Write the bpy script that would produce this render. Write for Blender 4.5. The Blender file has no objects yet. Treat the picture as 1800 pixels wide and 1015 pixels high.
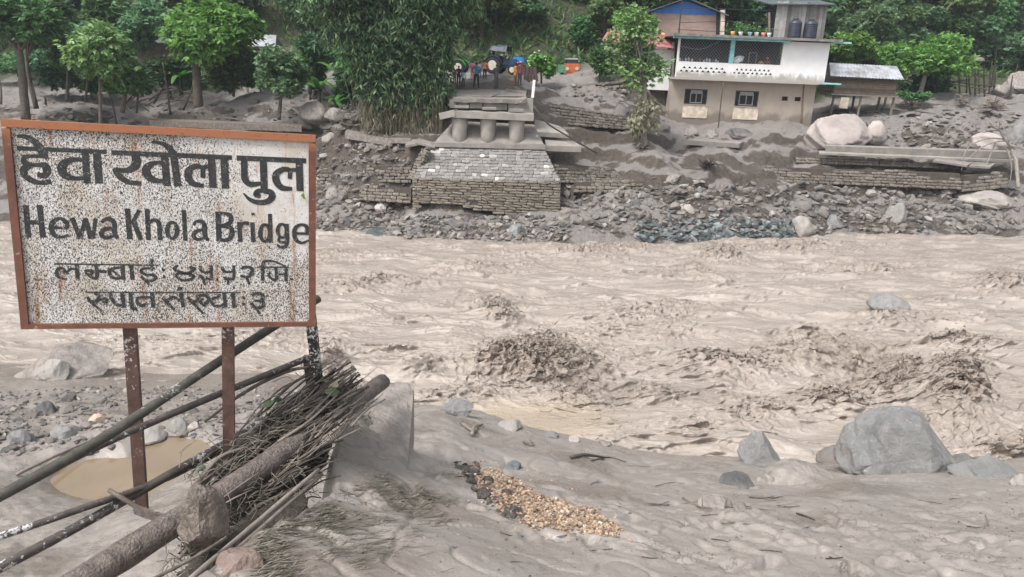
import bpy, bmesh, math, random
import numpy as np
from mathutils import Vector, Matrix, Euler, Quaternion

# ---------------------------------------------------------------- camera, sky, sun, exposure
SC = bpy.context.scene
COL = SC.collection
FPX, PITCH, ROLL, CZ = 1300.0, math.radians(17.5), math.radians(2.3), 2.0
cp, sp, cr, sr = math.cos(PITCH), math.sin(PITCH), math.cos(ROLL), math.sin(ROLL)
FW = np.array([0, cp, -sp]); R0 = np.array([1., 0, 0]); U0 = np.array([0, sp, cp])
RV = cr*R0 + sr*U0; UV_ = cr*U0 - sr*R0; CAM = np.array([0, 0, CZ])
cd = bpy.data.cameras.new('camera'); cam = bpy.data.objects.new('camera', cd); COL.objects.link(cam)
cd.sensor_width = 36; cd.lens = FPX*36/1800; cd.clip_start = 0.05; cd.clip_end = 1000
mw = Matrix.Identity(4)
for i in range(3):
    mw[i][0] = RV[i]; mw[i][1] = UV_[i]; mw[i][2] = -FW[i]; mw[i][3] = CAM[i]
cam.matrix_world = mw
SC.camera = cam
SUN_EL, SUN_AZ = math.radians(57), math.radians(228)
wd = bpy.data.worlds.new("World"); SC.world = wd; wd.use_nodes = True
nt = wd.node_tree; bg = nt.nodes['Background']
sky = nt.nodes.new('ShaderNodeTexSky'); sky.sky_type = 'NISHITA'; sky.sun_disc = False
sky.sun_elevation = SUN_EL; sky.sun_rotation = SUN_AZ; sky.dust_density = 4.0; sky.air_density = 1.0; sky.ozone_density = 1.0
hs = nt.nodes.new('ShaderNodeHueSaturation'); hs.inputs['Saturation'].default_value = 0.22
nt.links.new(sky.outputs[0], hs.inputs['Color']); nt.links.new(hs.outputs[0], bg.inputs[0])
bg.inputs[1].default_value = 0.15
sd = bpy.data.lights.new('sun', 'SUN'); sd.energy = 2.0; sd.angle = math.radians(14); sd.color = (1, .965, .92)
so = bpy.data.objects.new('sun', sd); COL.objects.link(so)
# sun direction: azimuth measured clockwise from +Y, as the sky node does
sdir = Vector((math.sin(SUN_AZ)*math.cos(SUN_EL), math.cos(SUN_AZ)*math.cos(SUN_EL), math.sin(SUN_EL)))
so.rotation_euler = sdir.to_track_quat('Z', 'Y').to_euler()
SC.view_settings.view_transform = 'Standard'; SC.view_settings.look = 'None'
SC.view_settings.exposure = 0.64; SC.view_settings.gamma = 1; SC.view_settings.use_curve_mapping = False
SC.cycles.use_denoising = True; SC.cycles.denoising_prefilter = 'ACCURATE'; SC.cycles.denoising_input_passes = 'RGB_ALBEDO_NORMAL'
SC.cycles.max_bounces = 5; SC.cycles.diffuse_bounces = 3; SC.cycles.glossy_bounces = 2; SC.cycles.transmission_bounces = 3
SC.cycles.transparent_max_bounces = 4

# ---------------------------------------------------------------- helpers
RNG = np.random.default_rng(7); random.seed(7)
def ray(px, py): return FW + (px-900)/FPX*RV - (py-507.5)/FPX*UV_
def P(px, py, Y):
    d = ray(px, py); return CAM + d*(Y/d[1])
def PZ(px, py, z):
    d = ray(px, py); return CAM + d*((z-CZ)/d[2])
def pxs(Y): return Y/cp/FPX*1.0          # metres per photograph pixel near the axis, at distance Y

def _h2(ix, iy, seed):
    h = (ix.astype(np.int64)*374761393 + iy.astype(np.int64)*668265263 + seed*974634777) & 0xffffffff
    h = ((h ^ (h >> 13))*1274126177) & 0xffffffff
    return (h ^ (h >> 16))
def gn(x, y, seed=0):                    # gradient noise, about -1..1
    x = np.asarray(x, float); y = np.asarray(y, float)
    ix = np.floor(x); iy = np.floor(y); fx = x-ix; fy = y-iy
    u = fx*fx*fx*(fx*(fx*6-15)+10); v = fy*fy*fy*(fy*(fy*6-15)+10)
    def g(a, b, dx, dy):
        t = _h2(ix+a, iy+b, seed).astype(float)*(2*np.pi/4294967296.)
        return np.cos(t)*dx + np.sin(t)*dy
    n0 = g(0, 0, fx, fy)*(1-u) + g(1, 0, fx-1, fy)*u
    n1 = g(0, 1, fx, fy-1)*(1-u) + g(1, 1, fx-1, fy-1)*u
    return 1.5*(n0*(1-v) + n1*v)
def fbm(x, y, o=4, seed=0, gain=.5):
    s = 0; a = 1.
    for k in range(o):
        s = s + a*gn(x*2**k+17.3*k, y*2**k-9.1*k, seed+k); a *= gain
    return s
def ridge(x, y, seed=0): return 1-np.abs(gn(x, y, seed))
def sstep(a, b, x):
    t = np.clip((x-a)/(b-a), 0, 1); return t*t*(3-2*t)

class RBF:
    def __init__(s, pts):
        p = np.array(pts, float); s.p = p[:, :2]; n = len(p)
        K = s.k(s.p); A = np.zeros((n+3, n+3)); A[:n, :n] = K + np.eye(n)*.02
        A[:n, n] = 1; A[:n, n+1:] = s.p; A[n, :n] = 1; A[n+1:, :n] = s.p.T
        s.w = np.linalg.solve(A, np.r_[p[:, 2], 0, 0, 0])
    def k(s, q):
        d2 = ((q[:, None, :]-s.p[None])**2).sum(2) + 1e-9
        return .5*d2*np.log(d2)
    def __call__(s, x, y):
        x = np.asarray(x, float); sh = x.shape; q = np.c_[x.ravel(), np.asarray(y, float).ravel()]
        out = np.empty(len(q)); n = len(s.p)
        for i in range(0, len(q), 40000):
            c = q[i:i+40000]; out[i:i+40000] = s.k(c) @ s.w[:n] + s.w[n] + c @ s.w[n+1:]
        return out.reshape(sh)

# ---- materials
def mat(name): 
    m = bpy.data.materials.new(name); m.use_nodes = True
    return m, m.node_tree, m.node_tree.nodes['Principled BSDF']
class N:
    def __init__(s, t): s.t = t
    def n(s, typ, **kw):
        o = s.t.nodes.new(typ)
        for k, v in kw.items():
            if k.startswith('_'): o.inputs[int(k[1:])].default_value = v
            else: setattr(o, k, v)
        return o
    def l(s, a, b): s.t.links.new(a, b)
    def coord(s, which='Object'): return s.n('ShaderNodeTexCoord').outputs[which]
    def noise(s, vec, scale, detail=4, rough=.55, dist=0.):
        o = s.n('ShaderNodeTexNoise'); o.inputs['Scale'].default_value = scale; o.inputs['Detail'].default_value = detail
        o.inputs['Roughness'].default_value = rough; o.inputs['Distortion'].default_value = dist
        if vec is not None: s.l(vec, o.inputs['Vector'])
        return o.outputs['Fac']
    def map(s, vec, scale=(1, 1, 1), loc=(0, 0, 0)):
        o = s.n('ShaderNodeMapping'); o.inputs['Scale'].default_value = scale; o.inputs['Location'].default_value = loc
        s.l(vec, o.inputs['Vector']); return o.outputs[0]
    def ramp(s, fac, stops, interp='LINEAR'):
        o = s.n('ShaderNodeValToRGB'); e = o.color_ramp.elements; o.color_ramp.interpolation = interp
        while len(e) < len(stops): e.new(.5)
        for i, (p, c) in enumerate(stops):
            e[i].position = p; e[i].color = (c[0], c[1], c[2], 1) if hasattr(c, '__len__') else (c, c, c, 1)
        s.l(fac, o.inputs[0]); return o.outputs[0]
    def mix(s, fac, a, b, mode='MIX'):
        o = s.n('ShaderNodeMix', data_type='RGBA', blend_type=mode)
        for v, i in ((fac, 0), (a, 6), (b, 7)):
            if hasattr(v, 'links'): s.l(v, o.inputs[i])
            elif i == 0: o.inputs[0].default_value = v
            else: o.inputs[i].default_value = (v[0], v[1], v[2], 1)
        return o.outputs[2]
    def math(s, op, a, b=None):
        o = s.n('ShaderNodeMath', operation=op)
        for v, i in ((a, 0), (b, 1)):
            if v is None: continue
            if hasattr(v, 'links'): s.l(v, o.inputs[i])
            else: o.inputs[i].default_value = v
        return o.outputs[0]
    def bump(s, bs, height, strength=.4, dist=.02):
        o = s.n('ShaderNodeBump'); o.inputs['Strength'].default_value = strength; o.inputs['Distance'].default_value = dist
        s.l(height, o.inputs['Height']); s.l(o.outputs[0], bs.inputs['Normal'])
def simple(name, col, rough=.7, var=.25, scale=3., bump=.0, metal=0., spec=.4, bscale=None, detail=5):
    m, t, b = mat(name); q = N(t); v = q.coord()
    n1 = q.noise(v, scale, detail)
    lo = tuple(c*(1-var) for c in col); hi = tuple(min(1, c*(1+var)) for c in col)
    q.l(q.ramp(n1, [(.3, lo), (.7, hi)]), b.inputs['Base Color'])
    b.inputs['Roughness'].default_value = rough; b.inputs['Metallic'].default_value = metal
    b.inputs['Specular IOR Level'].default_value = spec
    if bump: q.bump(b, q.noise(v, bscale or scale*4, 4), bump, .02)
    return m
def rnd_mat(name, stops, rough=.8, scale=4., spec=.3, mud=None, mudamt=.5, bump=.5, island=False, bdist=.02):
    """colour by the object's own random number (or by mesh island), grain on top, dried mud in the hollows"""
    m, t, b = mat(name); q = N(t); v = q.coord()
    r = q.n('ShaderNodeNewGeometry').outputs['Random Per Island'] if island else q.n('ShaderNodeObjectInfo').outputs['Random']
    c = q.ramp(r, stops)
    n1 = q.noise(v, scale, 6, .65)
    c = q.mix(.55, c, q.ramp(n1, [(.25, .25), (.75, .85)]), 'OVERLAY')
    if mud:
        c = q.mix(q.ramp(q.noise(v, scale*.45, 3), [(1-mudamt-.12, 0.), (1-mudamt+.12, 1.)]), c, mud)
    q.l(c, b.inputs['Base Color']); b.inputs['Roughness'].default_value = rough; b.inputs['Specular IOR Level'].default_value = spec
    if bump: q.bump(b, q.noise(v, scale*3, 6, .65), bump, bdist)
    return m
def leaf_mat(name, stops, rough=.5, trans=.36):
    m, t, b = mat(name); q = N(t)
    r = q.n('ShaderNodeNewGeometry').outputs['Random Per Island']
    oi = q.n('ShaderNodeObjectInfo').outputs['Random']
    c = q.ramp(r, stops)
    hsv = q.n('ShaderNodeHueSaturation'); q.l(c, hsv.inputs['Color']); hsv.inputs['Saturation'].default_value = 1.08
    q.l(q.math('ADD', q.math('MULTIPLY', oi, .06), .47), hsv.inputs['Hue'])
    q.l(q.math('ADD', q.math('MULTIPLY', oi, .5), 1.12), hsv.inputs['Value'])
    q.l(hsv.outputs[0], b.inputs['Base Color']); b.inputs['Roughness'].default_value = rough
    b.inputs['Specular IOR Level'].default_value = .35
    tr = q.n('ShaderNodeBsdfTranslucent'); q.l(hsv.outputs[0], tr.inputs[0])
    mx = q.n('ShaderNodeMixShader'); mx.inputs[0].default_value = trans
    q.l(b.outputs[0], mx.inputs[1]); q.l(tr.outputs[0], mx.inputs[2])
    q.l(mx.outputs[0], t.nodes['Material Output'].inputs[0])
    return m
M = {}
MUD = (.235, .21, .192)

# ---- object makers
def tag(o, label=None, cat=None, group=None, kind=None):
    if label: o['label'] = label
    if cat: o['category'] = cat
    if group: o['group'] = group
    if kind: o['kind'] = kind
    return o
def thing(name, label, cat, loc, group=None):
    o = bpy.data.objects.new(name, None); COL.objects.link(o); o.location = tuple(loc); o.empty_display_size = .2
    return tag(o, label, cat, group)
def meshdata(name, v, f, mats, smooth=False, mi=None):
    me = bpy.data.meshes.new(name); v = np.asarray(v, np.float32)
    if isinstance(f, np.ndarray):
        k = f.shape[1]; me.vertices.add(len(v)); me.vertices.foreach_set('co', v.ravel())
        me.loops.add(f.size); me.loops.foreach_set('vertex_index', f.ravel().astype(np.int32))
        me.polygons.add(len(f)); me.polygons.foreach_set('loop_start', np.arange(0, f.size, k, dtype=np.int32))
        me.polygons.foreach_set('loop_total', np.full(len(f), k, np.int32))
    else:
        me.from_pydata([tuple(p) for p in v.tolist()], [], f)
    for m in (mats if isinstance(mats, (list, tuple)) else [mats]): me.materials.append(m)
    if mi is not None: me.polygons.foreach_set('material_index', np.asarray(mi, np.int32))
    me.polygons.foreach_set('use_smooth', np.full(len(me.polygons), bool(smooth)))
    me.update(calc_edges=True)
    return me
def link(name, me, loc=(0, 0, 0), rot=None, scale=None, parent=None):
    o = bpy.data.objects.new(name, me); COL.objects.link(o)
    if parent is not None: o.parent = parent
    o.location = tuple(loc)
    if rot is not None:
        if isinstance(rot, Quaternion): o.rotation_mode = 'QUATERNION'; o.rotation_quaternion = rot
        else: o.rotation_euler = rot
    if scale is not None: o.scale = scale if hasattr(scale, '__len__') else (scale,)*3
    return o
def cat_rom(pts, k=6):
    p = np.asarray(pts, float)
    if len(p) < 3 or k < 2: return p
    q = np.vstack([2*p[0]-p[1], p, 2*p[-1]-p[-2]]); out = []
    for i in range(len(p)-1):
        a, b, c, d = q[i], q[i+1], q[i+2], q[i+3]
        for t in np.linspace(0, 1, k, endpoint=False):
            out.append(.5*((2*b)+(c-a)*t+(2*a-5*b+4*c-d)*t*t+(3*b-a-3*c+d)*t**3))
    out.append(p[-1]); return np.array(out)
class MB:
    def __init__(s): s.v = []; s.f = []; s.mi = []; s.n = 0
    def add(s, v, f, mi=0):
        v = np.asarray(v, float).reshape(-1, 3)
        s.v.append(v); s.f += [tuple(int(i)+s.n for i in q) for q in f]; s.mi += [mi]*len(f); s.n += len(v); return s
    def box(s, c, d, rot=None, mi=0, taper=1., jit=0.):
        h = np.asarray(d, float)/2
        v = np.array([[x, y, z] for z in (-1, 1) for y in (-1, 1) for x in (-1, 1)], float)
        v[4:, :2] *= taper
        if jit: v = v + RNG.uniform(-jit, jit, v.shape)
        v = v*h
        if rot is not None: v = v @ np.array(Euler(rot).to_matrix()).T
        return s.add(v+np.asarray(c, float), [(0, 2, 3, 1), (4, 5, 7, 6), (0, 1, 5, 4), (2, 6, 7, 3), (0, 4, 6, 2), (1, 3, 7, 5)], mi)
    def bar(s, a, b, w, h, mi=0, up=(0, 0, 1)):       # rectangular bar from a to b
        a = np.asarray(a, float); b = np.asarray(b, float); d = b-a; L = np.linalg.norm(d); d = d/L
        u = np.asarray(up, float); r = np.cross(d, u)
        if np.linalg.norm(r) < 1e-4: r = np.cross(d, [1., 0, 0])
        r /= np.linalg.norm(r); u = np.cross(r, d)
        v = [p + r*x*w/2 + u*z*h/2 for p in (a, b) for z in (-1, 1) for x in (-1, 1)]
        return s.add(v, [(0, 1, 3, 2), (4, 6, 7, 5), (0, 4, 5, 1), (2, 3, 7, 6), (0, 2, 6, 4), (1, 5, 7, 3)], mi)
    def tube(s, pts, r, n=8, k=4, mi=0, wob=0., caps=True, flat=1.):
        p = cat_rom(pts, k); m = len(p)
        r = np.interp(np.linspace(0, 1, m), np.linspace(0, 1, len(np.atleast_1d(r))), np.atleast_1d(r))
        t = np.gradient(p, axis=0); t /= np.linalg.norm(t, axis=1)[:, None]+1e-12
        a = np.array([0, 0, 1.]) if abs(t[0][2]) < .9 else np.array([1., 0, 0])
        e = np.cross(t[0], a); e /= np.linalg.norm(e); vs = []
        for i in range(m):
            e = e - t[i]*(e@t[i]); e /= np.linalg.norm(e); g = np.cross(t[i], e)
            ang = np.linspace(0, 2*np.pi, n, endpoint=False)
            rr = r[i]*(1+wob*RNG.uniform(-1, 1, n))
            vs.append(p[i]+np.cos(ang)[:, None]*rr[:, None]*e+np.sin(ang)[:, None]*rr[:, None]*g*flat)
        f = [(i*n+j, i*n+(j+1) % n, (i+1)*n+(j+1) % n, (i+1)*n+j) for i in range(m-1) for j in range(n)]
        if caps: f += [tuple(range(n))[::-1], tuple(range((m-1)*n, m*n))]
        return s.add(np.vstack(vs), f, mi)
    def lathe(s, prof, c=(0, 0, 0), n=16, mi=0, axis='z'):
        ang = np.linspace(0, 2*np.pi, n, endpoint=False); vs = []
        for r, z in prof: vs.append(np.c_[r*np.cos(ang), r*np.sin(ang), np.full(n, z)])
        v = np.vstack(vs)
        if axis == 'x': v = v[:, [2, 0, 1]]
        if axis == 'y': v = v[:, [0, 2, 1]]*np.array([1, 1, -1])
        m = len(prof)
        f = [(i*n+j, i*n+(j+1) % n, (i+1)*n+(j+1) % n, (i+1)*n+j) for i in range(m-1) for j in range(n)]
        f += [tuple(range(n))[::-1], tuple(range((m-1)*n, m*n))]
        return s.add(v+np.asarray(c, float), f, mi)
    def prism(s, poly, off, mi=0):                     # closed polygon (3-D points) pushed along off
        p = np.asarray(poly, float); n = len(p); o = np.asarray(off, float)
        return s.add(np.vstack([p, p+o]), [tuple(range(n))[::-1], tuple(range(n, 2*n))]+[(i, (i+1) % n, n+(i+1) % n, n+i) for i in range(n)], mi)
    def build(s, name, mats, parent=None, origin=None, smooth=False):
        v = np.vstack(s.v); loc = np.zeros(3)
        if parent is not None: v = v-np.array(parent.location)
        if origin is not None:
            org = np.asarray(origin, float) - (np.array(parent.location) if parent is not None else 0)
            v = v-org; loc = org
        elif parent is None:
            org = np.array([v[:, 0].mean(), v[:, 1].mean(), v[:, 2].min()]); v = v-org; loc = org
        me = meshdata(name, v, s.f, mats, smooth, s.mi)
        o = link(name, me, loc, parent=parent)
        bm = bmesh.new(); bm.from_mesh(me); bmesh.ops.recalc_face_normals(bm, faces=bm.faces); bm.to_mesh(me); bm.free()
        return o
def sub(o_parent, mb, name, mats, smooth=False):       # a sub-part: world-space shape under a part that sits at its thing's origin
    v = np.vstack(mb.v); base = np.array(o_parent.location)+(np.array(o_parent.parent.location) if o_parent.parent else 0)
    me = meshdata(name, v-base, mb.f, mats, smooth, mb.mi); o = link(name, me, parent=o_parent)
    bm = bmesh.new(); bm.from_mesh(me); bmesh.ops.recalc_face_normals(bm, faces=bm.faces); bm.to_mesh(me); bm.free()
    return o

# ---- rocks
def ico(subd):
    bm = bmesh.new(); bmesh.ops.create_icosphere(bm, subdivisions=subd, radius=1)
    v = np.array([p.co[:] for p in bm.verts]); f = np.array([[q.index for q in p.verts] for p in bm.faces]); bm.free(); return v, f
ICO = {k: ico(k) for k in (1, 2, 3, 4, 5)}
def rock_verts(sub_, seed, cuts=9, rough=.12, dims=(1, 1, 1), cutd=(.55, .9), fine=.03, planes=()):
    v, f = ICO[sub_]; v = v.copy(); r = np.random.default_rng(seed)
    for a, b, c, d in planes:
        n = np.array([a, b, c], float); n /= np.linalg.norm(n); v = v-np.outer(np.maximum(v@n-d, 0)*.95, n)
    for k in range(cuts):
        n = r.normal(size=3); n /= np.linalg.norm(n); d = r.uniform(*cutd); s_ = v@n
        ov = np.maximum(s_-d, 0); v = v-np.outer(ov*.93, n)
    w = v*1.7+seed*3.1
    a, b = w[:, 0]+w[:, 2]*.6, w[:, 1]-w[:, 2]*.9
    v = v*(1+rough*gn(a, b, seed)+fine*(1.2*gn(a*2.7, b*2.7, seed+5)+.8*np.abs(gn(a*5.9, b*5.9, seed+6))+.5*gn(a*12, b*12, seed+7)))[:, None]
    return v*np.asarray(dims), f
def rock_mesh(name, sub_, seed, m, smooth=False, **kw):
    v, f = rock_verts(sub_, seed, **kw); return meshdata(name, v, f, m, smooth)
def boxy_stone(seed, m):
    bm = bmesh.new(); bmesh.ops.create_cube(bm, size=2); bmesh.ops.subdivide_edges(bm, edges=bm.edges[:], cuts=1, use_grid_fill=True)
    r = np.random.default_rng(seed); v = np.array([p.co[:] for p in bm.verts]); f = np.array([[q.index for q in p.verts] for p in bm.faces]); bm.free()
    l = np.linalg.norm(v, axis=1); v = v*(1-.16*(l-1)/.73)[:, None]+r.uniform(-.1, .1, v.shape)
    return meshdata('stone', v*.5, f, m, False)
# ---------------------------------------------------------------- materials
def build_mats():
    # wet silt of the near bank
    m, t, b = mat('wet_mud'); q = N(t); v = q.coord()
    big = q.noise(v, .55, 5, .6, .4); mid = q.noise(v, 5., 6, .6); fine = q.noise(v, 60., 4, .6)
    c = q.ramp(big, [(.3, (.25, .223, .203)), (.52, (.30, .27, .248)), (.72, (.225, .198, .178))])
    c = q.mix(q.ramp(mid, [(.35, 0.), (.62, .7)]), c, (.285, .256, .235))
    ln = q.math('ABSOLUTE', q.math('SUBTRACT', q.noise(q.map(v, (1., 1.5, 1.)), 3.4, 4, .55, 1.1), .5))
    gt = q.ramp(q.noise(v, 1.1, 3, .5), [(.5, 0.), (.6, 1.)]); groove = q.math('MULTIPLY', q.ramp(ln, [(.004, 1.), (.016, 0.)]), gt)
    c = q.mix(q.math('MULTIPLY', groove, .55), c, (.13, .108, .092))
    wet = q.n('ShaderNodeAttribute', attribute_name='wet').outputs['Fac']
    c = q.mix(q.math('MULTIPLY', wet, .75), c, (.165, .138, .118))
    c = q.mix(q.ramp(q.noise(v, 34., 5, .75), [(.67, 0.), (.72, .7)]), c, (.115, .095, .08))
    c = q.mix(q.ramp(q.noise(v, 95., 3, .7), [(.70, 0.), (.76, .8)]), c, (.40, .37, .34))
    q.l(c, b.inputs['Base Color'])
    q.l(q.math('SUBTRACT', q.ramp(q.noise(v, 1.3, 5, .6, .8), [(.38, .22), (.62, .5)]), q.math('MULTIPLY', wet, .2)), b.inputs['Roughness']); b.inputs['Specular IOR Level'].default_value = .45
    h = q.math('ADD', q.math('MULTIPLY', mid, .7), q.math('MULTIPLY', fine, .22)); h = q.math('ADD', h, q.math('MULTIPLY', q.noise(v, 18., 5, .6, .6), .6))
    h = q.math('SUBTRACT', h, q.math('MULTIPLY', groove, .8)); q.bump(b, h, .5, .03); M['mud'] = m
    # far bank silt and rubble
    m, t, b = mat('far_silt'); q = N(t); v = q.coord()
    at = q.n('ShaderNodeAttribute', attribute_name='soil').outputs['Fac']
    n1 = q.noise(v, .7, 6, .65); n2 = q.noise(v, 4.5, 6, .7)
    silt = q.ramp(n1, [(.3, (.22, .199, .187)), (.7, (.31, .283, .267))])
    soil = q.ramp(n2, [(.25, (.05, .042, .036)), (.5, (.105, .086, .071)), (.75, (.175, .147, .123))])
    c = q.mix(q.ramp(q.math('ADD', at, q.math('MULTIPLY', q.math('SUBTRACT', n2, .5), .8)), [(.35, 0.), (.65, 1.)]), silt, soil)
    c = q.mix(q.ramp(q.noise(v, 9., 5, .7), [(.60, 0.), (.68, .8)]), c, (.085, .072, .062))
    wd_ = q.n('ShaderNodeAttribute', attribute_name='wood').outputs['Fac']
    c = q.mix(wd_, c, q.ramp(q.noise(v, .5, 6, .7), [(.3, (.045, .06, .03)), (.55, (.075, .085, .045)), (.75, (.13, .11, .08))]))
    q.l(c, b.inputs['Base Color']); b.inputs['Roughness'].default_value = .6
    q.bump(b, q.math('ADD', q.noise(v, 2.2, 7, .7), q.math('MULTIPLY', q.noise(v, 11., 4, .7), .5)), 1., .25); M['silt'] = m
    # muddy flood water
    m, t, b = mat('flood_water'); q = N(t); v = q.coord()
    st = q.noise(q.map(v, (.35, 1.5, 1.)), 1.0, 6, .6, .6); fo = q.noise(q.map(v, (1.2, 3.5, 2.)), 2.2, 6, .7, 1.2)
    c = q.ramp(st, [(.3, (.29, .248, .213)), (.5, (.37, .322, .282)), (.7, (.44, .39, .347))])
    at = q.n('ShaderNodeAttribute', attribute_name='churn').outputs['Fac']
    c = q.mix(q.math('MULTIPLY', at, .72), c, q.ramp(fo, [(.36, (.17, .133, .105)), (.62, (.37, .315, .27))]))  # churned patches coloured darker, in place of shade on their torn faces
    c = q.mix(q.n('ShaderNodeAttribute', attribute_name='shallow').outputs['Fac'], c, (.43, .36, .275))
    q.l(c, b.inputs['Base Color']); b.inputs['Roughness'].default_value = .2; b.inputs['Specular IOR Level'].default_value = .5
    h = q.math('ADD', q.noise(q.map(v, (2.2, 5., 3.)), 1.8, 7, .65, .8), q.math('MULTIPLY', q.noise(v, 16., 4, .6, .5), .25))
    q.bump(b, h, .6, .09); M['water'] = m
    M['puddle'] = simple('puddle_water', (.21, .16, .105), .06, .15, 1.2, .08, spec=.6)
    M['spray'] = simple('churned_water', (.33, .275, .23), .4, .35, 6., 0)
    # sign
    m, t, b = mat('speckled_paint'); q = N(t); v = q.coord()
    fl = q.noise(q.map(v, (1.25, 1., .8)), 135., 3, .62, .9); zone = q.noise(v, 2.6, 4, .6); 
    sep = q.n('ShaderNodeSeparateXYZ'); q.l(v, sep.inputs[0])
    corner = q.math('MULTIPLY', q.ramp(q.math('ADD', q.math('MULTIPLY', sep.outputs[0], .5), q.math('MULTIPLY', q.math('SUBTRACT', zone, .5), .7)), [(.46, 0.), (.60, 1.)]), q.ramp(q.math('ADD', sep.outputs[2], q.math('MULTIPLY', q.math('SUBTRACT', zone, .5), .8)), [(.38, 0.), (.62, 1.)]))
    thr = q.math('ADD', fl, q.math('ADD', q.math('MULTIPLY', corner, -.125), q.math('MULTIPLY', q.math('SUBTRACT', zone, .5), .12)))
    dark = q.ramp(thr, [(.50, 0.), (.54, 1.)])
    base = q.ramp(q.noise(v, 7., 5, .6), [(.3, (.56, .535, .515)), (.7, (.74, .72, .70))])
    tan = q.ramp(q.noise(q.map(v, (1.6, 1, .9), (3, 1, 2)), 3.2, 6, .7), [(.47, 0.), (.66, .65)])
    base = q.mix(tan, base, (.46, .38, .27))
    rust = q.ramp(q.noise(q.map(v, (9., 1., 1.1), (.4, 0, .1)), 1.5, 5, .7), [(.56, 0.), (.66, .8)])
    base = q.mix(rust, base, (.36, .17, .07))
    c = q.mix(dark, base, q.ramp(q.noise(v, 20., 3), [(.3, (.03, .026, .022)), (.7, (.085, .072, .06))]))
    q.l(c, b.inputs['Base Color']); b.inputs['Roughness'].default_value = .6
    q.bump(b, fl, .25, .002); M['board'] = m
    m, t, b = mat('worn_letter_paint'); q = N(t); v = q.coord()
    fl = q.noise(q.map(v, (1., 1., .9)), 110., 3, .62, .9)
    wear = q.math('ADD', q.ramp(sep_z(q, v), [(.25, .02), (.62, -.07)]), 0.)
    c = q.mix(q.ramp(q.math('ADD', fl, wear), [(.625, 0.), (.66, .6)]), q.ramp(q.noise(v, 30., 3), [(.3, (.013, .016, .019)), (.7, (.04, .04, .04))]), (.42, .38, .34))
    q.l(c, b.inputs['Base Color']); b.inputs['Roughness'].default_value = .55; M['letters'] = m
    m, t, b = mat('rusted_frame'); q = N(t); v = q.coord()
    n1 = q.noise(v, 9., 6, .7); n2 = q.noise(v, 60., 5, .7)
    sp_ = sep_z(q, v)
    c = q.ramp(n1, [(.25, (.10, .042, .030)), (.5, (.155, .064, .042)), (.72, (.22, .10, .062))])
    c = q.mix(q.math('MULTIPLY', q.ramp(sp_, [(.95, 0.), (1.0, 1.)]), .75), c, (.40, .155, .07))
    c = q.mix(q.ramp(n2, [(.58, 0.), (.68, .8)]), c, (.08, .05, .04))
    c = q.mix(q.ramp(q.noise(v, 22., 4, .7), [(.63, 0.), (.70, .6)]), c, (.48, .38, .3))
    q.l(c, b.inputs['Base Color']); b.inputs['Roughness'].default_value = .75; q.bump(b, n2, .5, .004); M['frame'] = m
    def flaked(name, dark, flake, thr, scale=38.):
        m, t, b = mat(name); q = N(t); v = q.coord()
        z1 = q.noise(v, 2.2, 3); f1 = q.noise(v, scale, 4, .7, .6)
        n3 = q.noise(v, 90., 4, .7)
        c = q.ramp(q.noise(v, 14., 5, .7), [(.3, tuple(x*.6 for x in dark)), (.7, tuple(x*1.5 for x in dark))])
        k = q.math('ADD', f1, q.math('MULTIPLY', q.math('SUBTRACT', z1, .5), .9))
        c = q.mix(q.ramp(k, [(thr, 0.), (thr+.04, 1.)]), c, flake)
        q.l(c, b.inputs['Base Color']); b.inputs['Roughness'].default_value = .65; q.bump(b, q.math('ADD', n3, q.math('MULTIPLY', f1, .6)), .6, .004)
        return m
    M['rail'] = flaked('flaking_black_rail', (.075, .063, .057), (.55, .54, .54), .55)
    M['rail_dark'] = flaked('mossy_black_pipe', (.06, .055, .046), (.4, .4, .38), .69)
    M['post_paint'] = flaked('black_and_white_post', (.035, .03, .028), (.68, .68, .68), .52, 30.)
    M['post_rust'] = flaked('rusty_sign_post', (.105, .06, .047), (.55, .52, .51), .63)
    M['log'] = simple('mud_coated_pipe', (.155, .128, .115), .5, .4, 22., .9, bscale=70.)
    M['drift'] = simple('drift_shade_debris', (.045, .037, .030), .6, .5, 9., 1., bscale=30.)  # near black, carries the shade inside the drift heap
    M['stick'] = rnd_mat('muddy_stick', [(0, (.10, .083, .07)), (.5, (.17, .145, .125)), (1, (.235, .205, .18))], .6, 20., mud=MUD, mudamt=.4, bump=.6, bdist=.006)
    M['darkstick'] = rnd_mat('wet_dark_wood', [(0, (.04, .032, .027)), (1, (.12, .1, .085))], .5, 18., bump=.6)
    M['concrete_mud'] = simple('mud_smeared_concrete', (.245, .219, .2), .5, .34, 7., .9, bscale=26.)
    M['stump'] = simple('mud_caked_stump', (.165, .138, .118), .5, .4, 8., 1., bscale=24.)
    M['concrete_red'] = simple('stained_concrete', (.22, .165, .14), .6, .3, 6., .7, bscale=30.)
    M['far_earth'] = simple('brown_earth', (.2, .155, .115), .9, .3, 2., .8)
    M['concrete'] = simple('weathered_concrete', (.235, .215, .197), .8, .22, 2.2, .5, bscale=14.)
    M['concrete_light'] = simple('pale_concrete', (.29, .268, .245), .8, .2, 2., .4, bscale=12.)
    M['grassmat'] = rnd_mat('flattened_grass', [(0, (.085, .078, .055)), (.5, (.165, .148, .12)), (1, (.25, .225, .195))], .7, 5., bump=0, island=True)
    M['orange'] = rnd_mat('orange_gravel', [(0, (.19, .135, .10)), (.25, (.24, .19, .155)), (.5, (.37, .25, .165)), (.8, (.46, .34, .24)), (1, (.56, .46, .37))], .85, 40., bump=.5, island=True)
    M['asphalt'] = simple('broken_asphalt', (.085, .075, .068), .8, .45, 25., .9, bscale=70.)
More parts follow.
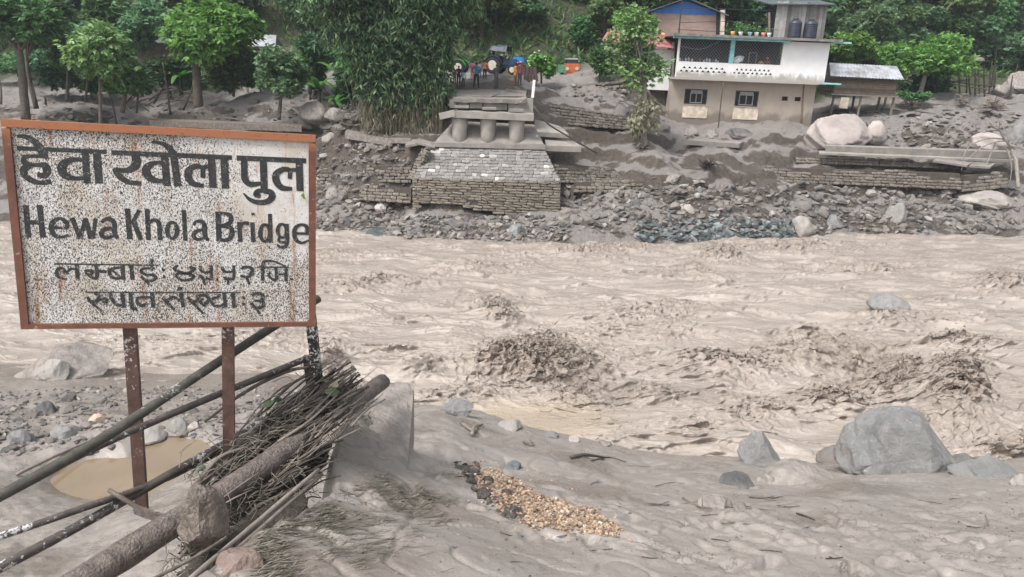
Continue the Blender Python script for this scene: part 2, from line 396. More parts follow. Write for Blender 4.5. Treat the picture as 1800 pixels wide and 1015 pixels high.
    M['rock_grey'] = rnd_mat('grey_rock', [(0, (.18, .18, .182)), (.5, (.25, .242, .232)), (1, (.32, .295, .27))], .62, 2.2, mud=MUD, mudamt=.33, bump=.7, bdist=.05)
    M['rubble'] = rnd_mat('rubble_rock', [(0, (.085, .085, .088)), (.35, (.155, .15, .145)), (.7, (.205, .18, .16)), (.9, (.25, .23, .215)), (1, (.33, .31, .29))], .75, 2.5, mud=(.2, .178, .162), mudamt=.45, bump=.7, bdist=.04)
    M['rubble_mass'] = rnd_mat('loose_stones', [(0, (.06, .06, .064)), (.4, (.135, .127, .12)), (.8, (.205, .18, .16)), (1, (.34, .325, .31))], .75, 3., mud=(.195, .172, .155), mudamt=.42, bump=.5, island=True)
    M['shale'] = rnd_mat('blue_grey_shale', [(0, (.075, .086, .09)), (.6, (.14, .155, .159)), (1, (.25, .268, .268))], .6, 3., bump=.8, bdist=.05)
    M['shale_mass'] = rnd_mat('blue_grey_shale_bits', [(0, (.05, .06, .064)), (.6, (.115, .13, .134)), (1, (.22, .24, .24))], .6, 3., bump=.5, island=True)
    M['pinkrock'] = rnd_mat('pale_pinkish_rock', [(0, (.40, .345, .325)), (1, (.46, .42, .40))], .7, .75, mud=(.27, .235, .22), mudamt=.45, bump=.7, bdist=.08)
    m, t, b = mat('veined_grey_boulder'); q = N(t); v = q.coord()
    c = q.ramp(q.noise(v, 2.4, 7, .65), [(.3, (.215, .217, .22)), (.5, (.30, .297, .292)), (.72, (.35, .342, .332))])
    c = q.mix(q.ramp(q.noise(q.map(v, (2.5, 2.5, .6)), 3.2, 7, .75, 1.5), [(.57, 0.), (.64, .75)]), c, (.45, .445, .44))
    c = q.mix(q.ramp(q.noise(v, 1.6, 4), [(.55, 0.), (.66, .8)]), c, MUD)
    q.l(c, b.inputs['Base Color']); b.inputs['Roughness'].default_value = .5; q.bump(b, q.noise(v, 6., 9, .75), 1., .10); M['boulder'] = m
    M['wallstone'] = rnd_mat('dry_wall_stone', [(0, (.105, .095, .082)), (.5, (.185, .165, .142)), (1, (.265, .238, .205))], .85, 2., mud=(.17, .145, .122), mudamt=.4, bump=.6, bdist=.05)
    M['facestone'] = rnd_mat('mortared_face_stone', [(0, (.17, .16, .155)), (.6, (.225, .212, .203)), (.9, (.275, .26, .247)), (.955, (.44, .43, .41)), (1, (.54, .53, .5))], .8, 2., mud=(.235, .21, .19), mudamt=.3, bump=.5, bdist=.04)
    M['basestone'] = rnd_mat('abutment_base_stone', [(0, (.175, .155, .128)), (.6, (.235, .208, .172)), (1, (.285, .255, .218))], .85, 1.6, mud=(.19, .165, .135), mudamt=.4, bump=.6, bdist=.04)
    M['mortar'] = simple('mortar', (.185, .165, .145), .9, .25, 3., .5)
    M['darkcore'] = simple('packed_earth_core', (.07, .058, .048), .95, .3, 3., .6)
    # house
    m, t, b = mat('beige_plaster'); q = N(t); v = q.coord()
    c = q.ramp(q.noise(v, 1.2, 5, .6), [(.3, (.33, .285, .24)), (.7, (.41, .355, .30))])
    st_ = q.math('ADD', sep_z(q, v), q.math('MULTIPLY', q.math('SUBTRACT', q.noise(q.map(v, (1, 1, .5)), .7, 5, .6), .5), 2.6))
    c = q.mix(q.ramp(st_, [(.1, 1.), (.45, 0.)]), c, (.21, .18, .155))
    q.l(c, b.inputs['Base Color']); b.inputs['Roughness'].default_value = .85; q.bump(b, q.noise(v, 12., 4), .2, .03); M['plaster'] = m
    m, t, b = mat('whitewash'); q = N(t); v = q.coord()
    stv = q.math('ADD', sep_z(q, v), q.math('MULTIPLY', q.math('SUBTRACT', q.noise(q.map(v, (1.6, 1, .7)), 1.4, 6, .7), .5), 1.5))
    c = q.mix(q.ramp(stv, [(3.0, 1.), (3.4, 0.)]) if False else q.ramp(q.math('MULTIPLY', stv, .1), [(.292, .8), (.325, 0.)]), q.ramp(q.noise(v, 2., 4), [(.3, (.78, .78, .78)), (.7, (.85, .85, .86))]), (.30, .27, .23))
    q.l(c, b.inputs['Base Color']); b.inputs['Roughness'].default_value = .8; M['white'] = m
    M['whiteplain'] = simple('white_paint', (.78, .78, .77), .7, .08, 2.)
    M['cream'] = simple('cream_panel', (.62, .54, .44), .8, .3, 3.)
    M['turq'] = simple('turquoise_paint', (.25, .56, .56), .6, .25, 4.)
    M['slab'] = simple('weathered_slab', (.21, .20, .195), .85, .4, 2.5, .4)
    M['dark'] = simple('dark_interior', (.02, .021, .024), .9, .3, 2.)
    M['glass'] = simple('dark_glass', (.018, .02, .024), .15, .2, 2., spec=.6)
    M['winframe'] = simple('grey_window_frame', (.25, .26, .27), .6, .2, 5.)
    M['winwood'] = simple('dark_window_frame', (.055, .05, .05), .6, .2, 5.)
    M['wire'] = simple('galvanised_wire', (.30, .31, .32), .5, .15, 5., metal=.3)
    M['plank'] = rnd_mat('grey_weathered_plank', [(0, (.15, .145, .14)), (.5, (.29, .285, .275)), (1, (.42, .41, .40))], .85, 3., bump=.5)
    M['slat'] = rnd_mat('brown_hut_slat', [(0, (.12, .095, .072)), (1, (.23, .185, .145))], .85, 3., bump=.5)
    M['timber'] = rnd_mat('weathered_timber', [(0, (.10, .085, .07)), (1, (.24, .21, .18))], .85, 4., bump=.5)
    m, t, b = mat('corrugated_tin'); q = N(t); v = q.coord()
    c = q.mix(q.ramp(q.noise(v, 1.1, 6, .7), [(.42, 0.), (.62, 1.)]), (.50, .53, .57), (.24, .235, .23))
    q.l(c, b.inputs['Base Color']); b.inputs['Metallic'].default_value = .25; b.inputs['Roughness'].default_value = .42; M['tin'] = m
    M['redtin'] = simple('faded_red_tin', (.40, .16, .155), .55, .2, 2.)
    M['blue'] = simple('blue_sheet', (.035, .15, .46), .5, .15, 2.)
    M['darkroof'] = simple('dark_sheet_roof', (.10, .115, .13), .5, .3, 2.)
    m, t, b = mat('red_brickwork'); q = N(t); v = q.coord()
    br = q.n('ShaderNodeTexBrick'); br.inputs['Scale'].default_value = 1.; br.inputs['Brick Width'].default_value = .25; br.inputs['Row Height'].default_value = .085
    br.inputs['Mortar Size'].default_value = .012; br.inputs['Color1'].default_value = (.30, .17, .14, 1); br.inputs['Color2'].default_value = (.38, .24, .2, 1); br.inputs['Mortar'].default_value = (.36, .33, .30, 1)
    mp = q.n('ShaderNodeMapping'); mp.inputs['Rotation'].default_value = (math.pi/2, 0, 0); q.l(v, mp.inputs[0]); q.l(mp.outputs[0], br.inputs[0])
    q.l(br.outputs[0], b.inputs['Base Color']); b.inputs['Roughness'].default_value = .9; M['brick'] = m
    M['tank'] = simple('black_water_tank', (.035, .042, .06), .45, .2, 3.)
    M['sack'] = simple('white_sack', (.72, .72, .72), .7, .1, 6., .4)
    # people, vehicles
    for n_, c_ in dict(skin=(.20, .115, .075), hair=(.012, .011, .011), cl_red=(.5, .05, .06), cl_black=(.022, .022, .025), cl_blue=(.05, .16, .38),
                       cl_teal=(.05, .2, .33), cl_white=(.72, .72, .72), cl_coral=(.85, .3, .25), cl_pink=(.85, .25, .42), cl_grey=(.075, .08, .095), cl_orange=(.85, .45, .1),
                       cl_brown=(.26, .13, .055), cl_maroon=(.33, .08, .13), cl_royal=(.05, .12, .6), cl_yellow=(.62, .45, .06), cl_sky=(.42, .55, .68)).items():
        M[n_] = simple(n_, c_, .75, .12, 6.)
    M['tyre'] = simple('tyre_rubber', (.022, .022, .024), .85, .2, 8., .4)
    M['rim'] = simple('dusty_rim', (.52, .48, .42), .6, .15, 5.)
    M['tractor_blue'] = simple('tractor_blue_paint', (.03, .17, .46), .45, .2, 3.)
    M['tractor_navy'] = simple('navy_paint', (.022, .045, .095), .5, .2, 3.)
    M['tractor_green'] = simple('tractor_green_paint', (.05, .36, .06), .45, .2, 3.)
    M['metal_dark'] = simple('dark_greasy_metal', (.045, .045, .048), .5, .3, 4.)
    M['tarp'] = simple('dark_tarpaulin', (.035, .048, .065), .5, .25, 3., .5)
    M['trailer'] = simple('brown_trailer_panel', (.19, .125, .10), .7, .3, 3.)
    M['lorry_orange'] = simple('orange_paint', (.52, .13, .05), .55, .25, 3.)
    M['lorry_green'] = simple('faded_green_paint', (.10, .27, .15), .6, .25, 3.)
    M['windscreen'] = simple('windscreen_glass', (.10, .13, .15), .15, .1, 2., spec=.6)
    # plants
    M['bark'] = simple('bark', (.115, .098, .082), .9, .35, 6., .7)
    M['bark_pale'] = simple('pale_bark', (.25, .23, .205), .9, .3, 5., .6)
    M['lf_dark'] = leaf_mat('dark_leaf', [(0, (.03, .066, .034)), (.5, (.055, .11, .052)), (1, (.09, .165, .078))])
    M['lf_mid'] = leaf_mat('mid_leaf', [(0, (.042, .085, .036)), (.5, (.08, .145, .058)), (1, (.135, .215, .095))])
    M['lf_bright'] = leaf_mat('bright_leaf', [(0, (.055, .14, .04)), (.5, (.105, .245, .065)), (1, (.175, .345, .105))])
    M['lf_grey'] = leaf_mat('greyish_leaf', [(0, (.06, .115, .06)), (.5, (.115, .19, .10)), (1, (.185, .27, .155))])
    M['lf_bamboo'] = leaf_mat('bamboo_leaf', [(0, (.02, .055, .032)), (.45, (.05, .11, .06)), (.75, (.10, .18, .09)), (.92, (.18, .28, .15)), (1, (.30, .38, .26))])
    M['lf_dry'] = leaf_mat('mud_grey_leaf', [(0, (0.124, 0.116, 0.085)), (.5, (0.202, 0.186, 0.139)), (1, (0.295, 0.279, 0.217))], .7)
    M['lf_pale'] = leaf_mat('pale_young_leaf', [(0, (0.070, 0.155, 0.054)), (.5, (0.139, 0.264, 0.093)), (1, (0.341, 0.496, 0.264))])
    M['lf_under'] = leaf_mat('undergrowth_leaf', [(0, (0.043, 0.085, 0.034)), (.5, (0.085, 0.147, 0.056)), (.8, (0.139, 0.194, 0.078)), (1, (0.186, 0.186, 0.109))])
    M['culm'] = rnd_mat('bamboo_culm', [(0, (.06, .07, .04)), (.6, (.12, .115, .075)), (1, (.2, .175, .13))], .6, 2., bump=0)
    M['banana'] = leaf_mat('banana_leaf', [(0, (.04, .11, .03)), (1, (.10, .22, .06))], .4, .35)
    m, t, b = mat('forest_floor'); q = N(t); v = q.coord()
    c = q.ramp(q.noise(v, .35, 6, .7), [(.3, (.045, .06, .03)), (.55, (.075, .085, .045)), (.75, (.13, .11, .08))])
    q.l(c, b.inputs['Base Color']); b.inputs['Roughness'].default_value = .95; q.bump(b, q.noise(v, 1.5, 6, .7), 1., .5); M['forest'] = m
    M['flower'] = simple('white_blossom', (.75, .75, .72), .7, .05, 5.)
def sep_z(q, v):
    s_ = q.n('ShaderNodeSeparateXYZ'); q.l(v, s_.inputs[0]); return s_.outputs[2]
build_mats()
# ---------------------------------------------------------------- river plane, ground heights
wa, wb = P(850, 735, 11.5), P(850, 415, 39.0)
WS = (wb[2]-wa[2])/(wb[1]-wa[1]); WZ0 = wa[2]-WS*wa[1]
WX = .027                                  # the river stands a little higher upstream (to the right)
def wz(x, y): return WZ0+WS*np.asarray(y)+WX*np.maximum(x, 0)
def PW(px, py, off=0.):
    d = ray(px, py); t = (WZ0+off-CZ)/(d[2]-WS*d[1]-WX*max(d[0], 0)); return CAM+d*t
near_r = [P(*a) for a in [
    (450, 1015, 2.55), (700, 1015, 2.7), (1000, 1015, 3.1), (1400, 1015, 3.5), (1800, 1015, 3.8), (2100, 1015, 4.),
    (500, 900, 3.25), (700, 900, 3.6), (900, 900, 4.2), (1100, 900, 4.6), (1400, 900, 5.2), (1800, 900, 5.6),
    (600, 850, 3.85), (720, 850, 4.15), (850, 850, 4.8), (1100, 840, 6.3), (1350, 835, 7.4), (1800, 845, 7.2), (2200, 845, 7.2),
    (690, 775, 4.9), (760, 775, 6.0), (850, 785, 6.6), (1000, 790, 8.2), (1200, 812, 8.8), (1500, 828, 8.6), (740, 735, 7.6)]]
near_r += [PW(*a, .02) for a in [(745, 712), (780, 716), (850, 737), (930, 752), (1000, 770), (1075, 782), (1150, 797), (1230, 805), (1300, 808), (1450, 815), (1600, 822), (1700, 815), (1800, 808), (1950, 800), (2200, 790)]]
near_r += [PW(a, b)-np.array([0, 0, .5]) for a, b in [(700, 690), (850, 705), (1000, 735), (1150, 765), (1300, 780), (1500, 785), (1800, 775), (2200, 760)]]
near_r += [(x, y, float(wz(x, y))-1.2) for x in (-4, 4, 12, 22) for y in (15., 19.)]
near_r += [PZ(612, 790, -.50), PZ(620, 740, -.53), PZ(630, 705, -.60), (-.95, 6.0, -1.5), (-.6, 5.9, -1.5)]
near_r += [(x, 1.2, z) for x, z in ((-1.3, 0.0), (0, -.05), (1.5, -.25), (3, -.5))] + [(-.9, 2., 0.), (1, 0, 0.1)]
near_l = [PW(*a) for a in [(0, 655, .1), (-150, 640, .1), (60, 645, .05), (195, 655, .02), (350, 660, .02), (450, 655, .02), (520, 662, .05), (100, 700, .25), (330, 720, .28), (480, 735, .3),
    (0, 740, .35), (150, 770, .38), (0, 800, .40), (220, 790, .36), (330, 776, .32), (110, 806, .34), (420, 765, .36), (420, 820, .5),
    (58, 850, .32), (110, 872, .32), (232, 890, .34), (300, 866, .38), (365, 805, .36), (200, 845, .02), (300, 818, .04), (125, 845, .06),
    (0, 880, .55), (80, 920, .85), (180, 945, 1.2), (0, 970, 1.2), (-150, 900, .7), (-150, 1015, 1.4), (250, 950, 1.45), (330, 900, 1.5)]]
near_l += [PW(a, b)-np.array([0, 0, .6]) for a, b in [(-100, 600), (100, 600), (300, 610), (500, 620)]]
near_l += [(x, y, float(wz(x, y))-1.2) for x in (-14, -7, -1) for y in (17., 20.)]
near_l += [(-1.75, 2.9, -.85), (-1.65, 3.7, -1.15), (-1.5, 4.6, -1.6), (-1.45, 5.4, -2.1), (-1.9, 2.2, -.6), (-2.4, 2.6, -1.2), (-2.1, 1.2, -.2), (-3.5, 1.2, -1.)]
RR, RL = RBF(near_r), RBF(near_l)
LA, LB = np.array([-1.12, 2.75]), np.array([-.80, 5.05])
PRINTS = []
for k in range(90):
    q_ = P(RNG.uniform(1080, 1760) if k < 62 else RNG.uniform(620, 1080), RNG.uniform(880, 1010), RNG.uniform(3.6, 5.2)); t_ = RNG.uniform(0, 6.3); PRINTS.append((q_[0], q_[1], math.cos(t_), math.sin(t_)))
def near_h(x, y, detail=True):
    x = np.asarray(x, float); y = np.asarray(y, float)
    lx = np.interp(y, [2.0, 2.6, 3.3, 3.8, 4.2, 5.0, 5.3, 9.], [-1.38, -1.24, -1.10, -1.04, -1.14, -1.22, -1.2, -1.5])
    w = np.clip(.12+.16*np.maximum(y-5.2, 0), .12, 1.6)
    k = sstep(-1, 1, (x-lx+.06)/w)
    z = RR(x, y)*k+RL(x, y)*(1-k)
    if detail:
        amp = np.clip((y-1)*.02, .01, .07)
        wet = sstep(.05, .5, z-wz(x, y))
        z = z+amp*fbm(x*.9, y*.9, 4, 3)*(.3+.7*wet)
        # footprints, flow wrinkles and ripples pressed into the silt
        wr = fbm(x*2.2, y*2.2, 2, 31); msk = sstep(.0, .5, gn(x*.8+3, y*.8, 9))*wet
        z = z+.011*msk*np.sin(18*(y*.8+.35*x+.35*wr))*k
        z = z-.014*sstep(.52, .8, gn(x*5.2, y*5.2, 41))*wet*k+.005*fbm(x*7, y*7, 3, 52)*wet
        z = z-.02*sstep(.93, 1., ridge(x*1.9, y*2.4, 77))*wet*k
        z = z+.010*np.abs(fbm(x*3.1, y*3.1, 4, 87))*sstep(.15, .7, gn(x*1.1, y*1.3, 88)+.2)*wet*k
        for a, b, c, s1 in PRINTS:                      # footprints and pock marks
            if z.size > 2000 or abs(y.flat[0]-b) < 20:
                dx, dy = x-a, y-b; u, w2 = dx*c+dy*s1, -dx*s1+dy*c; e = (u/.045)**2+(w2/.11)**2
                m_ = e < 6; z[m_] += (-.028*np.exp(-e[m_])+.012*np.exp(-(np.sqrt(e[m_])-1.5)**2*4))
        z = z+.022*np.abs(fbm(x*5, y*5, 3, 61))*(1-k)*wet
    return z
far_pts = []
for x_, shore in ((-350, 372), (0, 385), (300, 392), (560, 402), (700, 413), (850, 421), (1000, 427), (1150, 425), (1300, 419), (1400, 414), (1600, 411), (1800, 411), (2200, 425)):
    s_ = PW(x_, shore); far_pts.append((s_[0], s_[1], s_[2]+.05)); far_pts.append((s_[0]*.93, s_[1]-3, s_[2]-1.6))
    if x_ in (-350, 0, 300, 560): ll = [(360, 2.2), (325, 4.0), (290, 5.2), (262, 6.5), (238, 8.2), (215, 11)]
    elif x_ in (700, 850, 1000): ll = [(392, 1.3), (372, 3.)]
    else: ll = [(392, .7), (372, 1.6), (345, 3.2), (325, 4.5), (292, 5.6), (272, 7.0), (252, 9.)]
    for py, dy in ll: far_pts.append(tuple(P(x_, py if x_ >= 300 else py-12, s_[1]+dy)))
far_pts += [tuple(P(*a)) for a in [
    (-300, 190, 48), (0, 190, 50), (150, 195, 50), (300, 195, 50), (430, 180, 51), (520, 205, 48), (0, 140, 60), (200, 140, 61), (400, 140, 62), (-300, 140, 60), (560, 175, 52), (600, 215, 45), (660, 232, 43.6), (740, 236, 43), (560, 238, 45), (760, 225, 43.4), (770, 190, 46), (760, 170, 48),
    (980, 300, 44), (980, 270, 45.), (1000, 247, 46.5), (1060, 243, 47.5), (1100, 262, 46.5), (1180, 262, 48), (1010, 228, 47.2), (1120, 228, 48.5), (1160, 222, 51), (1180, 210, 54.), (1300, 212, 54.5), (1430, 217, 54.5), (1250, 240, 51), (1380, 240, 51),
    (980, 182, 48.2), (1090, 195, 49.5), (1050, 165, 51.8), (960, 158, 51.5), (1120, 196, 51.5), (1100, 140, 53.5), (980, 135, 57), (1150, 135, 60),
    (800, 151, 47), (850, 153, 47), (930, 156, 47), (800, 133, 55), (900, 133, 56), (850, 124, 62), (940, 124, 62),
    (1450, 235, 52), (1550, 215, 55.5), (1520, 205, 57), (1580, 200, 58.5), (1640, 185, 60), (1700, 195, 59), (1800, 205, 58), (1620, 225, 54), (1750, 240, 53.5), (1640, 160, 66), (1750, 165, 67), (1850, 160, 68), (2200, 215, 58), (2200, 165, 68), (1780, 140, 75), (1500, 190, 62), (1300, 190, 64)]]
far_pts += [(x, 76, 1.6) for x in (-60, -30, 0, 30)] + [(60, 78, .6), (-75, 60, -.5), (80, 62, -1.5)]
RF = RBF(far_pts)
def far_h(x, y, detail=True):
    x = np.asarray(x, float); y = np.asarray(y, float)
    yc = np.minimum(y, 78); z = RF(x, yc)
    hx = 60+2.5*gn(x*.06, x*0+.3, 5)+np.clip((x-6)*.28, 0, 6)+np.clip((x-24)*.35, 0, 12)-np.clip((-8-x)*.06, 0, 3)
    up = np.maximum(y-hx, 0)
    far_h.hx = hx
    z = np.where(y > hx, z*np.clip(1-up/15, 0, 1)+(1-np.clip(1-up/15, 0, 1))*1.2, z) + up*.72*sstep(0, 8, up) + .012*up*np.maximum(gn(x*.05, y*.05, 8), -1)*8
    if detail:
        sl = sstep(0, 3, z-wz(x, y)); road = np.exp(-((x+1.2)/3.2)**2)*sstep(44, 47, y)
        tq = (z+.35*gn(x*.35, y*.35, 33))/.85; tz = (np.floor(tq)+sstep(.62, .98, tq-np.floor(tq)))*.85-.35*gn(x*.35, y*.35, 33)
        z = z+(tz-z)*.62*(1-road)*sstep(53, 49, y-np.maximum(x-10, 0)*.12)*sl
        z = z + (1-road)*(.30*fbm(x*.45, y*.45, 4, 12)*sl+.12*np.abs(fbm(x*1.5, y*1.5, 3, 14)))*np.where(y > hx, 1.5, 1.)
    return z
def fan(name, rows, s0, s1, nc, h, m, smooth=True, ext=1.6):
    s_ = np.r_[np.linspace(s0*ext, s0, 16)[:-1], np.linspace(s0, s1, nc), np.linspace(s1, s1*ext, 16)[1:]]; nc = len(s_); Y, S = np.meshgrid(rows, s_, indexing='ij'); X = S*np.maximum(Y, 3.)
    Z = h(X, Y); v = np.stack([X, Y, Z], -1).reshape(-1, 3)
    i = np.arange((len(rows)-1)*(nc-1)); a = i//(nc-1)*nc+i % (nc-1)
    f = np.stack([a, a+1, a+nc+1, a+nc], 1)
    me = meshdata(name, v, f, m, smooth); o = link(name, me); tag(o, kind='structure'); return o, X, Y, Z
rows = np.r_[np.linspace(-5, 1.2, 8)[:-1], np.geomspace(1.2, 14.5, 460), [16, 18]]
o, X, Y, Z = fan('near_bank_ground', rows, -1.0, 1.0, 680, near_h, M['mud'])
wt = np.maximum(1-sstep(.02, .42, Z-wz(X, Y)+.12*gn(X*2.5, Y*2.5, 95)), .8*sstep(.15, .75, fbm(X*.7, Y*.9, 4, 96)))
at = o.data.attributes.new('wet', 'FLOAT', 'POINT'); at.data.foreach_set('value', wt.ravel().astype(np.float32))
rows = np.r_[np.linspace(34, 37, 6)[:-1], np.linspace(37, 56, 190), np.linspace(56.3, 66, 40)]
o, X, Y, Z = fan('far_bank_ground', rows, -1.05, 1.05, 620, far_h, M['silt'])
# where the flood has cut the bank the bare soil shows
gy, gx = np.gradient(Z, axis=0)/np.maximum(np.gradient(Y, axis=0), 1e-3), np.gradient(Z, axis=1)/np.gradient(X, axis=1)
soil = sstep(.5, 1.2, np.hypot(gy, gx))*.8+(.75*sstep(-.2, .4, fbm(X*.3, Y*.6, 4, 66)))*sstep(53, 47, Y-np.maximum(X-10, 0)*.1)
_ = far_h(X, Y); wood = sstep(-.8, 1.2, Y-far_h.hx+.8*gn(X*.8, Y*.8, 44))
at = o.data.attributes.new('wood', 'FLOAT', 'POINT'); at.data.foreach_set('value', wood.ravel().astype(np.float32))
at = o.data.attributes.new('soil', 'FLOAT', 'POINT'); at.data.foreach_set('value', soil.ravel().astype(np.float32))
rows = np.r_[np.linspace(65.9, 105, 60), [115, 130, 160]]
fan('hillside', rows, -1.2, 1.2, 200, far_h, M['forest'])

# ---- the river: one sheet, standing waves, breaking crests and ragged churned water
CH = [(940, 640, 120, 48, 1.), (1010, 690, 70, 26, .8), (878, 545, 40, 20, .9), (1560, 655, 60, 40, .9), (1665, 685, 60, 50, 1.), (1430, 605, 110, 30, .6), (1265, 447, 50, 16, 1.), (1060, 440, 120, 11, .7), (1390, 434, 100, 9, .8),
      (650, 495, 90, 12, .7), (600, 448, 70, 9, .5), (1130, 560, 90, 30, .55), (1260, 640, 110, 26, .7), (1460, 690, 80, 26, .8), (1760, 495, 60, 16, .6), (1660, 601, 80, 7, .9), (1510, 470, 130, 8, .5), (582, 640, 26, 30, .8),
      (1330, 705, 90, 22, .5), (820, 695, 90, 20, .6), (300, 600, 150, 20, .5), (1760, 790, 60, 10, .8), (1190, 480, 100, 12, .6), (850, 470, 60, 10, .6), (1560, 560, 60, 10, .5), (720, 560, 60, 8, .4), (1700, 610, 70, 6, .8), (1150, 690, 70, 22, .6), (760, 640, 60, 20, .5),
      (1640, 520, 40, 8, .4), (1100, 620, 80, 16, .5), (700, 620, 70, 10, .4), (1230, 745, 60, 10, .35), (1600, 740, 60, 14, .6), (960, 430, 60, 6, .5), (1500, 620, 50, 24, .6)]
def churn(x, y):
    m = np.zeros_like(x); z = np.asarray(wz(x, y)); q = np.stack([x, y, z-CZ], -1); dz = q@FW
    px = 900+FPX*(q@RV)/dz; py = 507.5-FPX*(q@UV_)/dz
    wx = 22*gn(x*.5, y*.4, 91); wy = 9*gn(x*.6, y*.5, 92)
    for a, b, ra, rb, s_ in CH:
        m = np.maximum(m, s_*np.exp(-(((px+wx-a)/ra)**2+((py+wy-b)/rb)**2)*.8))
    return m, px, py
CHW = [(PW(a, b), PW(a+ra, b), PW(a, b+rb), s_) for a, b, ra, rb, s_ in CH]
def river():
    nr, nc = 680, 960
    e = np.linspace(1/9.2, 1/47., nr); rows = 1/e; S = np.r_[np.linspace(-1.5, -.80, 40)[:-1], np.linspace(-.80, .80, nc), np.linspace(.80, 1.5, 40)[1:]]; nc = len(S)
    Y, S = np.meshgrid(rows, S, indexing='ij'); X = S*Y
    m, px, py = churn(X, Y)
    wx, wy = .6*gn(X*.35, Y*.35, 101), .6*gn(X*.35+5, Y*.35, 102)
    x, y = X+wx, Y+wy
    near = sstep(13.5, 16, Y+.0*X+1.0*gn(X*.3, Y*0, 4))
    calm = np.exp(-(((px-935)/140)**2+((py-732)/32)**2))*1.0
    calm = np.clip(calm*1.3, 0, 1)
    h = .16*gn(x*.28, y*.5, 103)+.12*gn(x*.55, y*.9, 104)+.07*gn(x*.9, y*1.9, 105)
    # crests that run along the current and break towards the near bank
    crest = np.zeros_like(h)
    for f0, wpx, amp, fw, sd, g0 in ((.95, .30, .13, .07, 106, .1), (1.9, .5, .12, .07, 108, .1), (3.4, .8, .085, .09, 131, .12), (6.0, 1.5, .045, .13, 134, .1)):
        ph = y*f0+1.1*fbm(x*wpx, y*wpx*.8, 3, sd); fr = ph-np.floor(ph); gate = sstep(g0, .75, gn(x*wpx*1.1+9, y*wpx*1.6, sd+40)+.12+.5*m)
        gate = gate*(.35+.65*sstep(-.05, .5, gn(x*f0*1.3+3, y*f0*1.2, sd+60)))
        t = np.where(fr < fw, sstep(0, fw, fr), (1-sstep(fw, 1., fr))**1.5); h += amp*gate*t; crest += amp*gate*t
    patch = sstep(.0, .75, fbm(x*.3, y*.65, 4, 110)+.22*sstep(7, 22, x-.0*y)+.1)
    rough = np.clip(m*1.05+.30*patch, 0, 1.15)
    qx, qy = x+.25*gn(x*1.3, y*1.3, 140), y+.25*gn(x*1.3, y*1.3, 141)
    r1 = ridge(qx*1.4, qy*2.0, 111)**2; r2 = ridge(qx*3.1, qy*4.2, 112)**2; r3 = ridge(qx*6.2, qy*8.4, 113)**2; r4 = ridge(qx*12, qy*15, 114)
    h += rough*(.10*m+.15*r1*(.35+.7*m)+.16*r2+.12*r3*(.6+.4*m)+.04*r4)
    h += .008*r4*(.3+rough)
    h = h*(1-.93*calm); rough = rough*(1-calm)
    # deep hole beside the big boulder
    hole = np.exp(-(((px-1520)/75)**2+((py-640)/40)**2)); h -= .55*hole
    h += .28*np.exp(-(((px-1665)/55)**2+((py-672)/30)**2))
    Z = wz(X, Y)+h*.9-.10
    lat = rough*.12
    X2 = X+lat*fbm(x*4.1, y*4.1, 3, 120); Y2 = Y+lat*1.2*fbm(x*4.3+7, y*4.3, 3, 121)-.20*rough*(r2*m+.45*r3)-.95*crest
    v = np.stack([X2, Y2, Z], -1).reshape(-1, 3)
    i = np.arange((nr-1)*(nc-1)); a = i//(nc-1)*nc+i % (nc-1)
    me = meshdata('river', v, np.stack([a, a+1, a+nc+1, a+nc], 1), M['water'], True)
    at = me.attributes.new('shallow', 'FLOAT', 'POINT'); at.data.foreach_set('value', (sstep(.1, .8, calm)*.8).ravel().astype(np.float32))
    for p_ in (me,):
        at = p_.attributes.new('churn', 'FLOAT', 'POINT'); at.data.foreach_set('value', np.clip(rough*1.05-.12, 0, 1).ravel().astype(np.float32))
    o = link('river', me); tag(o, kind='structure')
    # torn flakes and drops thrown up by the breaking water
    w = (np.clip(m-.42, 0, 1)**1.3).ravel(); w *= (Y**2).ravel(); w /= w.sum()
    k = RNG.choice(w.size, 5200, p=w); base = v[k]; mm = m.ravel()[k]
    n = len(k); sz = RNG.uniform(.003, .011, n)*(.6+.8*mm); up = RNG.exponential(.11, n)*mm
    c = base+np.c_[RNG.normal(0, .06, n), RNG.normal(0, .06, n), up+.01]
    iv, fi = ICO[1]; iv = iv[:, :]; tet = np.array([[1, 1, 1], [-1, -1, 1], [-1, 1, -1], [1, -1, -1], [0, 0, 1.6]]); tf = np.array([[0, 1, 4], [0, 2, 3], [0, 3, 1], [1, 3, 2], [0, 4, 2], [1, 2, 4]])
    d = RNG.normal(size=(n, 3, 3))*.5+np.eye(3)
    vv = np.einsum('pk,nkj->npj', tet, d)*sz[:, None, None]*np.array([1.5, 1., .8])+c[:, None, :]
    ff = (tf[None]+(np.arange(n)*5)[:, None, None]).reshape(-1, 3)
    tag(link('water_spray', meshdata('water_spray', vv.reshape(-1, 3), ff, M['spray'], True)), 'ragged brown drops and flakes thrown up by the breaking flood water', 'spray', kind='stuff')
    # finer mist of drops over the two biggest breakers
    cs = []
    for (a, b, ra, rb, cnt) in ((1040, 672, 42, 30, 3600), (1535, 640, 50, 30, 3600), (1000, 700, 70, 10, 1200), (1470, 610, 70, 16, 1200)):
        pp = RNG.normal(size=(cnt, 2)); c0 = PW(a, b, .35); sc = .012*ra
        cs.append(c0+np.c_[pp[:, 0]*sc, RNG.normal(0, .6, cnt), pp[:, 1]*.013*rb+.02])
    c = np.vstack(cs); n = len(c); t3 = np.array([[1, 0, -.5], [-.6, .8, -.5], [-.6, -.8, -.5], [0, 0, 1.]]); f3 = np.array([[0, 1, 2], [0, 3, 1], [1, 3, 2], [2, 3, 0]])
    vv = t3[None]*RNG.uniform(.003, .011, n)[:, None, None]+c[:, None]
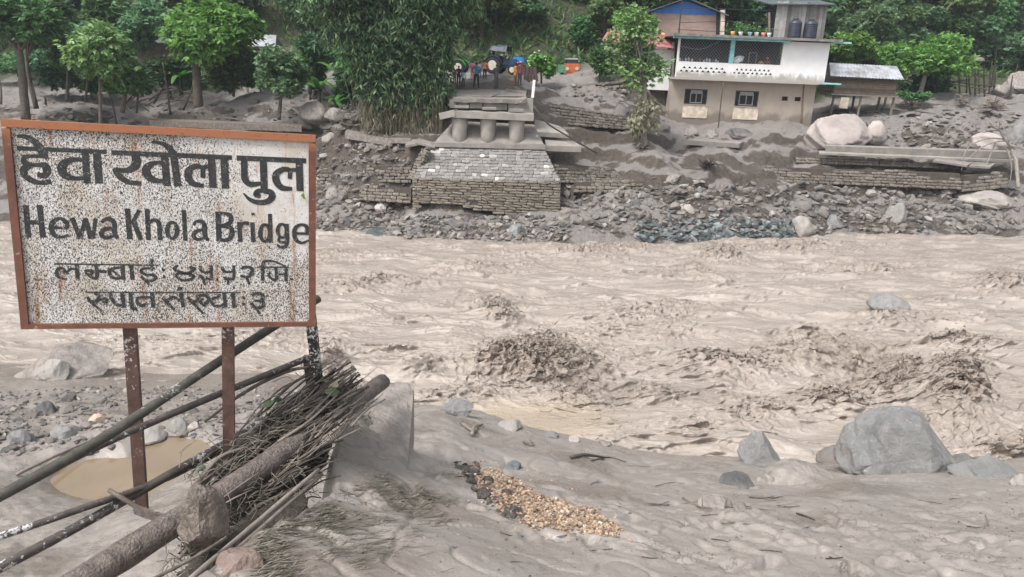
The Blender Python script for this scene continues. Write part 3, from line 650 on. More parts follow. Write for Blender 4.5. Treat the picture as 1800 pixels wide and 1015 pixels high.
    tag(link('water_mist', meshdata('water_mist', vv.reshape(-1, 3), (f3[None]+(np.arange(n)*4)[:, None, None]).reshape(-1, 3), M['spray'], True)), 'fine brown mist hanging over the two largest breakers', 'spray', kind='stuff')
river()
# ochre pool on the gravel bar
pz = float(PW(200, 845, .20)[2])
pv = [PZ(a, b, pz) for a, b in ((20, 845), (110, 790), (330, 752), (420, 770), (430, 830), (310, 890), (230, 915), (60, 890))]
mb = MB(); mb.add(pv, [tuple(range(len(pv)))]); tag(mb.build('puddle', M['puddle']), kind='structure')
# ---------------------------------------------------------------- bridge sign (board-local axes: x right, y into the board, z up)
byaw, btilt, brol, BW, BH = .24908, -.05927, -.03927, 1.45, 1.0407
bc = P(300.17, 406.14, 3.7177)
br_ = np.array([math.cos(byaw), math.sin(byaw), 0]); bn_ = np.array([math.sin(byaw), -math.cos(byaw), 0]); bu_ = np.array([0, 0, 1.])*math.cos(btilt)+bn_*math.sin(btilt)
BR = br_*math.cos(brol)+bu_*math.sin(brol); BU = bu_*math.cos(brol)-br_*math.sin(brol); BN = np.cross(BR, BU)*-1.0   # BN points away from the camera side
if BN@FW < 0: BN = -BN
bo = bc-BR*BW/2-BU*BH/2
def B2(px, py):                                        # photograph point on the board face -> board x, z
    d = ray(px, py); t = ((bo-CAM)@BN)/(d@BN); q = CAM+d*t-bo; return q@BR, q@BU
foot = P(250, 898, 3.7)
sign = thing('bridge_sign', 'speckled white bridge name board in a rusty frame on two leaning posts', 'sign', foot)
bm_ = Matrix([[BR[0], BN[0], BU[0], 0], [BR[1], BN[1], BU[1], 0], [BR[2], BN[2], BU[2], 0], [0, 0, 0, 1]])
def bpart(mb, name, m, par=sign, smooth=False):
    me = meshdata(name, np.vstack(mb.v), mb.f, m, smooth, mb.mi); o = link(name, me, parent=par)
    bm = bmesh.new(); bm.from_mesh(me); bmesh.ops.recalc_face_normals(bm, faces=bm.faces); bm.to_mesh(me); bm.free()
    o.matrix_parent_inverse = Matrix.Identity(4)
    if par is sign: o.matrix_local = Matrix.Translation(Vector(bo-foot)) @ bm_
    return o
fw = .036
mb = MB(); mb.box((BW/2, .012, BH/2), (BW-.03, .012, BH-.03)); board = bpart(mb, 'board', M['board'])
for a, b, c, d in ((BW/2, BH-fw/2+.004, BW, fw), (BW/2, fw/2-.006, BW, fw*.72)):
    mb = MB(); mb.box((a, .012, b), (c, .046, d)); bpart(mb, 'frame_bar', M['frame'])
for a in (fw/2, BW-fw/2):
    mb = MB(); mb.box((a, .012, BH/2-.01), (fw, .044, BH-2*fw+.012)); bpart(mb, 'frame_bar', M['frame'])
# lettering traced as brush strokes; every stroke lies a hair above the one before
def strokes(name, data, conv, wscale):
    mb = MB(); yo = .0045
    for pts, ws in data:
        q = np.array([B2(*conv(a, b)) for a, b in pts]); k = 7 if len(q) > 2 else 1
        c = cat_rom(q, k) if len(q) > 2 else q
        w = np.interp(np.linspace(0, 1, len(c)), np.linspace(0, 1, len(np.atleast_1d(ws))), np.atleast_1d(ws))*wscale
        t = np.gradient(c, axis=0); t /= np.linalg.norm(t, axis=1)[:, None]+1e-12; nn = np.c_[-t[:, 1], t[:, 0]]
        if len(q) == 2:
            pass
        l, r = c+nn*w[:, None]/2, c-nn*w[:, None]/2; m_ = len(c)
        v = np.vstack([np.c_[l[:, 0], np.full(m_, .0098-yo), l[:, 1]], np.c_[r[:, 0], np.full(m_, .0098-yo), r[:, 1]]])
        mb.add(v, [(i, i+1, m_+i+1, m_+i) for i in range(m_-1)]); yo += .00006
    return bpart(mb, name, M['letters'])
SC1 = 1/5.64; PXM = BW/530.
A = lambda x, y: (x*SC1, 220+y*SC1)
O = 1579
def ring(cx, cy, rx, ry, a0=0, a1=360, n=13):
    return [(cx+rx*math.cos(math.radians(t)), cy+ry*math.sin(math.radians(t))) for t in np.linspace(a0, a1, n)]
row1 = [
    ([(163, 231), (1047, 268)], 44), ([(163, 114), (240, 116), (330, 160), (395, 228), (425, 300)], [28, 44, 66, 78, 80]), ([(425, 235), (428, 325)], 82),
    ([(470, 318), (330, 308), (245, 318), (235, 360), (275, 402)], [36, 36, 40, 62, 70]), ([(275, 402), (350, 398), (440, 402), (465, 450), (440, 500), (365, 496)], [34, 40, 66, 80, 64, 46]),
    ([(290, 400), (235, 440), (245, 500), (310, 550), (400, 575), (505, 562)], [60, 72, 70, 58, 46, 52]),
    ([(830, 345), (720, 346), (635, 380), (610, 435), (640, 500), (730, 530), (830, 528)], [40, 48, 78, 92, 76, 48, 40]), ([(842, 255), (862, 580)], 68), ([(955, 260), (980, 582)], 76),
    ([(1100, 274), (O+720, 325)], 50), ([(1330, 290), (1350, 345), (1335, 410), (1260, 450), (1140, 442)], [70, 88, 84, 58, 34]), ([(1135, 430), (1180, 505), (1270, 565), (1402, 582)], [60, 70, 56, 40]),
    ([(1625, 378), (1530, 378), (1462, 415), (1448, 465), (1490, 530), (1570, 556), (1640, 548)], [40, 46, 76, 88, 76, 50, 42]), ([(1628, 300), (1655, 606)], 74),
    ([(O+140, 300), (O+183, 608)], 74), ([(1500, 168), (O+20, 183), (O+95, 228), (O+150, 310)], [26, 40, 66, 80]),
    ([(O+440, 445), (O+405, 415), (O+340, 415), (O+290, 460), (O+290, 525), (O+340, 585), (O+438, 605)], [46, 52, 56, 76, 78, 62, 40]), ([(O+432, 420), (O+430, 525)], 50), ([(O+430, 445), (O+455, 415), (O+500, 420)], 44), ([(O+515, 330), (O+532, 626)], 76), ([(O+640, 330), (O+655, 632)], 76),
    ([(O+765, 327), (O+1455, 356)], 54), ([(O+840, 340), (O+842, 470)], 66), ([(O+842, 460), (O+850, 540), (O+905, 588), (O+1010, 580)], [66, 72, 62, 42]), ([(O+1030, 335), (O+1040, 660)], 74),
    ([(O+1055, 652), (O+985, 655), (O+958, 690), (O+1005, 710)], [40, 52, 60, 40]), ([(O+1030, 655), (O+1100, 668), (O+1118, 712), (O+1070, 760), (O+975, 768), (O+890, 735), (O+835, 678)], [50, 66, 74, 62, 52, 40, 14]),
    ([(O+1310, 470), (O+1275, 442), (O+1215, 445), (O+1160, 490), (O+1160, 555), (O+1215, 622), (O+1318, 634)], [46, 52, 56, 74, 78, 64, 40]), ([(O+1298, 450), (O+1293, 535)], 44), ([(O+1296, 470), (O+1320, 446), (O+1370, 450)], 42), ([(O+1385, 345), (O+1396, 656)], 76)]
strokes('nepali_name_lettering', row1, A, SC1*PXM)
S2 = .15
A2 = lambda x, y: (30+x*S2, 350+y*S2)
D = 260/S2
row2 = [([(98, 75), (130, 455)], 64), ([(258, 72), (298, 455)], 66), ([(120, 275), (290, 280)], 56),
    ([(390, 335), (590, 348)], 36), ([(585, 350), (575, 280), (500, 232), (420, 270), (398, 340), (430, 420), (510, 450), (600, 428)], [44, 60, 40, 60, 66, 60, 38, 30]),
    ([(640, 225), (740, 470)], 58), ([(740, 465), (795, 230)], 46), ([(795, 228), (865, 470)], 58), ([(880, 468), (920, 228)], 44),
    ([(985, 280), (1030, 240), (1100, 245), (1138, 300), (1140, 400), (1180, 470)], [40, 44, 56, 62, 60, 40]), ([(1135, 340), (1020, 360), (985, 415), (1040, 460), (1130, 435)], [36, 52, 60, 44, 36]),
    ([(1290, 115), (1318, 475)], 64), ([(1430, 130), (1345, 290)], 44), ([(1360, 260), (1450, 485)], 60), ([(1520, 118), (1538, 485)], 56), ([(1540, 300), (1590, 250), (1650, 270), (1668, 340), (1672, 485)], [34, 44, 56, 58, 56]),
    (ring(D+82, 370, 58, 95, -90, 275, 17), [38, 58, 38, 58, 38]), ([(D+218, 130), (D+238, 492)], 52),
    ([(D+330, 310), (D+365, 268), (D+430, 268), (D+462, 320), (D+465, 420), (D+505, 492)], [36, 38, 50, 60, 60, 40]), ([(D+460, 360), (D+360, 385), (D+335, 440), (D+385, 478), (D+460, 455)], [32, 50, 56, 40, 32]),
    ([(D+620, 150), (D+632, 500)], 66), ([(D+620, 170), (D+700, 172), (D+765, 200), (D+760, 280), (D+640, 322)], [36, 40, 60, 58, 34]), ([(D+640, 322), (D+760, 335), (D+785, 405), (D+745, 475), (D+640, 488)], [34, 58, 66, 56, 34]),
    ([(D+868, 270), (D+882, 505)], 56), ([(D+885, 330), (D+920, 285), (D+985, 290)], [34, 44, 50]), ([(D+1022, 275), (D+1035, 508)], 54), ([(D+1010, 175), (D+1050, 180)], 30),
    (ring(D+1172, 400, 56, 98, -90, 275, 17), [38, 56, 38, 56, 38]), ([(D+1228, 175), (D+1240, 515)], 50),
    (ring(D+1372, 375, 52, 78, -90, 275, 17), [34, 52, 34, 52, 34]), ([(D+1428, 292), (D+1430, 510), (D+1385, 570), (D+1310, 545)], [46, 50, 44, 30]), ([(D+1340, 455), (D+1335, 500), (D+1430, 515)], [30, 34, 40]),
    ([(D+1520, 405), (D+1690, 408)], 34), ([(D+1668, 405), (D+1660, 330), (D+1600, 302), (D+1535, 335), (D+1512, 410), (D+1545, 490), (D+1610, 515), (D+1685, 485)], [44, 54, 34, 52, 58, 52, 34, 24])]
strokes('english_name_lettering', row2, A2, S2*PXM)
S3 = 1/7.5
A3 = lambda x, y: (80+x*S3, 445+y*S3)
E = 1650
row3 = [([(115, 146), (1490, 166)], 22), ([(265, 262), (235, 215), (180, 205), (145, 250), (165, 320), (280, 352)], [40, 40, 46, 50, 46, 24]), ([(275, 245), (290, 290)], 40), ([(285, 250), (330, 212), (395, 220)], 34), ([(408, 150), (420, 350)], 56),
    ([(655, 160), (680, 270), (650, 340), (560, 290)], [46, 56, 46, 26]), ([(505, 240), (560, 235), (610, 255), (590, 290), (520, 265)], [26, 46, 50, 34, 26]), ([(690, 245), (800, 250)], 44), ([(520, 260), (600, 330), (660, 345)], 30),
    ([(995, 195), (900, 205), (840, 250), (870, 320), (950, 340), (1010, 320)], [34, 44, 54, 44, 40, 34]), ([(880, 235), (980, 310)], 28), ([(1010, 160), (1025, 355)], 56), ([(1125, 165), (1145, 360)], 56),
    ([(1395, 170), (1395, 215)], 44), ([(1440, 205), (1290, 210), (1260, 250), (1330, 290), (1420, 290), (1450, 330), (1400, 365), (1330, 360)], [30, 36, 44, 40, 40, 50, 40, 34]), ([(1255, 310), (1320, 370), (1370, 425)], [46, 40, 34]), ([(1375, 100), (1420, 108)], 50), ([(1395, 80), (1400, 150)], 28),
    ([(1530, 222), (1570, 225)], 36), ([(1545, 318), (1580, 320)], 36),
    ([(E+245, 185), (E+310, 215), (E+220, 270), (E+95, 275), (E+75, 310), (E+150, 360), (E+260, 350), (E+300, 305), (E+215, 275), (E+85, 240), (E+45, 205), (E+95, 165)], [40, 46, 40, 34, 44, 34, 40, 46, 34, 40, 46, 30]),
    ([(E+385, 170), (E+395, 225), (E+450, 258), (E+530, 235), (E+535, 165)], [46, 44, 34, 34, 40]), ([(E+535, 170), (E+530, 340), (E+460, 330)], [38, 44, 30]), ([(E+375, 300), (E+420, 330), (E+450, 425)], [50, 44, 36]), ([(E+600, 350), (E+625, 350)], 34),
    ([(E+675, 180), (E+690, 230), (E+745, 255), (E+825, 235), (E+825, 165)], [46, 44, 34, 34, 40]), ([(E+828, 170), (E+830, 320), (E+790, 350), (E+690, 320)], [38, 44, 40, 30]), ([(E+700, 340), (E+750, 360), (E+755, 420)], [36, 36, 30]),
    ([(E+935, 215), (E+975, 185), (E+1060, 200), (E+1070, 260), (E+1010, 320), (E+915, 300)], [40, 40, 46, 54, 46, 34]), ([(E+990, 310), (E+1040, 420)], [40, 34]),
    ([(E+1150, 188), (E+1560, 190)], 20), ([(E+1210, 370), (E+1215, 160), (E+1250, 110), (E+1370, 115), (E+1520, 180)], [46, 50, 36, 28, 22]), ([(E+1385, 195), (E+1395, 330), (E+1350, 355), (E+1290, 290), (E+1320, 260)], [46, 50, 40, 36, 30]), ([(E+1400, 285), (E+1510, 280)], 30), ([(E+1520, 190), (E+1522, 375)], 46), ([(E+1575, 345), (E+1612, 347)], 40),
    # second line
    ([(515, 518), (E+895, 525)], 17), ([(640, 530), (700, 570), (670, 640), (590, 640), (550, 585)], [40, 54, 50, 46, 40]), ([(590, 650), (740, 770)], [40, 28]), ([(700, 620), (790, 600), (800, 640), (745, 650)], 38),
    ([(850, 530), (870, 610), (930, 680), (1020, 690)], [50, 46, 46, 30]), ([(1005, 530), (1035, 725)], 52), ([(1115, 530), (1140, 720), (1210, 740)], [54, 54, 24]), ([(1380, 585), (1230, 590), (1205, 640), (1260, 695), (1320, 670)], [30, 36, 44, 50, 34]), ([(1400, 530), (1415, 720)], 52),
    ([(1600, 640), (1540, 590)], 46), ([(1560, 620), (1700, 750)], [50, 34]), ([(1590, 640), (1680, 580), (1790, 640)], 38), ([(E+130, 530), (E+165, 715)], 52), ([(E+90, 470), (E+150, 475)], 44),
    ([(E+225, 585), (E+260, 620), (E+330, 640), (E+370, 570)], [46, 44, 40, 40]), ([(E+250, 620), (E+430, 800)], [46, 34]), ([(E+330, 570), (E+440, 560), (E+500, 600), (E+450, 690), (E+390, 650), (E+430, 600)], [40, 40, 50, 46, 36, 30]), ([(E+500, 610), (E+560, 600), (E+640, 570), (E+640, 540)], 36),
    ([(E+520, 625), (E+570, 690), (E+640, 700), (E+720, 660)], [46, 46, 40, 34]), ([(E+700, 530), (E+722, 720)], 50), ([(E+815, 530), (E+835, 720)], 50), ([(E+935, 585), (E+975, 588)], 40), ([(E+945, 672), (E+985, 675)], 40),
    ([(E+1065, 560), (E+1140, 530), (E+1220, 565), (E+1190, 625), (E+1105, 630)], [40, 40, 50, 44, 34]), ([(E+1130, 630), (E+1220, 650), (E+1200, 715), (E+1110, 715), (E+1060, 655)], [36, 46, 48, 44, 40]), ([(E+1130, 710), (E+1165, 805)], [36, 30])]
strokes('length_and_span_lettering', row3, A3, S3*PXM)
mb = MB(); lx, lz = B2(533, 345); mb.add([(lx-.012, -.008, lz+.006), (lx+.004, -.012, lz+.02), (lx+.012, -.007, lz-.018), (lx, -.006, lz-.012)], [(0, 1, 2, 3)])
o = bpart(mb, 'stuck_leaf', M['lf_bright']); 
# posts, standing just behind the board
for (t0, t1) in (((221, 545), (250, 900)), ((398, 545), (403, 805))):
    x0, z0 = B2(*t0); a = bo+BR*x0+BU*z0+BN*.062; b = P(t1[0], t1[1], a[1]-.02)
    mb = MB(); mb.bar(a, b, .062, .05, up=BN); mb.build('post', M['post_rust'], sign)

# ---------------------------------------------------------------- broken railing
rl = thing('bridge_railing', 'bent railing of flaking black pipes sloping down behind the sign', 'railing', P(545, 690, 4.3))
for nm, pts, r, m in (('upper_rail', [(-120, 935, 2.6), (150, 790, 3.15), (330, 672, 3.7), (475, 578, 4.15), (560, 525, 4.45)], .026, 'rail_dark'),
                      ('middle_rail', [(-60, 905, 2.75), (140, 800, 3.25), (330, 716, 3.85), (535, 632, 4.4)], .0205, 'rail'),
                      ('lower_rail', [(-120, 985, 2.9), (150, 892, 3.35), (300, 838, 3.75), (480, 745, 4.3)], .019, 'rail'),
                      ('lower_rail', [(-120, 1060, 2.75), (120, 935, 3.25), (310, 828, 3.78), (470, 738, 4.2), (556, 686, 4.42)], .026, 'rail')):
    mb = MB(); mb.tube([P(*q) for q in pts], [r], 12, 4); mb.build(nm, M[m], rl, smooth=True)
mb = MB(); mb.bar(P(546, 556, 4.35), P(561, 692, 4.35), .06, .055); mb.build('end_post', M['post_paint'], rl)
mb = MB(); mb.bar(P(538, 626, 4.42), P(547, 700, 4.42), .038, .035); mb.build('rail_stub', M['rail'], rl)

def ground_px(px, py, h=near_h, y0=1.5, y1=16.):       # first meeting of the photograph ray with the ground
    Ys = np.linspace(y0, y1, 700); d = ray(px, py); p = CAM+d[None]*(Ys/d[1])[:, None]
    b = p[:, 2] < h(p[:, 0], p[:, 1]); i = int(np.argmax(b)) if b.any() else len(Ys)-1
    return p[i]
# ---------------------------------------------------------------- drift heap on the broken parapet
mb = MB(); mb.tube([P(85, 1060, 2.62), P(250, 955, 3.02), P(400, 862, 3.45), P(560, 752, 4.15), P(673, 671, 5.0)], [.070, .072, .066, .062, .058], 14, 5, wob=.04)
tag(mb.build('water_pipe', M['log'], smooth=True), 'thick mud coated pipe lying diagonally through the drift heap', 'pipe')
gA, gB = ground_px(640, 850), ground_px(712, 845)
top = [PZ(640, 671, gA[2]-.03), PZ(728, 674, gA[2]-.05), gB-np.array([0, 0, .10]), gA-np.array([0, 0, .10])]
v = []
mb = MB(); nu, nv = 10, 16; g = []
for i in range(nv):
    for j in range(nu):
        a = i/(nv-1); b = j/(nu-1); q = (np.array(top[0])*(1-b)+np.array(top[1])*b)*(1-a)+(np.array(top[3])*(1-b)+np.array(top[2])*b)*a
        g.append(q+np.array([0, 0, .012*float(gn(q[0]*4, q[1]*4, 4))-.015*(b > .95)*(i % 3 == 1)]))
g = np.array(g); idx = lambda i, j: i*nu+j
f = [(idx(i, j), idx(i, j+1), idx(i+1, j+1), idx(i+1, j)) for i in range(nv-1) for j in range(nu-1)]
low = g.copy(); low[:, 2] -= .5; n0 = len(g)
bd = [idx(0, j) for j in range(nu)]+[idx(i, nu-1) for i in range(1, nv)]+[idx(nv-1, j) for j in range(nu-2, -1, -1)]+[idx(i, 0) for i in range(nv-2, 0, -1)]
f += [(bd[k], bd[(k+1) % len(bd)], n0+bd[(k+1) % len(bd)], n0+bd[k]) for k in range(len(bd))]
mb.add(np.vstack([g, low]), f); tag(mb.build('parapet_slab', M['concrete_mud']), 'mud smeared concrete parapet block ending above the river', 'concrete block')
def chunk(name, label, px, py, Y, dims, seed, m, cat='concrete block', rot=(0, 0, 0), sink=.3, sub_=4, cuts=7, **kw):
    v, f = rock_verts(sub_, seed, cuts=cuts, dims=dims, **kw); v = v @ np.array(Euler(rot).to_matrix()).T
    c = P(px, py, Y); o = link(name, meshdata(name, v, f, M[m], False), c); return tag(o, label, cat)
o = chunk('concrete_stump', 'mud caked broken concrete guard post standing in the drift', 358, 915, 3.02, (.12, .12, .19), 21, 'stump', cuts=10, rough=.11, fine=.05, sub_=5, cutd=(.6, .82), rot=(.1, -.12, .5))
o = chunk('concrete_kerb_piece', 'reddish broken concrete lump half buried at the bottom edge', 425, 1000, 2.62, (.11, .16, .10), 23, 'concrete_red', cuts=10, rough=.07, cutd=(.5, .75), rot=(.1, .2, .3))
mb = MB(); mb.bar(P(236, 895, 3.3), P(322, 926, 3.12), .012, .055); tag(mb.build('steel_strip', M['log']), 'short flat steel strip beside the foot of the left sign post', 'strip')
for k, (a, b) in enumerate((((330, 1022, 2.45), (560, 826, 3.55)), ((352, 1024, 2.47), (566, 834, 3.56)))):
    mb = MB(); mb.tube([P(*a), P((a[0]+b[0])/2-4, (a[1]+b[1])/2+3, (a[2]+b[2])/2-.02), P(*b)], [.0115], 8, 6, wob=.12)
    tag(mb.build('bamboo_pole', M['stick'], smooth=True), ['long thin pole, upper of the pair lying beside the dark hollow', 'long thin pole, lower of the pair lying beside the dark hollow'][k], 'pole')
mb = MB(); mb.tube([P(265, 1020, 2.5), P(320, 992, 2.6), P(372, 962, 2.68), P(398, 945, 2.78)], [.008], 7, 8, wob=.25)
tag(mb.build('rope', M['stick'], smooth=True), 'twisted muddy rope at the bottom of the drift heap', 'rope')
def stick(pts, r, m='stick', name='driftwood_stick', label='thin muddy branch tangled in the drift heap against the railing', group='branches in the drift heap', n=6, cat='branch'):
    mb = MB(); mb.tube(pts, r, n, 5, wob=.12); return tag(mb.build(name, M[m], smooth=True), label, cat, group)
stick([P(192, 862, 3.42), P(225, 882, 3.36), P(262, 902, 3.3), P(315, 910, 3.2)], [.013, .014, .015, .012], label='forked bare root curling over the flat steel strip', group=None)
stick([P(310, 905, 3.5), P(420, 850, 3.7), P(520, 770, 4.05), P(572, 700, 4.3)], [.026, .027, .024, .018], label='thickest straight branch along the top of the drift heap', group=None)
stick([P(405, 1000, 2.9), P(440, 905, 3.4), P(500, 868, 3.6), P(560, 840, 3.75)], [.012], label='pale bent branch crossing the dark hollow under the pipe', group=None)
stick([P(360, 742, 4.0), P(560, 650, 4.5), P(470, 600, 4.4)][:1]+[P(430, 690, 4.1), P(500, 655, 4.3), P(546, 645, 4.36)], [.008, .012, .01], label='thin branch leaning on the railing end post', group=None)
stick([P(420, 768, 4.0), P(510, 730, 4.15), P(575, 690, 4.3)], [.009, .011, .006])
for k in range(150):
    t = RNG.uniform(-.05, .8); u = t+RNG.uniform(.25, .62)
    def lp(t, off, lift):
        x = 345+255*t; y = 868-190*t; return P(x+off*.45, y+off*.62, 3.5+.8*t-.0012*off+lift)
    o1 = RNG.normal(2, 25); o2 = o1+RNG.normal(0, 11); li = RNG.uniform(-.05, .14)
    u = min(u, 1.12); mid = lp((t+u)/2, (o1+o2)/2+RNG.normal(0, 7), li)+np.array([0, 0, RNG.uniform(-.01, .03)])
    r0 = RNG.choice([.004, .006, .008, .011, .014], p=[.2, .3, .25, .16, .09])
    stick([lp(t, o1, li), mid, lp(u, o2, li)], [r0, r0*.9, r0*.5], m='stick' if RNG.random() < .7 else 'darkstick', n=5)
for k in range(60):                                     # under the pipe, in the hollow
    x, y = RNG.uniform(300, 560), 0; y = 1010-.66*(x-300)+RNG.normal(-28, 26)
    Y = 2.75+(x-300)/260*.9+.25; a = RNG.uniform(.25, .75); L = RNG.uniform(25, 75)
    r0 = RNG.choice([.004, .006, .009]); 
    stick([P(x, y, Y), P(x+L*.5, y-L*a*.5+RNG.normal(0, 8), Y+.03), P(x+L, y-L*a, Y+.1)], [r0, r0*.9, r0*.5], m='darkstick' if RNG.random() < .6 else 'stick', label='thin dark branch in the hollow under the mud coated pipe', group='branches in the hollow under the pipe', n=5)
for k in range(90):                                     # shreds lying over the lower side of the pipe towards the slab
    t = RNG.uniform(.1, .95); u = t+RNG.uniform(.08, .3); o1 = RNG.uniform(30, 100); o2 = o1+RNG.normal(-6, 14)
    def lq(t, off, z): return P(345+255*t+off*.45, 868-190*t+off*.62, 3.5+.8*t-.0022*off+z)
    r0 = RNG.choice([.003, .005, .008]); stick([lq(t, o1, .0), lq((t+u)/2, (o1+o2)/2+RNG.normal(0, 6), .02), lq(u, o2, .0)], [r0, r0, r0*.5], m='stick' if RNG.random() < .75 else 'darkstick', label='thin muddy branch lying between the big pipe and the pale parapet block', group='branches between pipe and parapet block', n=5)
# added debris core, coloured near black to stand in for shade under the sticks
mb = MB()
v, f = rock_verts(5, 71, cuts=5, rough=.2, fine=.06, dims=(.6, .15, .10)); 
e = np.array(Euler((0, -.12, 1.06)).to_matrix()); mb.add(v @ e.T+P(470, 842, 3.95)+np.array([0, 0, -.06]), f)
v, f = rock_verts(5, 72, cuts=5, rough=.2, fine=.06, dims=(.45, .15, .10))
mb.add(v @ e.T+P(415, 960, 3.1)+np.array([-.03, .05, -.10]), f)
tag(mb.build('drift_shade_core', M['drift']), 'debris core coloured dark for the shade under the drift branches', 'debris', kind='stuff')
# stringy roots and shredded fibre caught in the heap
mb = MB()
for k in range(620):
    t = RNG.uniform(0, 1.05); off = RNG.normal(14, 42); c = P(345+255*t+off*.5, 872-190*t+off*.65, 3.5+.8*t+RNG.uniform(-.08, .03))
    d = RNG.normal(size=3)*np.array([.07, .05, .05])+np.array([.05, .06, .0]); mb.tube([c, c+d*.5+RNG.normal(0, .015, 3), c+d+np.array([0, 0, -.03])], [RNG.uniform(.0015, .004), .0012], 4, 3, caps=False)
for k in range(320):
    x = RNG.uniform(290, 560); y = 1015-.66*(x-290)+RNG.normal(-10, 30); c = P(x, y, 2.85+(x-300)/260*.9+RNG.uniform(-.05, .2))
    d = RNG.normal(size=3)*np.array([.05, .04, .05])+np.array([.02, .02, -.05]); mb.tube([c, c+d*.5+RNG.normal(0, .015, 3), c+d], [RNG.uniform(.0015, .004), .0012], 4, 3, caps=False)
tag(mb.build('root_fibre', M['grassmat'], smooth=True), 'shredded roots and fibre matted through the drift heap', 'debris', kind='stuff')
def leaf_blade(L, W, n=5, fold=.15):
    t = np.linspace(0, 1, n); w = W*np.sin(np.pi*np.clip(t*.92+.06, 0, 1))**.8; z = -.25*L*t**2
    v = np.vstack([np.c_[L*t, w, z+fold*w], np.c_[L*t, 0*t, z], np.c_[L*t, -w, z+fold*w]])
    f = [(i, i+1, n+i+1, n+i) for i in range(n-1)]+[(n+i, n+i+1, 2*n+i+1, 2*n+i) for i in range(n-1)]
    return v, f
for k, (px, py, Y, s_, m, lab) in enumerate(((572, 690, 4.2, .09, 'lf_grey', 'broad grey green leaf at the top of the drift heap'), (585, 676, 4.22, .07, 'lf_dry', 'curled muddy leaf behind the broad leaf on the heap'), (486, 706, 4.1, .08, 'lf_dark', 'dark leaf caught between the rails'), (366, 822, 3.66, .08, 'lf_dark', 'dark leaf hanging in front of the ochre pool'), (350, 824, 3.7, .06, 'lf_dark', 'small dark leaf beside the ochre pool'), (462, 715, 4.05, .07, 'lf_grey', 'small green leaf lying on the lower rail'))):
    v, f = leaf_blade(s_, s_*.33); o = link('fallen_leaf', meshdata('fallen_leaf', v, f, M[m], True), P(px, py, Y), (RNG.uniform(.2, .9), RNG.uniform(-.6, .3), RNG.uniform(0, 6))); tag(o, lab, 'leaf')
# flattened grass combed by the water over the road edge
V = []; F = []; n0 = 0
for k in range(5200):
    px = RNG.uniform(430, 800); line = 1010-.72*(px-420)
    py = line+RNG.gamma(1.6, 45)-35
    if py > 1030 or py < 700 or (px > 610 and py < 800 and RNG.random() < .75): continue
    if gn(px*.012, py*.02, 55) < RNG.uniform(-.4, .5): continue
    Y = 2.55+(1015-py)*.0072+.0006*(px-500); c = P(px, py, Y); c = np.array([c[0], c[1], 0.])
    L = RNG.uniform(.05, .17); a = RNG.normal(.62, .22); d = np.array([math.cos(a), math.sin(a), 0]); w = np.array([-d[1], d[0], 0])*RNG.uniform(.0012, .003)
    q = [c, c+d*L*.5+RNG.normal(0, .008, 3)*[1, 1, 0], c+d*L+RNG.normal(0, .012, 3)*[1, 1, 0]]
    V += [q[0]-w, q[0]+w, q[1]-w, q[1]+w, q[2]]; F += [(n0, n0+1, n0+3, n0+2), (n0+2, n0+3, n0+4)]; n0 += 5
V = np.array(V); zz = near_h(V[:, 0], V[:, 1]); V[:, 2] = zz+np.tile([.002, .002, .018, .018, .004], len(V)//5)*np.repeat(RNG.uniform(.3, 1.2, len(V)//5), 5)
tag(link('flattened_grass', meshdata('flattened_grass', V, F, M['grassmat'])), 'muddy grass combed flat by the flood along the road edge', 'grass', kind='stuff')

# ---------------------------------------------------------------- near bank stones
def boulder(px, py, wpx, hpx, seed, m, label, name='boulder', cat='boulder', h=near_h, rng=(1.5, 16.), rz=0., tilt=0., sub_=4, smooth=False, depth=.85, sink=.3, at=None, group=None, **kw):
    g = np.asarray(at) if at is not None else ground_px(px, py, h, *rng)
    s_ = np.linalg.norm(g-CAM)/FPX; a = wpx*s_/2; c_ = hpx*s_*.62
    v, f = rock_verts(sub_, seed, dims=(a, a*depth, c_), **kw); e = np.array(Euler((tilt, 0, rz)).to_matrix()); v = v @ e.T
    v[:, 2] = np.where(v[:, 2] < 0, v[:, 2]*.75, v[:, 2])+c_*(.45-sink*1.2); v[:, :2] *= (1+.22*np.clip(-v[:, 2:3]/c_, -.6, 1)); v[:, 1] += a*depth*.5
    return tag(link(name, meshdata(name, v, f, M[m], smooth), g), label, cat, group)
boulder(1590, 828, 178, 112, 3, 'boulder', 'largest grey boulder at the edge of the river, white veined', cuts=4, rough=.09, sub_=5, rz=0, cutd=(.72, .9), sink=.22, smooth=True, fine=.045, planes=((-.92, -.25, .25, .74), (-.25, -.9, .22, .72), (.05, -.1, 1, .88), (.75, -.25, .55, .74), (-.5, .1, .8, .84)))
boulder(1530, 834, 90, 42, 5, 'boulder', 'low grey slab lying against the left foot of the largest boulder', cuts=9, rz=.5, sink=.25)
boulder(1640, 822, 80, 38, 12, 'boulder', 'broken grey lump at the right foot of the largest boulder', cuts=9, rz=1.1, sink=.3)
boulder(1340, 818, 82, 62, 8, 'boulder', 'steep dark grey rock left of the largest boulder', cuts=5, rough=.08, sub_=5, cutd=(.7, .9), sink=.15, planes=((-.8, -.3, .45, .5), (.75, -.2, .5, .5), (-.1, -.9, .3, .6)))
boulder(1475, 815, 58, 34, 9, 'rubble', 'rounded brown rock between the two grey boulders', cuts=4, rough=.12, smooth=True)
boulder(1405, 812, 70, 34, 31, 'rock_grey', 'mud covered rock behind the steep dark rock', cuts=5, smooth=True)
boulder(1300, 856, 58, 26, 14, 'rubble', 'flat tan rock sunk in the mud below the dark rock', cuts=6)
boulder(1352, 850, 34, 18, 15, 'concrete_mud', 'small mud coated rock right of the flat tan rock', cuts=5, smooth=True)
boulder(1258, 892, 62, 26, 16, 'concrete_mud', 'long mud coated rock with twigs around it', cuts=7, rz=-.5)
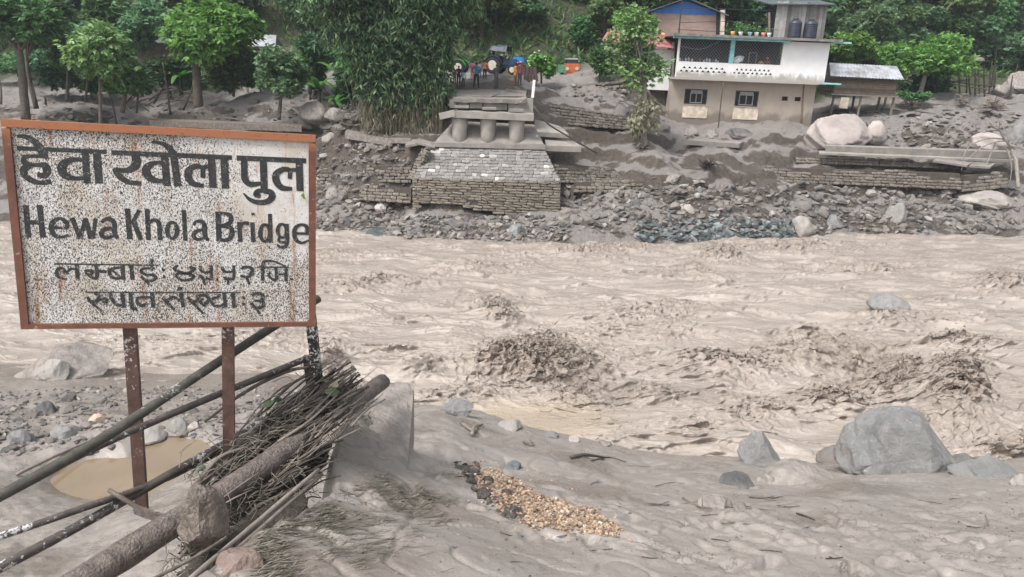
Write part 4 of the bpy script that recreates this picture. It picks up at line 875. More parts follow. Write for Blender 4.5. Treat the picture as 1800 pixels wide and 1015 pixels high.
boulder(1305, 898, 30, 14, 17, 'rubble', 'small pale rock right of the long mud coated rock', cuts=5)
boulder(1420, 848, 110, 34, 18, 'concrete_mud', 'low ridge of rock under smooth mud below the boulders', cuts=4, smooth=True, sink=.62)
boulder(1745, 838, 90, 32, 19, 'boulder', 'flat grey rock half under mud right of the largest boulder', cuts=6, sink=.45)
boulder(1797, 852, 30, 20, 20, 'rock_grey', 'grey rock cut by the right edge of the photo', cuts=6)
boulder(1700, 818, 36, 20, 22, 'rubble', 'small brown rock in the shadow right of the largest boulder', cuts=6)
boulder(1793, 914, 22, 16, 23, 'rubble', 'small brown stone on the mud at the right edge', cuts=6)
boulder(806, 731, 62, 44, 24, 'boulder', 'blue grey wedge shaped rock at the end of the mud slope', cuts=10, cutd=(.45, .8), rz=-.4, sink=.1)
boulder(898, 755, 46, 20, 25, 'rock_grey', 'flat grey rock at the edge of the calm tan water', cuts=8)
boulder(905, 826, 34, 16, 26, 'shale', 'small blue grey stone above the orange gravel', cuts=7)
boulder(970, 770, 34, 12, 27, 'rock_grey', 'low grey stone half under the calm tan water', cuts=7)
boulder(1008, 776, 24, 12, 28, 'pinkrock', 'small pale stone beside the calm tan water', cuts=7)
boulder(1062, 784, 26, 12, 29, 'concrete_mud', 'small muddy stone on the shore above the driftwood', cuts=7)
boulder(1568, 545, 66, 26, 30, 'boulder', 'grey boulder in mid river with water sliding over it', at=PW(1568, 543), cuts=5, rough=.08, smooth=True, sink=.2)
boulder(104, 662, 150, 46, 33, 'concrete_mud', 'large mud covered boulder on the gravel bar behind the sign', cuts=8, sink=.2, rz=.3)
boulder(92, 668, 50, 34, 34, 'rock_grey', 'jagged dark end of the mud covered gravel bar boulder', cuts=10, sink=.1)
for k, (px, py, w, h_, m, lab) in enumerate(((76, 728, 34, 24, 'rubble', 'dark stone on the gravel bar left of the sign post'), (168, 744, 26, 18, 'orange', 'orange tinted stone on the gravel bar'), (250, 774, 60, 22, 'rock_grey', 'flat grey stone just behind the left sign post'), (310, 758, 36, 26, 'rock_grey', 'rounded pale grey stone between the two sign posts'), (338, 755, 22, 18, 'pinkrock', 'cream stone beside the rounded grey one between the posts'), (430, 742, 40, 18, 'rubble', 'dark stone right of the right sign post'), (28, 780, 40, 24, 'rock_grey', 'pale grey stone at the left edge above the upper rail'), (110, 770, 50, 24, 'rock_grey', 'broad grey stone right of the pale one above the rail'))):
    boulder(px, py, w, h_, 40+k, m, lab, name='stone', cat='stone', cuts=7, sub_=3)
rocks_near = [rock_mesh('gravel_stone', 2, 60+k, M['rubble'], cuts=7, dims=(1, RNG.uniform(.6, .9), RNG.uniform(.4, .65))) for k in range(6)]
for k in range(110):
    px, py = RNG.uniform(-20, 560), RNG.uniform(690, 800)
    if 215 < px < 560 and py > 770: continue
    g = ground_px(px, py); s_ = np.linalg.norm(g-CAM)/FPX*RNG.choice([5, 7, 10, 14], p=[.35, .35, .22, .08])
    o = link('gravel_stone', rocks_near[k % 6], g+np.array([0, 0, s_*.2]), (RNG.normal(0, .2), RNG.normal(0, .2), RNG.uniform(0, 6.3)), s_)
    tag(o, 'grey stone scattered on the muddy gravel bar behind the railing', 'stone', 'stones on the gravel bar')
V = []; F = []; tv, tf = ICO[1]; n0 = 0
def scatter_small(zone, cnt, smin, smax, m, name, label, kind='gravel', flat=.6, pw=2.2, h=near_h):
    pts = zone(cnt); z = h(pts[:, 0], pts[:, 1]); n = len(pts)
    s_ = smin+(smax-smin)*RNG.random(n)**pw
    q = tv[None]*(1+RNG.uniform(-.28, .28, (n, len(tv), 1))); R = RNG.normal(size=(n, 3, 3))*.25+np.eye(3)*np.array([1, .8, flat])
    v = np.einsum('npk,nkj->npj', q, R)*s_[:, None, None]+np.c_[pts[:, :2], z+s_*.25+(pts[:, 2] if pts.shape[1] > 2 else 0)][:, None, :]
    f = (tf[None]+(np.arange(n)*len(tv))[:, None, None]).reshape(-1, 3)
    return tag(link(name, meshdata(name, v.reshape(-1, 3), f, M[m])), label, kind, kind='stuff')
def zone_px(poly_px, h=near_h, Yr=None):
    poly = [ground_px(a, b, h) for a, b in poly_px]; P2 = np.array([p[:2] for p in poly])
    def inside(x, y):
        c = np.zeros(len(x), bool); j = len(P2)-1
        for i in range(len(P2)):
            xi, yi = P2[i]; xj, yj = P2[j]
            c ^= ((yi > y) != (yj > y)) & (x < (xj-xi)*(y-yi)/(yj-yi+1e-12)+xi); j = i
        return c
    def f(n):
        out = []; lo, hi = P2.min(0), P2.max(0); t = 0
        while t < n:
            q = RNG.uniform(lo, hi, (n*2, 2)); q = q[inside(q[:, 0], q[:, 1])]; out.append(q); t += len(q)
            if t == 0: break
        return np.vstack(out)[:n]
    return f
scatter_small(zone_px([(-30, 690), (210, 680), (560, 690), (560, 760), (300, 785), (-30, 800)]), 1500, .01, .05, 'rubble_mass', 'gravel', 'small stones and gravel bedded in the mud of the bar')
og = [(826, 822), (880, 828), (915, 850), (945, 870), (1000, 888), (1050, 900), (1096, 935), (1085, 945), (1000, 936), (930, 930), (895, 905), (840, 858)]
zf = zone_px(og)
def zheap(n):
    q = zf(n); return np.c_[q, RNG.uniform(-.012, .018, n)*(.4+.6*np.clip(gn(q[:, 0]*4, q[:, 1]*4, 3)+.5, 0, 1))]
scatter_small(zheap, 9000, .0025, .015, 'orange', 'orange_gravel', 'exposed orange gravel sub base of the broken road', flat=.8, pw=2.)
scatter_small(zone_px([(800, 805), (930, 815), (1120, 925), (1120, 965), (980, 955), (860, 930), (800, 850)]), 420, .002, .011, 'orange', 'orange_crumbs', 'scattered orange crumbs fading out into the mud round the gravel patch', pw=3.)
zk = zone_px([(800, 812), (815, 812), (840, 812), (850, 850), (905, 900), (920, 918), (885, 908), (830, 868), (800, 820)])
scatter_small(zk, 260, .006, .03, 'asphalt', 'asphalt_crumbs', 'dark crumbs of broken asphalt along the edge of the orange gravel', flat=.6, pw=2.)
for k, (px, py, w) in enumerate(((848, 872, 34), (872, 886, 30), (858, 850, 26), (905, 902, 30), (834, 835, 24), (890, 870, 22), (826, 850, 22), (920, 912, 20))):
    boulder(px, py, w, w*.55, 80+k, 'asphalt', 'jagged dark lump of broken asphalt beside the orange gravel', name='asphalt_lump', cat='asphalt lump', cuts=10, sub_=3, group='asphalt lumps beside the orange gravel')
scatter_small(zone_px([(600, 860), (1780, 860), (1850, 1010), (500, 1010)]), 1500, .002, .011, 'rubble_mass', 'mud_crumbs', 'tiny stones and crumbs sprinkled over the near mud', pw=4.)
def gstick(pts, r, label, m='stick', group=None, name='driftwood_stick'):
    q = [ground_px(a, b)+np.array([0, 0, r*1.2+.004]) for a, b in pts]; mb = MB(); mb.tube(q, [r, r*.9, r*.6], 6, 5, wob=.15)
    return tag(mb.build(name, M[m], smooth=True), label, 'stick', group)
gstick([(1003, 808), (1030, 804), (1062, 808)], .02, 'dark driftwood stick lying on the mud above the orange gravel', 'darkstick')
gstick([(1040, 812), (1070, 806), (1100, 814)], .009, 'thin twig at the right end of the dark driftwood', 'darkstick')
gstick([(812, 748), (832, 762), (838, 756)], .022, 'short pale forked stick below the wedge shaped rock')
gstick([(830, 768), (834, 756), (848, 750)], .024, 'upright stub of the forked stick')
gstick([(920, 780), (938, 786), (932, 776)], .012, 'small brown stick on the mud slope')
gstick([(1200, 878), (1225, 892), (1250, 900)], .009, 'thin stick pointing at the long mud coated rock')
gstick([(1400, 905), (1415, 910), (1432, 917)], .008, 'thin dark stick right of the small pale rock', 'darkstick')
gstick([(640, 960), (690, 950), (730, 956)], .004, 'straw on the near mud below the grass', 'stick')
gstick([(30, 838), (120, 795), (190, 765)], .022, 'long thin branch lying on the gravel bar behind the rails')
gstick([(1732, 930), (1735, 918), (1732, 908)], .007, 'short upright twig stuck in the mud at right')
for k in range(40):
    px, py = RNG.uniform(760, 1780), RNG.uniform(800, 1000)
    if k < 16: px, py = RNG.normal(1290, 70), RNG.normal(895, 16)
    a = RNG.uniform(-.5, .5); L = RNG.uniform(8, 26)
    if py < 812+(.03*(px-1000) if px > 1000 else 0): continue
    gstick([(px-L, py-L*a*.4), (px, py+RNG.normal(0, 2)), (px+L, py+L*a*.4)], .003+.0015*RNG.random(), 'thin twig lying on the smooth near mud', 'darkstick' if k % 2 else 'stick', 'twigs on the near mud', name='twig')
for k in range(14):
    px, py = RNG.uniform(20, 480), RNG.uniform(690, 785); L = RNG.uniform(10, 34); a = RNG.uniform(-.6, .3)
    if ground_px(px, py)[2]-float(wz(*ground_px(px, py)[:2])) < .08: continue
    gstick([(px-L, py-L*a*.5), (px, py+RNG.normal(0, 2)), (px+L, py+L*a*.5)], .008, 'thin stick lying among stones on the gravel bar', 'darkstick' if k % 2 else 'stick', 'sticks on the gravel bar')
# ---------------------------------------------------------------- stonework
STONES = {m: [boxy_stone(200+k, M[m]) for k in range(8)] for m in ('wallstone', 'facestone', 'basestone')}
def lerp(a, b, t): return np.asarray(a)*(1-t)+np.asarray(b)*t
def stonework(parent, bl, br, tl, tr, ch, sw, m, depth=.3, name='stone', jit=.12, limit=285, proud=.05, ragged=None, hole=None, gap=.04):
    """courses of separate stones over the quad bl-br-tr-tl (bottom/top, left/right)"""
    bl, br, tl, tr = [np.asarray(q, float) for q in (bl, br, tl, tr)]
    n = np.cross(br-bl, tl-bl); n /= np.linalg.norm(n)
    if n@(CAM-bl) < 0: n = -n
    H = .5*(np.linalg.norm(tl-bl)+np.linalg.norm(tr-br)); nc = max(1, int(round(H/ch))); cnt = 0
    base = np.array(parent.location)
    for r in range(nc):
        v0, v1 = r/nc, (r+1)/nc; L = np.linalg.norm(lerp(br, tr, v0)-lerp(bl, tl, v0)); u = RNG.uniform(-.6, 0)*sw/L
        while u < 1:
            w = sw*RNG.uniform(.6, 1.5)/L; u0, u1 = max(u, 0), min(u+w, 1); u += w
            if u1-u0 < .25*sw/L: continue
            um, vm = (u0+u1)/2, (v0+v1)/2
            if ragged and not ragged(um, vm): continue
            if cnt >= limit: continue
            c = lerp(lerp(bl, br, um), lerp(tl, tr, um), vm)+n*(proud*RNG.uniform(-.4, 1)-depth*.5)
            rx = lerp(br, tr, vm)-lerp(bl, tl, vm); rx /= np.linalg.norm(rx); uz = np.cross(n, rx); uz *= np.sign(uz[2]) or 1
            ny = np.cross(uz, rx)
            mt = Matrix(((rx[0], ny[0], uz[0]), (rx[1], ny[1], uz[1]), (rx[2], ny[2], uz[2])))
            q = (mt @ Euler((RNG.normal(0, .04), RNG.normal(0, jit*.35), RNG.normal(0, .06))).to_matrix()).to_quaternion()
            o = link(name, STONES[m][RNG.integers(8)], c-base, q, ((u1-u0)*L*(1.06-gap), depth*RNG.uniform(.85, 1.15), H/nc*RNG.uniform(.86, 1.04)), parent); cnt += 1
    return n
def core(parent, bl, br, tl, tr, back, m, name='core', inset=.10):
    bl, br, tl, tr = [np.asarray(q, float) for q in (bl, br, tl, tr)]
    n = np.cross(br-bl, tl-bl); n /= np.linalg.norm(n)
    if n@(CAM-bl) < 0: n = -n
    mb = MB(); mb.prism([bl-n*inset, br-n*inset, tr-n*inset, tl-n*inset], np.array([0, back, -.02])); return mb.build(name, M[m], parent)
def dry_wall(label, q, Y1, Y2, ch=.17, sw=.34, m='wallstone', ragged=None, name='dry_stone_wall', bat=.25):
    (blx, bly), (brx, bry), (tlx, tly), (trx, try_) = q
    bl, br, tl, tr = P(blx, bly, Y1), P(brx, bry, Y2), P(tlx, tly, Y1+bat), P(trx, try_, Y2+bat)
    t = thing(name, label, 'stone wall', (bl+br)/2); core(t, bl, br, tl-np.array([0, 0, .12]), tr-np.array([0, 0, .12]), .5, 'darkcore')
    stonework(t, bl, br, tl, tr, ch, sw, m, ragged=ragged); return t
RAG = lambda s, k: (lambda u, v: v < .55+.5*float(gn(u*k+s, u*0+s*.37, 31)) + .25)
dry_wall('long dry stone wall right of the abutment below the rubble pile', ((942, 216), (1128, 230), (945, 180), (1130, 207)), 47.0, 48.2)
dry_wall('upper dry stone retaining wall rising behind the rubble pile', ((955, 172), (1100, 196), (952, 157), (1098, 139)), 52.0, 52.4, .2, .4)
dry_wall('short dry stone wall against the right side of the abutment', ((982, 322), (1098, 322), (972, 283), (1082, 294)), 42.6, 43.6, ragged=RAG(1, 3))
dry_wall('low dry stone wall on the terrace right of the abutment base', ((1008, 338), (1132, 340), (1012, 317), (1130, 316)), 41.8, 42.0, ragged=RAG(2, 3))
dry_wall('long dry stone terrace wall on the right bank below the concrete beam', ((1325, 318), (1690, 334), (1325, 290), (1690, 302)), 46.3, 47.2, .18, .38, ragged=RAG(3, 5))
dry_wall('upper course of dry stone terrace wall just under the long concrete beam', ((1400, 286), (1700, 298), (1400, 272), (1700, 286)), 48.2, 49.2, .16, .36, ragged=RAG(4, 5))
dry_wall('rough dry stone wall end at the far right below the dead tree', ((1690, 338), (1775, 330), (1700, 306), (1775, 300)), 47.3, 48.0, .24, .42, ragged=RAG(5, 3))
dry_wall('broken dry stone wall left of the abutment face', ((640, 320), (722, 322), (645, 290), (724, 287)), 42.0, 41.6, ragged=RAG(6, 3))
dry_wall('lower broken dry stone wall left of the abutment base', ((630, 352), (722, 358), (640, 326), (722, 328)), 41.0, 40.6, ragged=RAG(7, 2.5))
dry_wall('collapsed dry stone wall beside the sign on the far bank', ((562, 330), (640, 328), (562, 300), (640, 302)), 43.0, 42.8, ragged=RAG(8, 3))
dry_wall('narrow stepped stone wall down the left edge of the abutment face', ((716, 312), (728, 318), (742, 262), (755, 258)), 41.0, 40.6, .16, .3)

# ---------------------------------------------------------------- bridge abutment
ab = thing('bridge_abutment', 'stone bridge abutment with three round concrete pedestals and broken deck', 'bridge abutment', P(855, 385, 40))
bl, br, tl, tr = P(725, 374, 40), P(984, 388, 40), P(725, 313, 40), P(986, 320, 40)
und = lambda u, v: v > .10*(u < .14) + (.26+.10*float(gn(u*9, u*0+.5, 3)))*(.04 < u < .42) + (.10+.1*float(gn(u*14, u*0+2.5, 3)))*(.38 < u < .62)
core(ab, lerp(bl, tl, .3), lerp(br, tr, .22), tl, tr, 2.2, 'mortar', inset=.16)
stonework(ab, bl, br, tl, tr, .145, .52, 'basestone', depth=.34, ragged=und, limit=290, proud=.035, jit=.1, gap=.0)
s_bl, s_br, s_tl, s_tr = P(726, 313, 40.03), P(985, 319, 40.03), P(757, 259, 41.9), P(958, 263, 41.9)
core(ab, s_bl, s_br, s_tl, s_tr, 2.0, 'mortar', 'sloped_core', .05)
stonework(ab, s_bl, s_br, s_tl, s_tr, .25, .31, 'facestone', depth=.22, limit=296, proud=.02, jit=.2, gap=-.02)
mb = MB(); mb.bar(P(758, 254, 41.95), P(959, 259, 41.95), .35, .24, up=(0, 0, 1)); mb.build('ledge', M['concrete'], ab)
u_bl, u_br, u_tl, u_tr = P(764, 250, 42.1), P(956, 254, 42.1), P(798, 213, 43.6), P(938, 219, 43.6)
mb = MB(); mb.prism([u_bl, u_br, u_tr, u_tl], (0, 2.5, -.3)); mb.build('bearing_slope', M['concrete'], ab)
stonework(ab, lerp(u_bl, u_tl, .05), lerp(u_br, u_tr, .05), lerp(u_bl, u_tl, .95), lerp(u_br, u_tr, .95), .30, .40, 'facestone', depth=.12, limit=110, proud=.0, jit=.2, name='slope_stone', ragged=lambda u, v: gn(u*9, v*5, 17) > -.1)
for px in (808, 858, 908):
    c = P(px, 222, 42.5); zt = P(px, 206+.03*(px-858), 42.5)[2]; mb = MB()
    mb.lathe([(.30, zt-2.2), (.42, zt-1.0), (.455, zt-.3), (.46, zt+.05)], (c[0], 42.5, 0), 20); mb.build('pedestal', M['concrete_light'], ab, smooth=True)
mb = MB(); a, b = P(798, 200, 42.5), P(938, 206, 42.5); mb.bar(a, b, 1.15, .36); mb.build('cap_beam', M['concrete_light'], ab)
mb = MB(); mb.bar(P(776, 204, 42.45), P(803, 198, 42.3), .85, .36); mb.build('broken_beam_end', M['concrete_light'], ab)
for px, py in ((812, 188), (860, 191), (908, 194)):
    mb = MB(); mb.box(P(px, py, 42.75), (.78, .55, .12), (0, -.03, 0)); mb.build('bearing_pad', M['concrete'], ab)
for k, (x0, x1, y0, y1) in enumerate(((790, 803, 176, 190), (804, 824, 177, 190), (825, 848, 175, 191), (849, 892, 175, 194), (892.5, 938, 173, 199))):
    q = [P(x0, y1, 43.7), P(x1, y1+.5, 43.7), P(x1, y0+.5, 43.7), P(x0, y0, 43.7)]; cc = sum(q)/4; q = [cc+(p-cc)*.965 for p in q]
    mb = MB(); mb.prism(q, (0, .8, 0)); mb.build('backwall_block', M['concrete' if k % 2 else 'concrete_light'], ab)
mb = MB(); mb.prism([P(788, 205, 44.3), P(938, 210, 44.3), P(938, 170, 44.3), P(788, 170, 44.3)], (0, 1, 0)); mb.build('backfill', M['darkcore'], ab)
# broken approach slab with a ragged edge
edge = [(796, 172), (815, 174), (838, 173), (860, 175), (884, 174), (905, 176), (924, 174)]
mb = MB(); topf = [P(a, b, 43.45+.15*(i % 2)) for i, (a, b) in enumerate(edge)]; back = [P(926, 157, 47.), P(800, 156, 47.)]
mb.prism(topf+back, (0, 0, -.22)); mb.build('deck_slab', M['concrete'], ab)
mb = MB(); mb.prism([P(803, 166, 44.2), P(862, 170, 44.1), P(880, 164, 45.3), P(808, 160, 45.6)], (0, 0, -.16)); mb.build('broken_slab', M['concrete_mud'], ab)
mb = MB(); mb.prism([P(790, 176, 43.9), P(812, 170, 44.), P(806, 160, 45.5), P(783, 166, 45.2)], (0, 0, -.3)); mb.build('broken_slab', M['concrete_mud'], ab)
mb = MB(); mb.bar(P(914, 182, 43.1), P(926, 172, 43.3), .12, .1); mb.build('broken_rail_bar', M['concrete_mud'], ab)
mb = MB(); mb.bar(P(936, 172, 43.9), P(939, 141, 43.9), .16, .16); tag(mb.build('bridge_end_post', M['whiteplain']), 'white painted concrete post at the right end of the broken deck', 'post')
mb = MB(); mb.tube([P(938, 187, 43.5), P(960, 215, 43.3), P(985, 232, 43.6), P(1050, 270, 43.8)], [.05], 8, 5); tag(mb.build('fallen_pipe', M['darkstick'], smooth=True), 'thin pipe running down from the right end of the abutment deck', 'pipe')
mb = MB(); mb.bar(P(890, 158, 46.2), P(918, 166, 45.6), .2, .14); tag(mb.build('fallen_timber', M['timber']), 'dark timber lying on the deck by the white post', 'timber')
mb = MB(); mb.bar(P(905, 146, 47.2), P(925, 160, 46.5), .14, .14); tag(mb.build('fallen_timber', M['timber']), 'dark timber leaning behind the white post', 'timber')

# ---------------------------------------------------------------- concrete beams and slabs along the bank
def slab(name, label, pts, Ys, drop, m='concrete', cat='concrete slab', push=(0, 0, 0)):
    mb = MB(); q = [P(a, b, Y) for (a, b), Y in zip(pts, Ys)]; mb.prism(q, np.array([push[0], push[1], -drop])); return tag(mb.build(name, M[m]), label, cat)
slab('concrete_beam', 'long concrete kerb beam lying across the right bank', [(1452, 257), (1780, 268), (1780, 265), (1452, 254)], [48.6, 49.6, 50., 49.], .42, cat='concrete beam')
slab('concrete_ledge', 'thin concrete footing slab under the long kerb beam', [(1440, 269), (1790, 283), (1790, 279), (1440, 265)], [48.0, 49.2, 50.0, 48.8], .12, 'concrete_light')
slab('concrete_slab', 'thin tilted concrete slab jutting out under the right end of the beam', [(1640, 282), (1700, 291), (1712, 285), (1650, 277)], [48., 48., 49., 49.], .12)
slab('concrete_slab', 'thin concrete slab hanging at the far right under the dead tree', [(1704, 291), (1740, 294), (1750, 287), (1712, 285)], [48., 48., 49., 49.], .12)
slab('concrete_beam', 'short concrete beam on the mud below the house', [(1205, 247), (1300, 253), (1308, 249), (1212, 243)], [48.5, 48.8, 49.6, 49.3], .28, cat='concrete beam')
slab('concrete_beam', 'muddy concrete beam on the left bank in front of the bamboo', [(606, 232), (690, 246), (694, 242), (610, 228)], [43.6, 43., 43.6, 44.2], .38, 'concrete_mud', 'concrete beam')
slab('concrete_beam', 'short muddy concrete beam right of the bamboo base', [(685, 244), (722, 245), (724, 242), (687, 241)], [42.9, 42.7, 43.3, 43.5], .25, 'concrete_mud', 'concrete beam')
slab('concrete_beam', 'long low concrete kerb on the silt left of the bamboo', [(262, 212), (530, 222), (530, 218), (262, 208)], [47.2, 46., 46.6, 47.8], .35, 'stump', 'concrete beam')
slab('concrete_slab', 'broken pale concrete slab right of the abutment pedestals', [(938, 232), (1000, 236), (985, 222), (940, 210)], [43.6, 44., 45.6, 45.6], .25, 'concrete_light')
slab('concrete_slab', 'stepped concrete slab end right of the abutment ledge', [(960, 256), (1022, 258), (1010, 249), (958, 246)], [42.6, 43., 44., 43.6], .32, 'concrete_light')
slab('concrete_slab', 'tilted flat concrete slab at the left shoulder of the abutment', [(712, 256), (750, 250), (740, 244), (716, 246)], [42., 42., 43., 43.], .12, 'concrete')
slab('concrete_slab', 'tilted thin slab leaning on the left end of the ledge', [(730, 250), (764, 258), (768, 252), (736, 243)], [41.8, 41.6, 42.2, 42.4], .1, 'concrete')

# ---------------------------------------------------------------- boulders and rubble on the far bank
FB = dict(h=far_h, rng=(36., 62.))
def fb(px, py, w, h, seed, m, label, **kw):
    k = dict(FB); k.update(kw); return boulder(px, py, w, h, seed, m, label, **k)
fb(1478, 256, 118, 62, 101, 'pinkrock', 'huge pale pinkish boulder beside the hut', cuts=7, rough=.1, sub_=5, rz=.2, sink=.12, at=P(1474, 252, 50.2), smooth=True)
fb(1538, 245, 40, 34, 102, 'pinkrock', 'smaller round pale boulder right of the huge pinkish one', cuts=4, sink=.15, at=P(1540, 244, 51), smooth=True)
fb(1410, 410, 46, 38, 103, 'rock_grey', 'big rounded grey boulder at the river edge on the far bank', cuts=6, rough=.08, smooth=True)
fb(1412, 368, 34, 24, 104, 'rubble', 'rounded brown boulder above the big grey one on the far bank', cuts=5)
fb(1576, 388, 38, 46, 105, 'rock_grey', 'tall leaning grey boulder on the right far bank', cuts=6, rz=.4, tilt=.3)
fb(1470, 398, 40, 26, 106, 'rock_grey', 'tilted grey boulder right of the big rounded one', cuts=7, rz=.6)
fb(1736, 356, 80, 26, 107, 'rock_grey', 'long flat dark boulder at the far right of the bank', cuts=5, rz=-.3)
fb(1210, 373, 26, 22, 108, 'pinkrock', 'pale angular boulder on the rubble slope', cuts=9)
fb(1120, 362, 22, 16, 109, 'rubble', 'grey boulder on the rubble slope left of the pale one', cuts=8)
fb(1183, 318, 40, 20, 110, 'concrete_mud', 'mud covered boulder on the terrace above the rubble', cuts=5)
fb(906, 412, 34, 24, 111, 'shale', 'dark squarish boulder at the water below the abutment', cuts=8)
fb(670, 414, 60, 16, 112, 'shale', 'flat dark slab boulder at the water left of the abutment', cuts=8)
fb(806, 394, 44, 22, 113, 'rubble', 'tilted slab boulder under the undercut abutment', cuts=9, rz=.4)
fb(664, 372, 30, 22, 114, 'pinkrock', 'brownish boulder left of the abutment base', cuts=8)
fb(583, 345, 28, 20, 115, 'rubble', 'pale boulder just right of the sign frame', cuts=8)
fb(582, 246, 34, 24, 116, 'rock_grey', 'smooth muddy boulder above the sign right corner', cuts=5, smooth=True)
fb(528, 222, 46, 26, 117, 'concrete_mud', 'mud coated boulder pile end behind the sign top', cuts=5, smooth=True)
fb(548, 200, 60, 34, 118, 'concrete_mud', 'big muddy boulder left of the bamboo base', cuts=5, smooth=True, at=P(552, 205, 47.))
fb(590, 205, 44, 28, 119, 'concrete_mud', 'second muddy boulder left of the bamboo base', cuts=5, smooth=True, at=P(592, 207, 46.))
fb(1168, 230, 26, 18, 120, 'rubble', 'dark boulder below the left corner of the house', cuts=6)
fb(1215, 236, 34, 16, 121, 'rubble', 'flat dark boulder below the first house window', cuts=6)
fb(1300, 240, 58, 18, 122, 'rubble', 'long dark boulder below the second house window', cuts=5)
fb(1252, 240, 30, 16, 123, 'concrete_mud', 'mud covered boulder between the two dark ones below the house', cuts=5)
fb(1793, 246, 40, 40, 124, 'rock_grey', 'dark boulder cut by the right edge beside the dead tree', cuts=5)
fb(1740, 256, 60, 26, 125, 'pinkrock', 'low pale boulder behind the dead tree', cuts=5, smooth=True)
fb(1762, 168, 40, 26, 126, 'concrete_mud', 'brown mound like boulder beyond the fence at right', cuts=5, smooth=True, at=P(1765, 165, 64))
fb(1795, 150, 40, 30, 127, 'concrete_mud', 'boulder at the right edge beyond the fence', cuts=5, at=P(1795, 152, 67))
RM = [rock_mesh('rock', 2, 300+k, M['rubble'], cuts=9, dims=(1, RNG.uniform(.6, .95), RNG.uniform(.4, .75))) for k in range(9)]
SM = [rock_mesh('rock', 2, 320+k, M['shale'], cuts=12, cutd=(.4, .8), dims=(1, RNG.uniform(.5, .9), RNG.uniform(.3, .6))) for k in range(6)]
def band(px0, px1, py0, py1, n, wlo, whi, meshes, label, group, pw=2.):
    k = 0
    while k < n:
        px, py = RNG.uniform(px0, px1), RNG.uniform(py0, py1)
        if 716 < px < 992 and py < 392: k += 1; continue
        g = ground_px(px, py, far_h, 36., 60.); w = wlo+(whi-wlo)*RNG.random()**pw; s_ = np.linalg.norm(g-CAM)/FPX*w/2
        o = link('rock', meshes[RNG.integers(len(meshes))], g+np.array([0, 0, s_*.2]), (RNG.normal(0, .3), RNG.normal(0, .3), RNG.uniform(0, 6.3)), s_)
        tag(o, label, 'rock', group); k += 1
band(560, 1000, 385, 420, 62, 7, 22, RM, 'rock in the band of stones along the water below the abutment', 'rocks along the water below the abutment')
band(560, 720, 335, 390, 28, 8, 24, RM, 'rock on the slope left of the abutment', 'rocks on the slope left of the abutment')
band(990, 1330, 340, 398, 60, 7, 22, RM, 'rock on the rubble slope right of the abutment', 'rocks on the rubble slope right of the abutment')
band(1330, 1780, 325, 408, 62, 8, 28, RM, 'rock on the right bank below the terrace wall', 'rocks on the right bank below the terrace wall')
band(1110, 1390, 394, 424, 26, 9, 26, SM, 'angular blue grey shale block at the water edge', 'blue grey shale blocks at the water edge')
band(960, 1100, 150, 182, 30, 8, 16, RM, 'rock in the heap behind the long dry stone wall', 'rocks in the heap behind the long wall')
def zpx(px0, px1, py0, py1, m=1.):
    def f(n):
        out = []
        for k in range(n):
            px, py = RNG.uniform(px0, px1), RNG.uniform(py0, py1)
            out.append((px, py))
        q = np.array(out); res = []
        Ys = np.linspace(36.5, 60, 160)
        for i in range(0, n, 500):
            c = q[i:i+500]; d = FW[None]+((c[:, 0]-900)/FPX)[:, None]*RV-((c[:, 1]-507.5)/FPX)[:, None]*UV_
            X = d[:, 0:1]/d[:, 1:2]*Ys[None]; Z = CZ+d[:, 2:3]/d[:, 1:2]*Ys[None]
            hh = far_h(X, np.broadcast_to(Ys, X.shape)); b = Z < hh; j = b.argmax(1); ok = b.any(1)
            res.append(np.c_[X[np.arange(len(c)), j], Ys[j]][ok])
        return np.vstack(res)
    return f
scatter_small(zpx(555, 1000, 382, 424), 1100, .05, .22, 'rubble_mass', 'shore_stones', 'small stones along the water below the abutment', pw=2., h=far_h)
scatter_small(zpx(990, 1790, 325, 412), 1900, .05, .26, 'rubble_mass', 'rubble', 'loose rubble over the right far bank', kind='rubble', pw=2.6, h=far_h)
scatter_small(zpx(555, 725, 260, 390), 500, .05, .22, 'rubble_mass', 'rubble', 'loose rubble over the bank left of the abutment', kind='rubble', pw=2.4, h=far_h)
scatter_small(zpx(1120, 1395, 390, 426), 620, .05, .25, 'shale_mass', 'shale_fragments', 'blue grey shale fragments at the foot of the cut bank', pw=2., h=far_h)
scatter_small(zpx(1440, 1790, 190, 262), 420, .05, .3, 'rubble_mass', 'clods', 'clods and stones strewn over the silt at right', kind='rubble', flat=.35, pw=3., h=far_h)
scatter_small(zpx(-20, 700, 150, 236), 420, .04, .22, 'rubble_mass', 'clods', 'clods and stones strewn over the silt at left', kind='rubble', flat=.4, pw=3., h=far_h)
def fstick(pts, Ys, r, label, m='darkstick', name='driftwood_stick', cat='driftwood', group=None, n=6):
    mb = MB(); mb.tube([P(a, b, Y) for (a, b), Y in zip(pts, Ys)], r, n, 4, wob=.12); return tag(mb.build(name, M[m], smooth=True), label, cat, group)
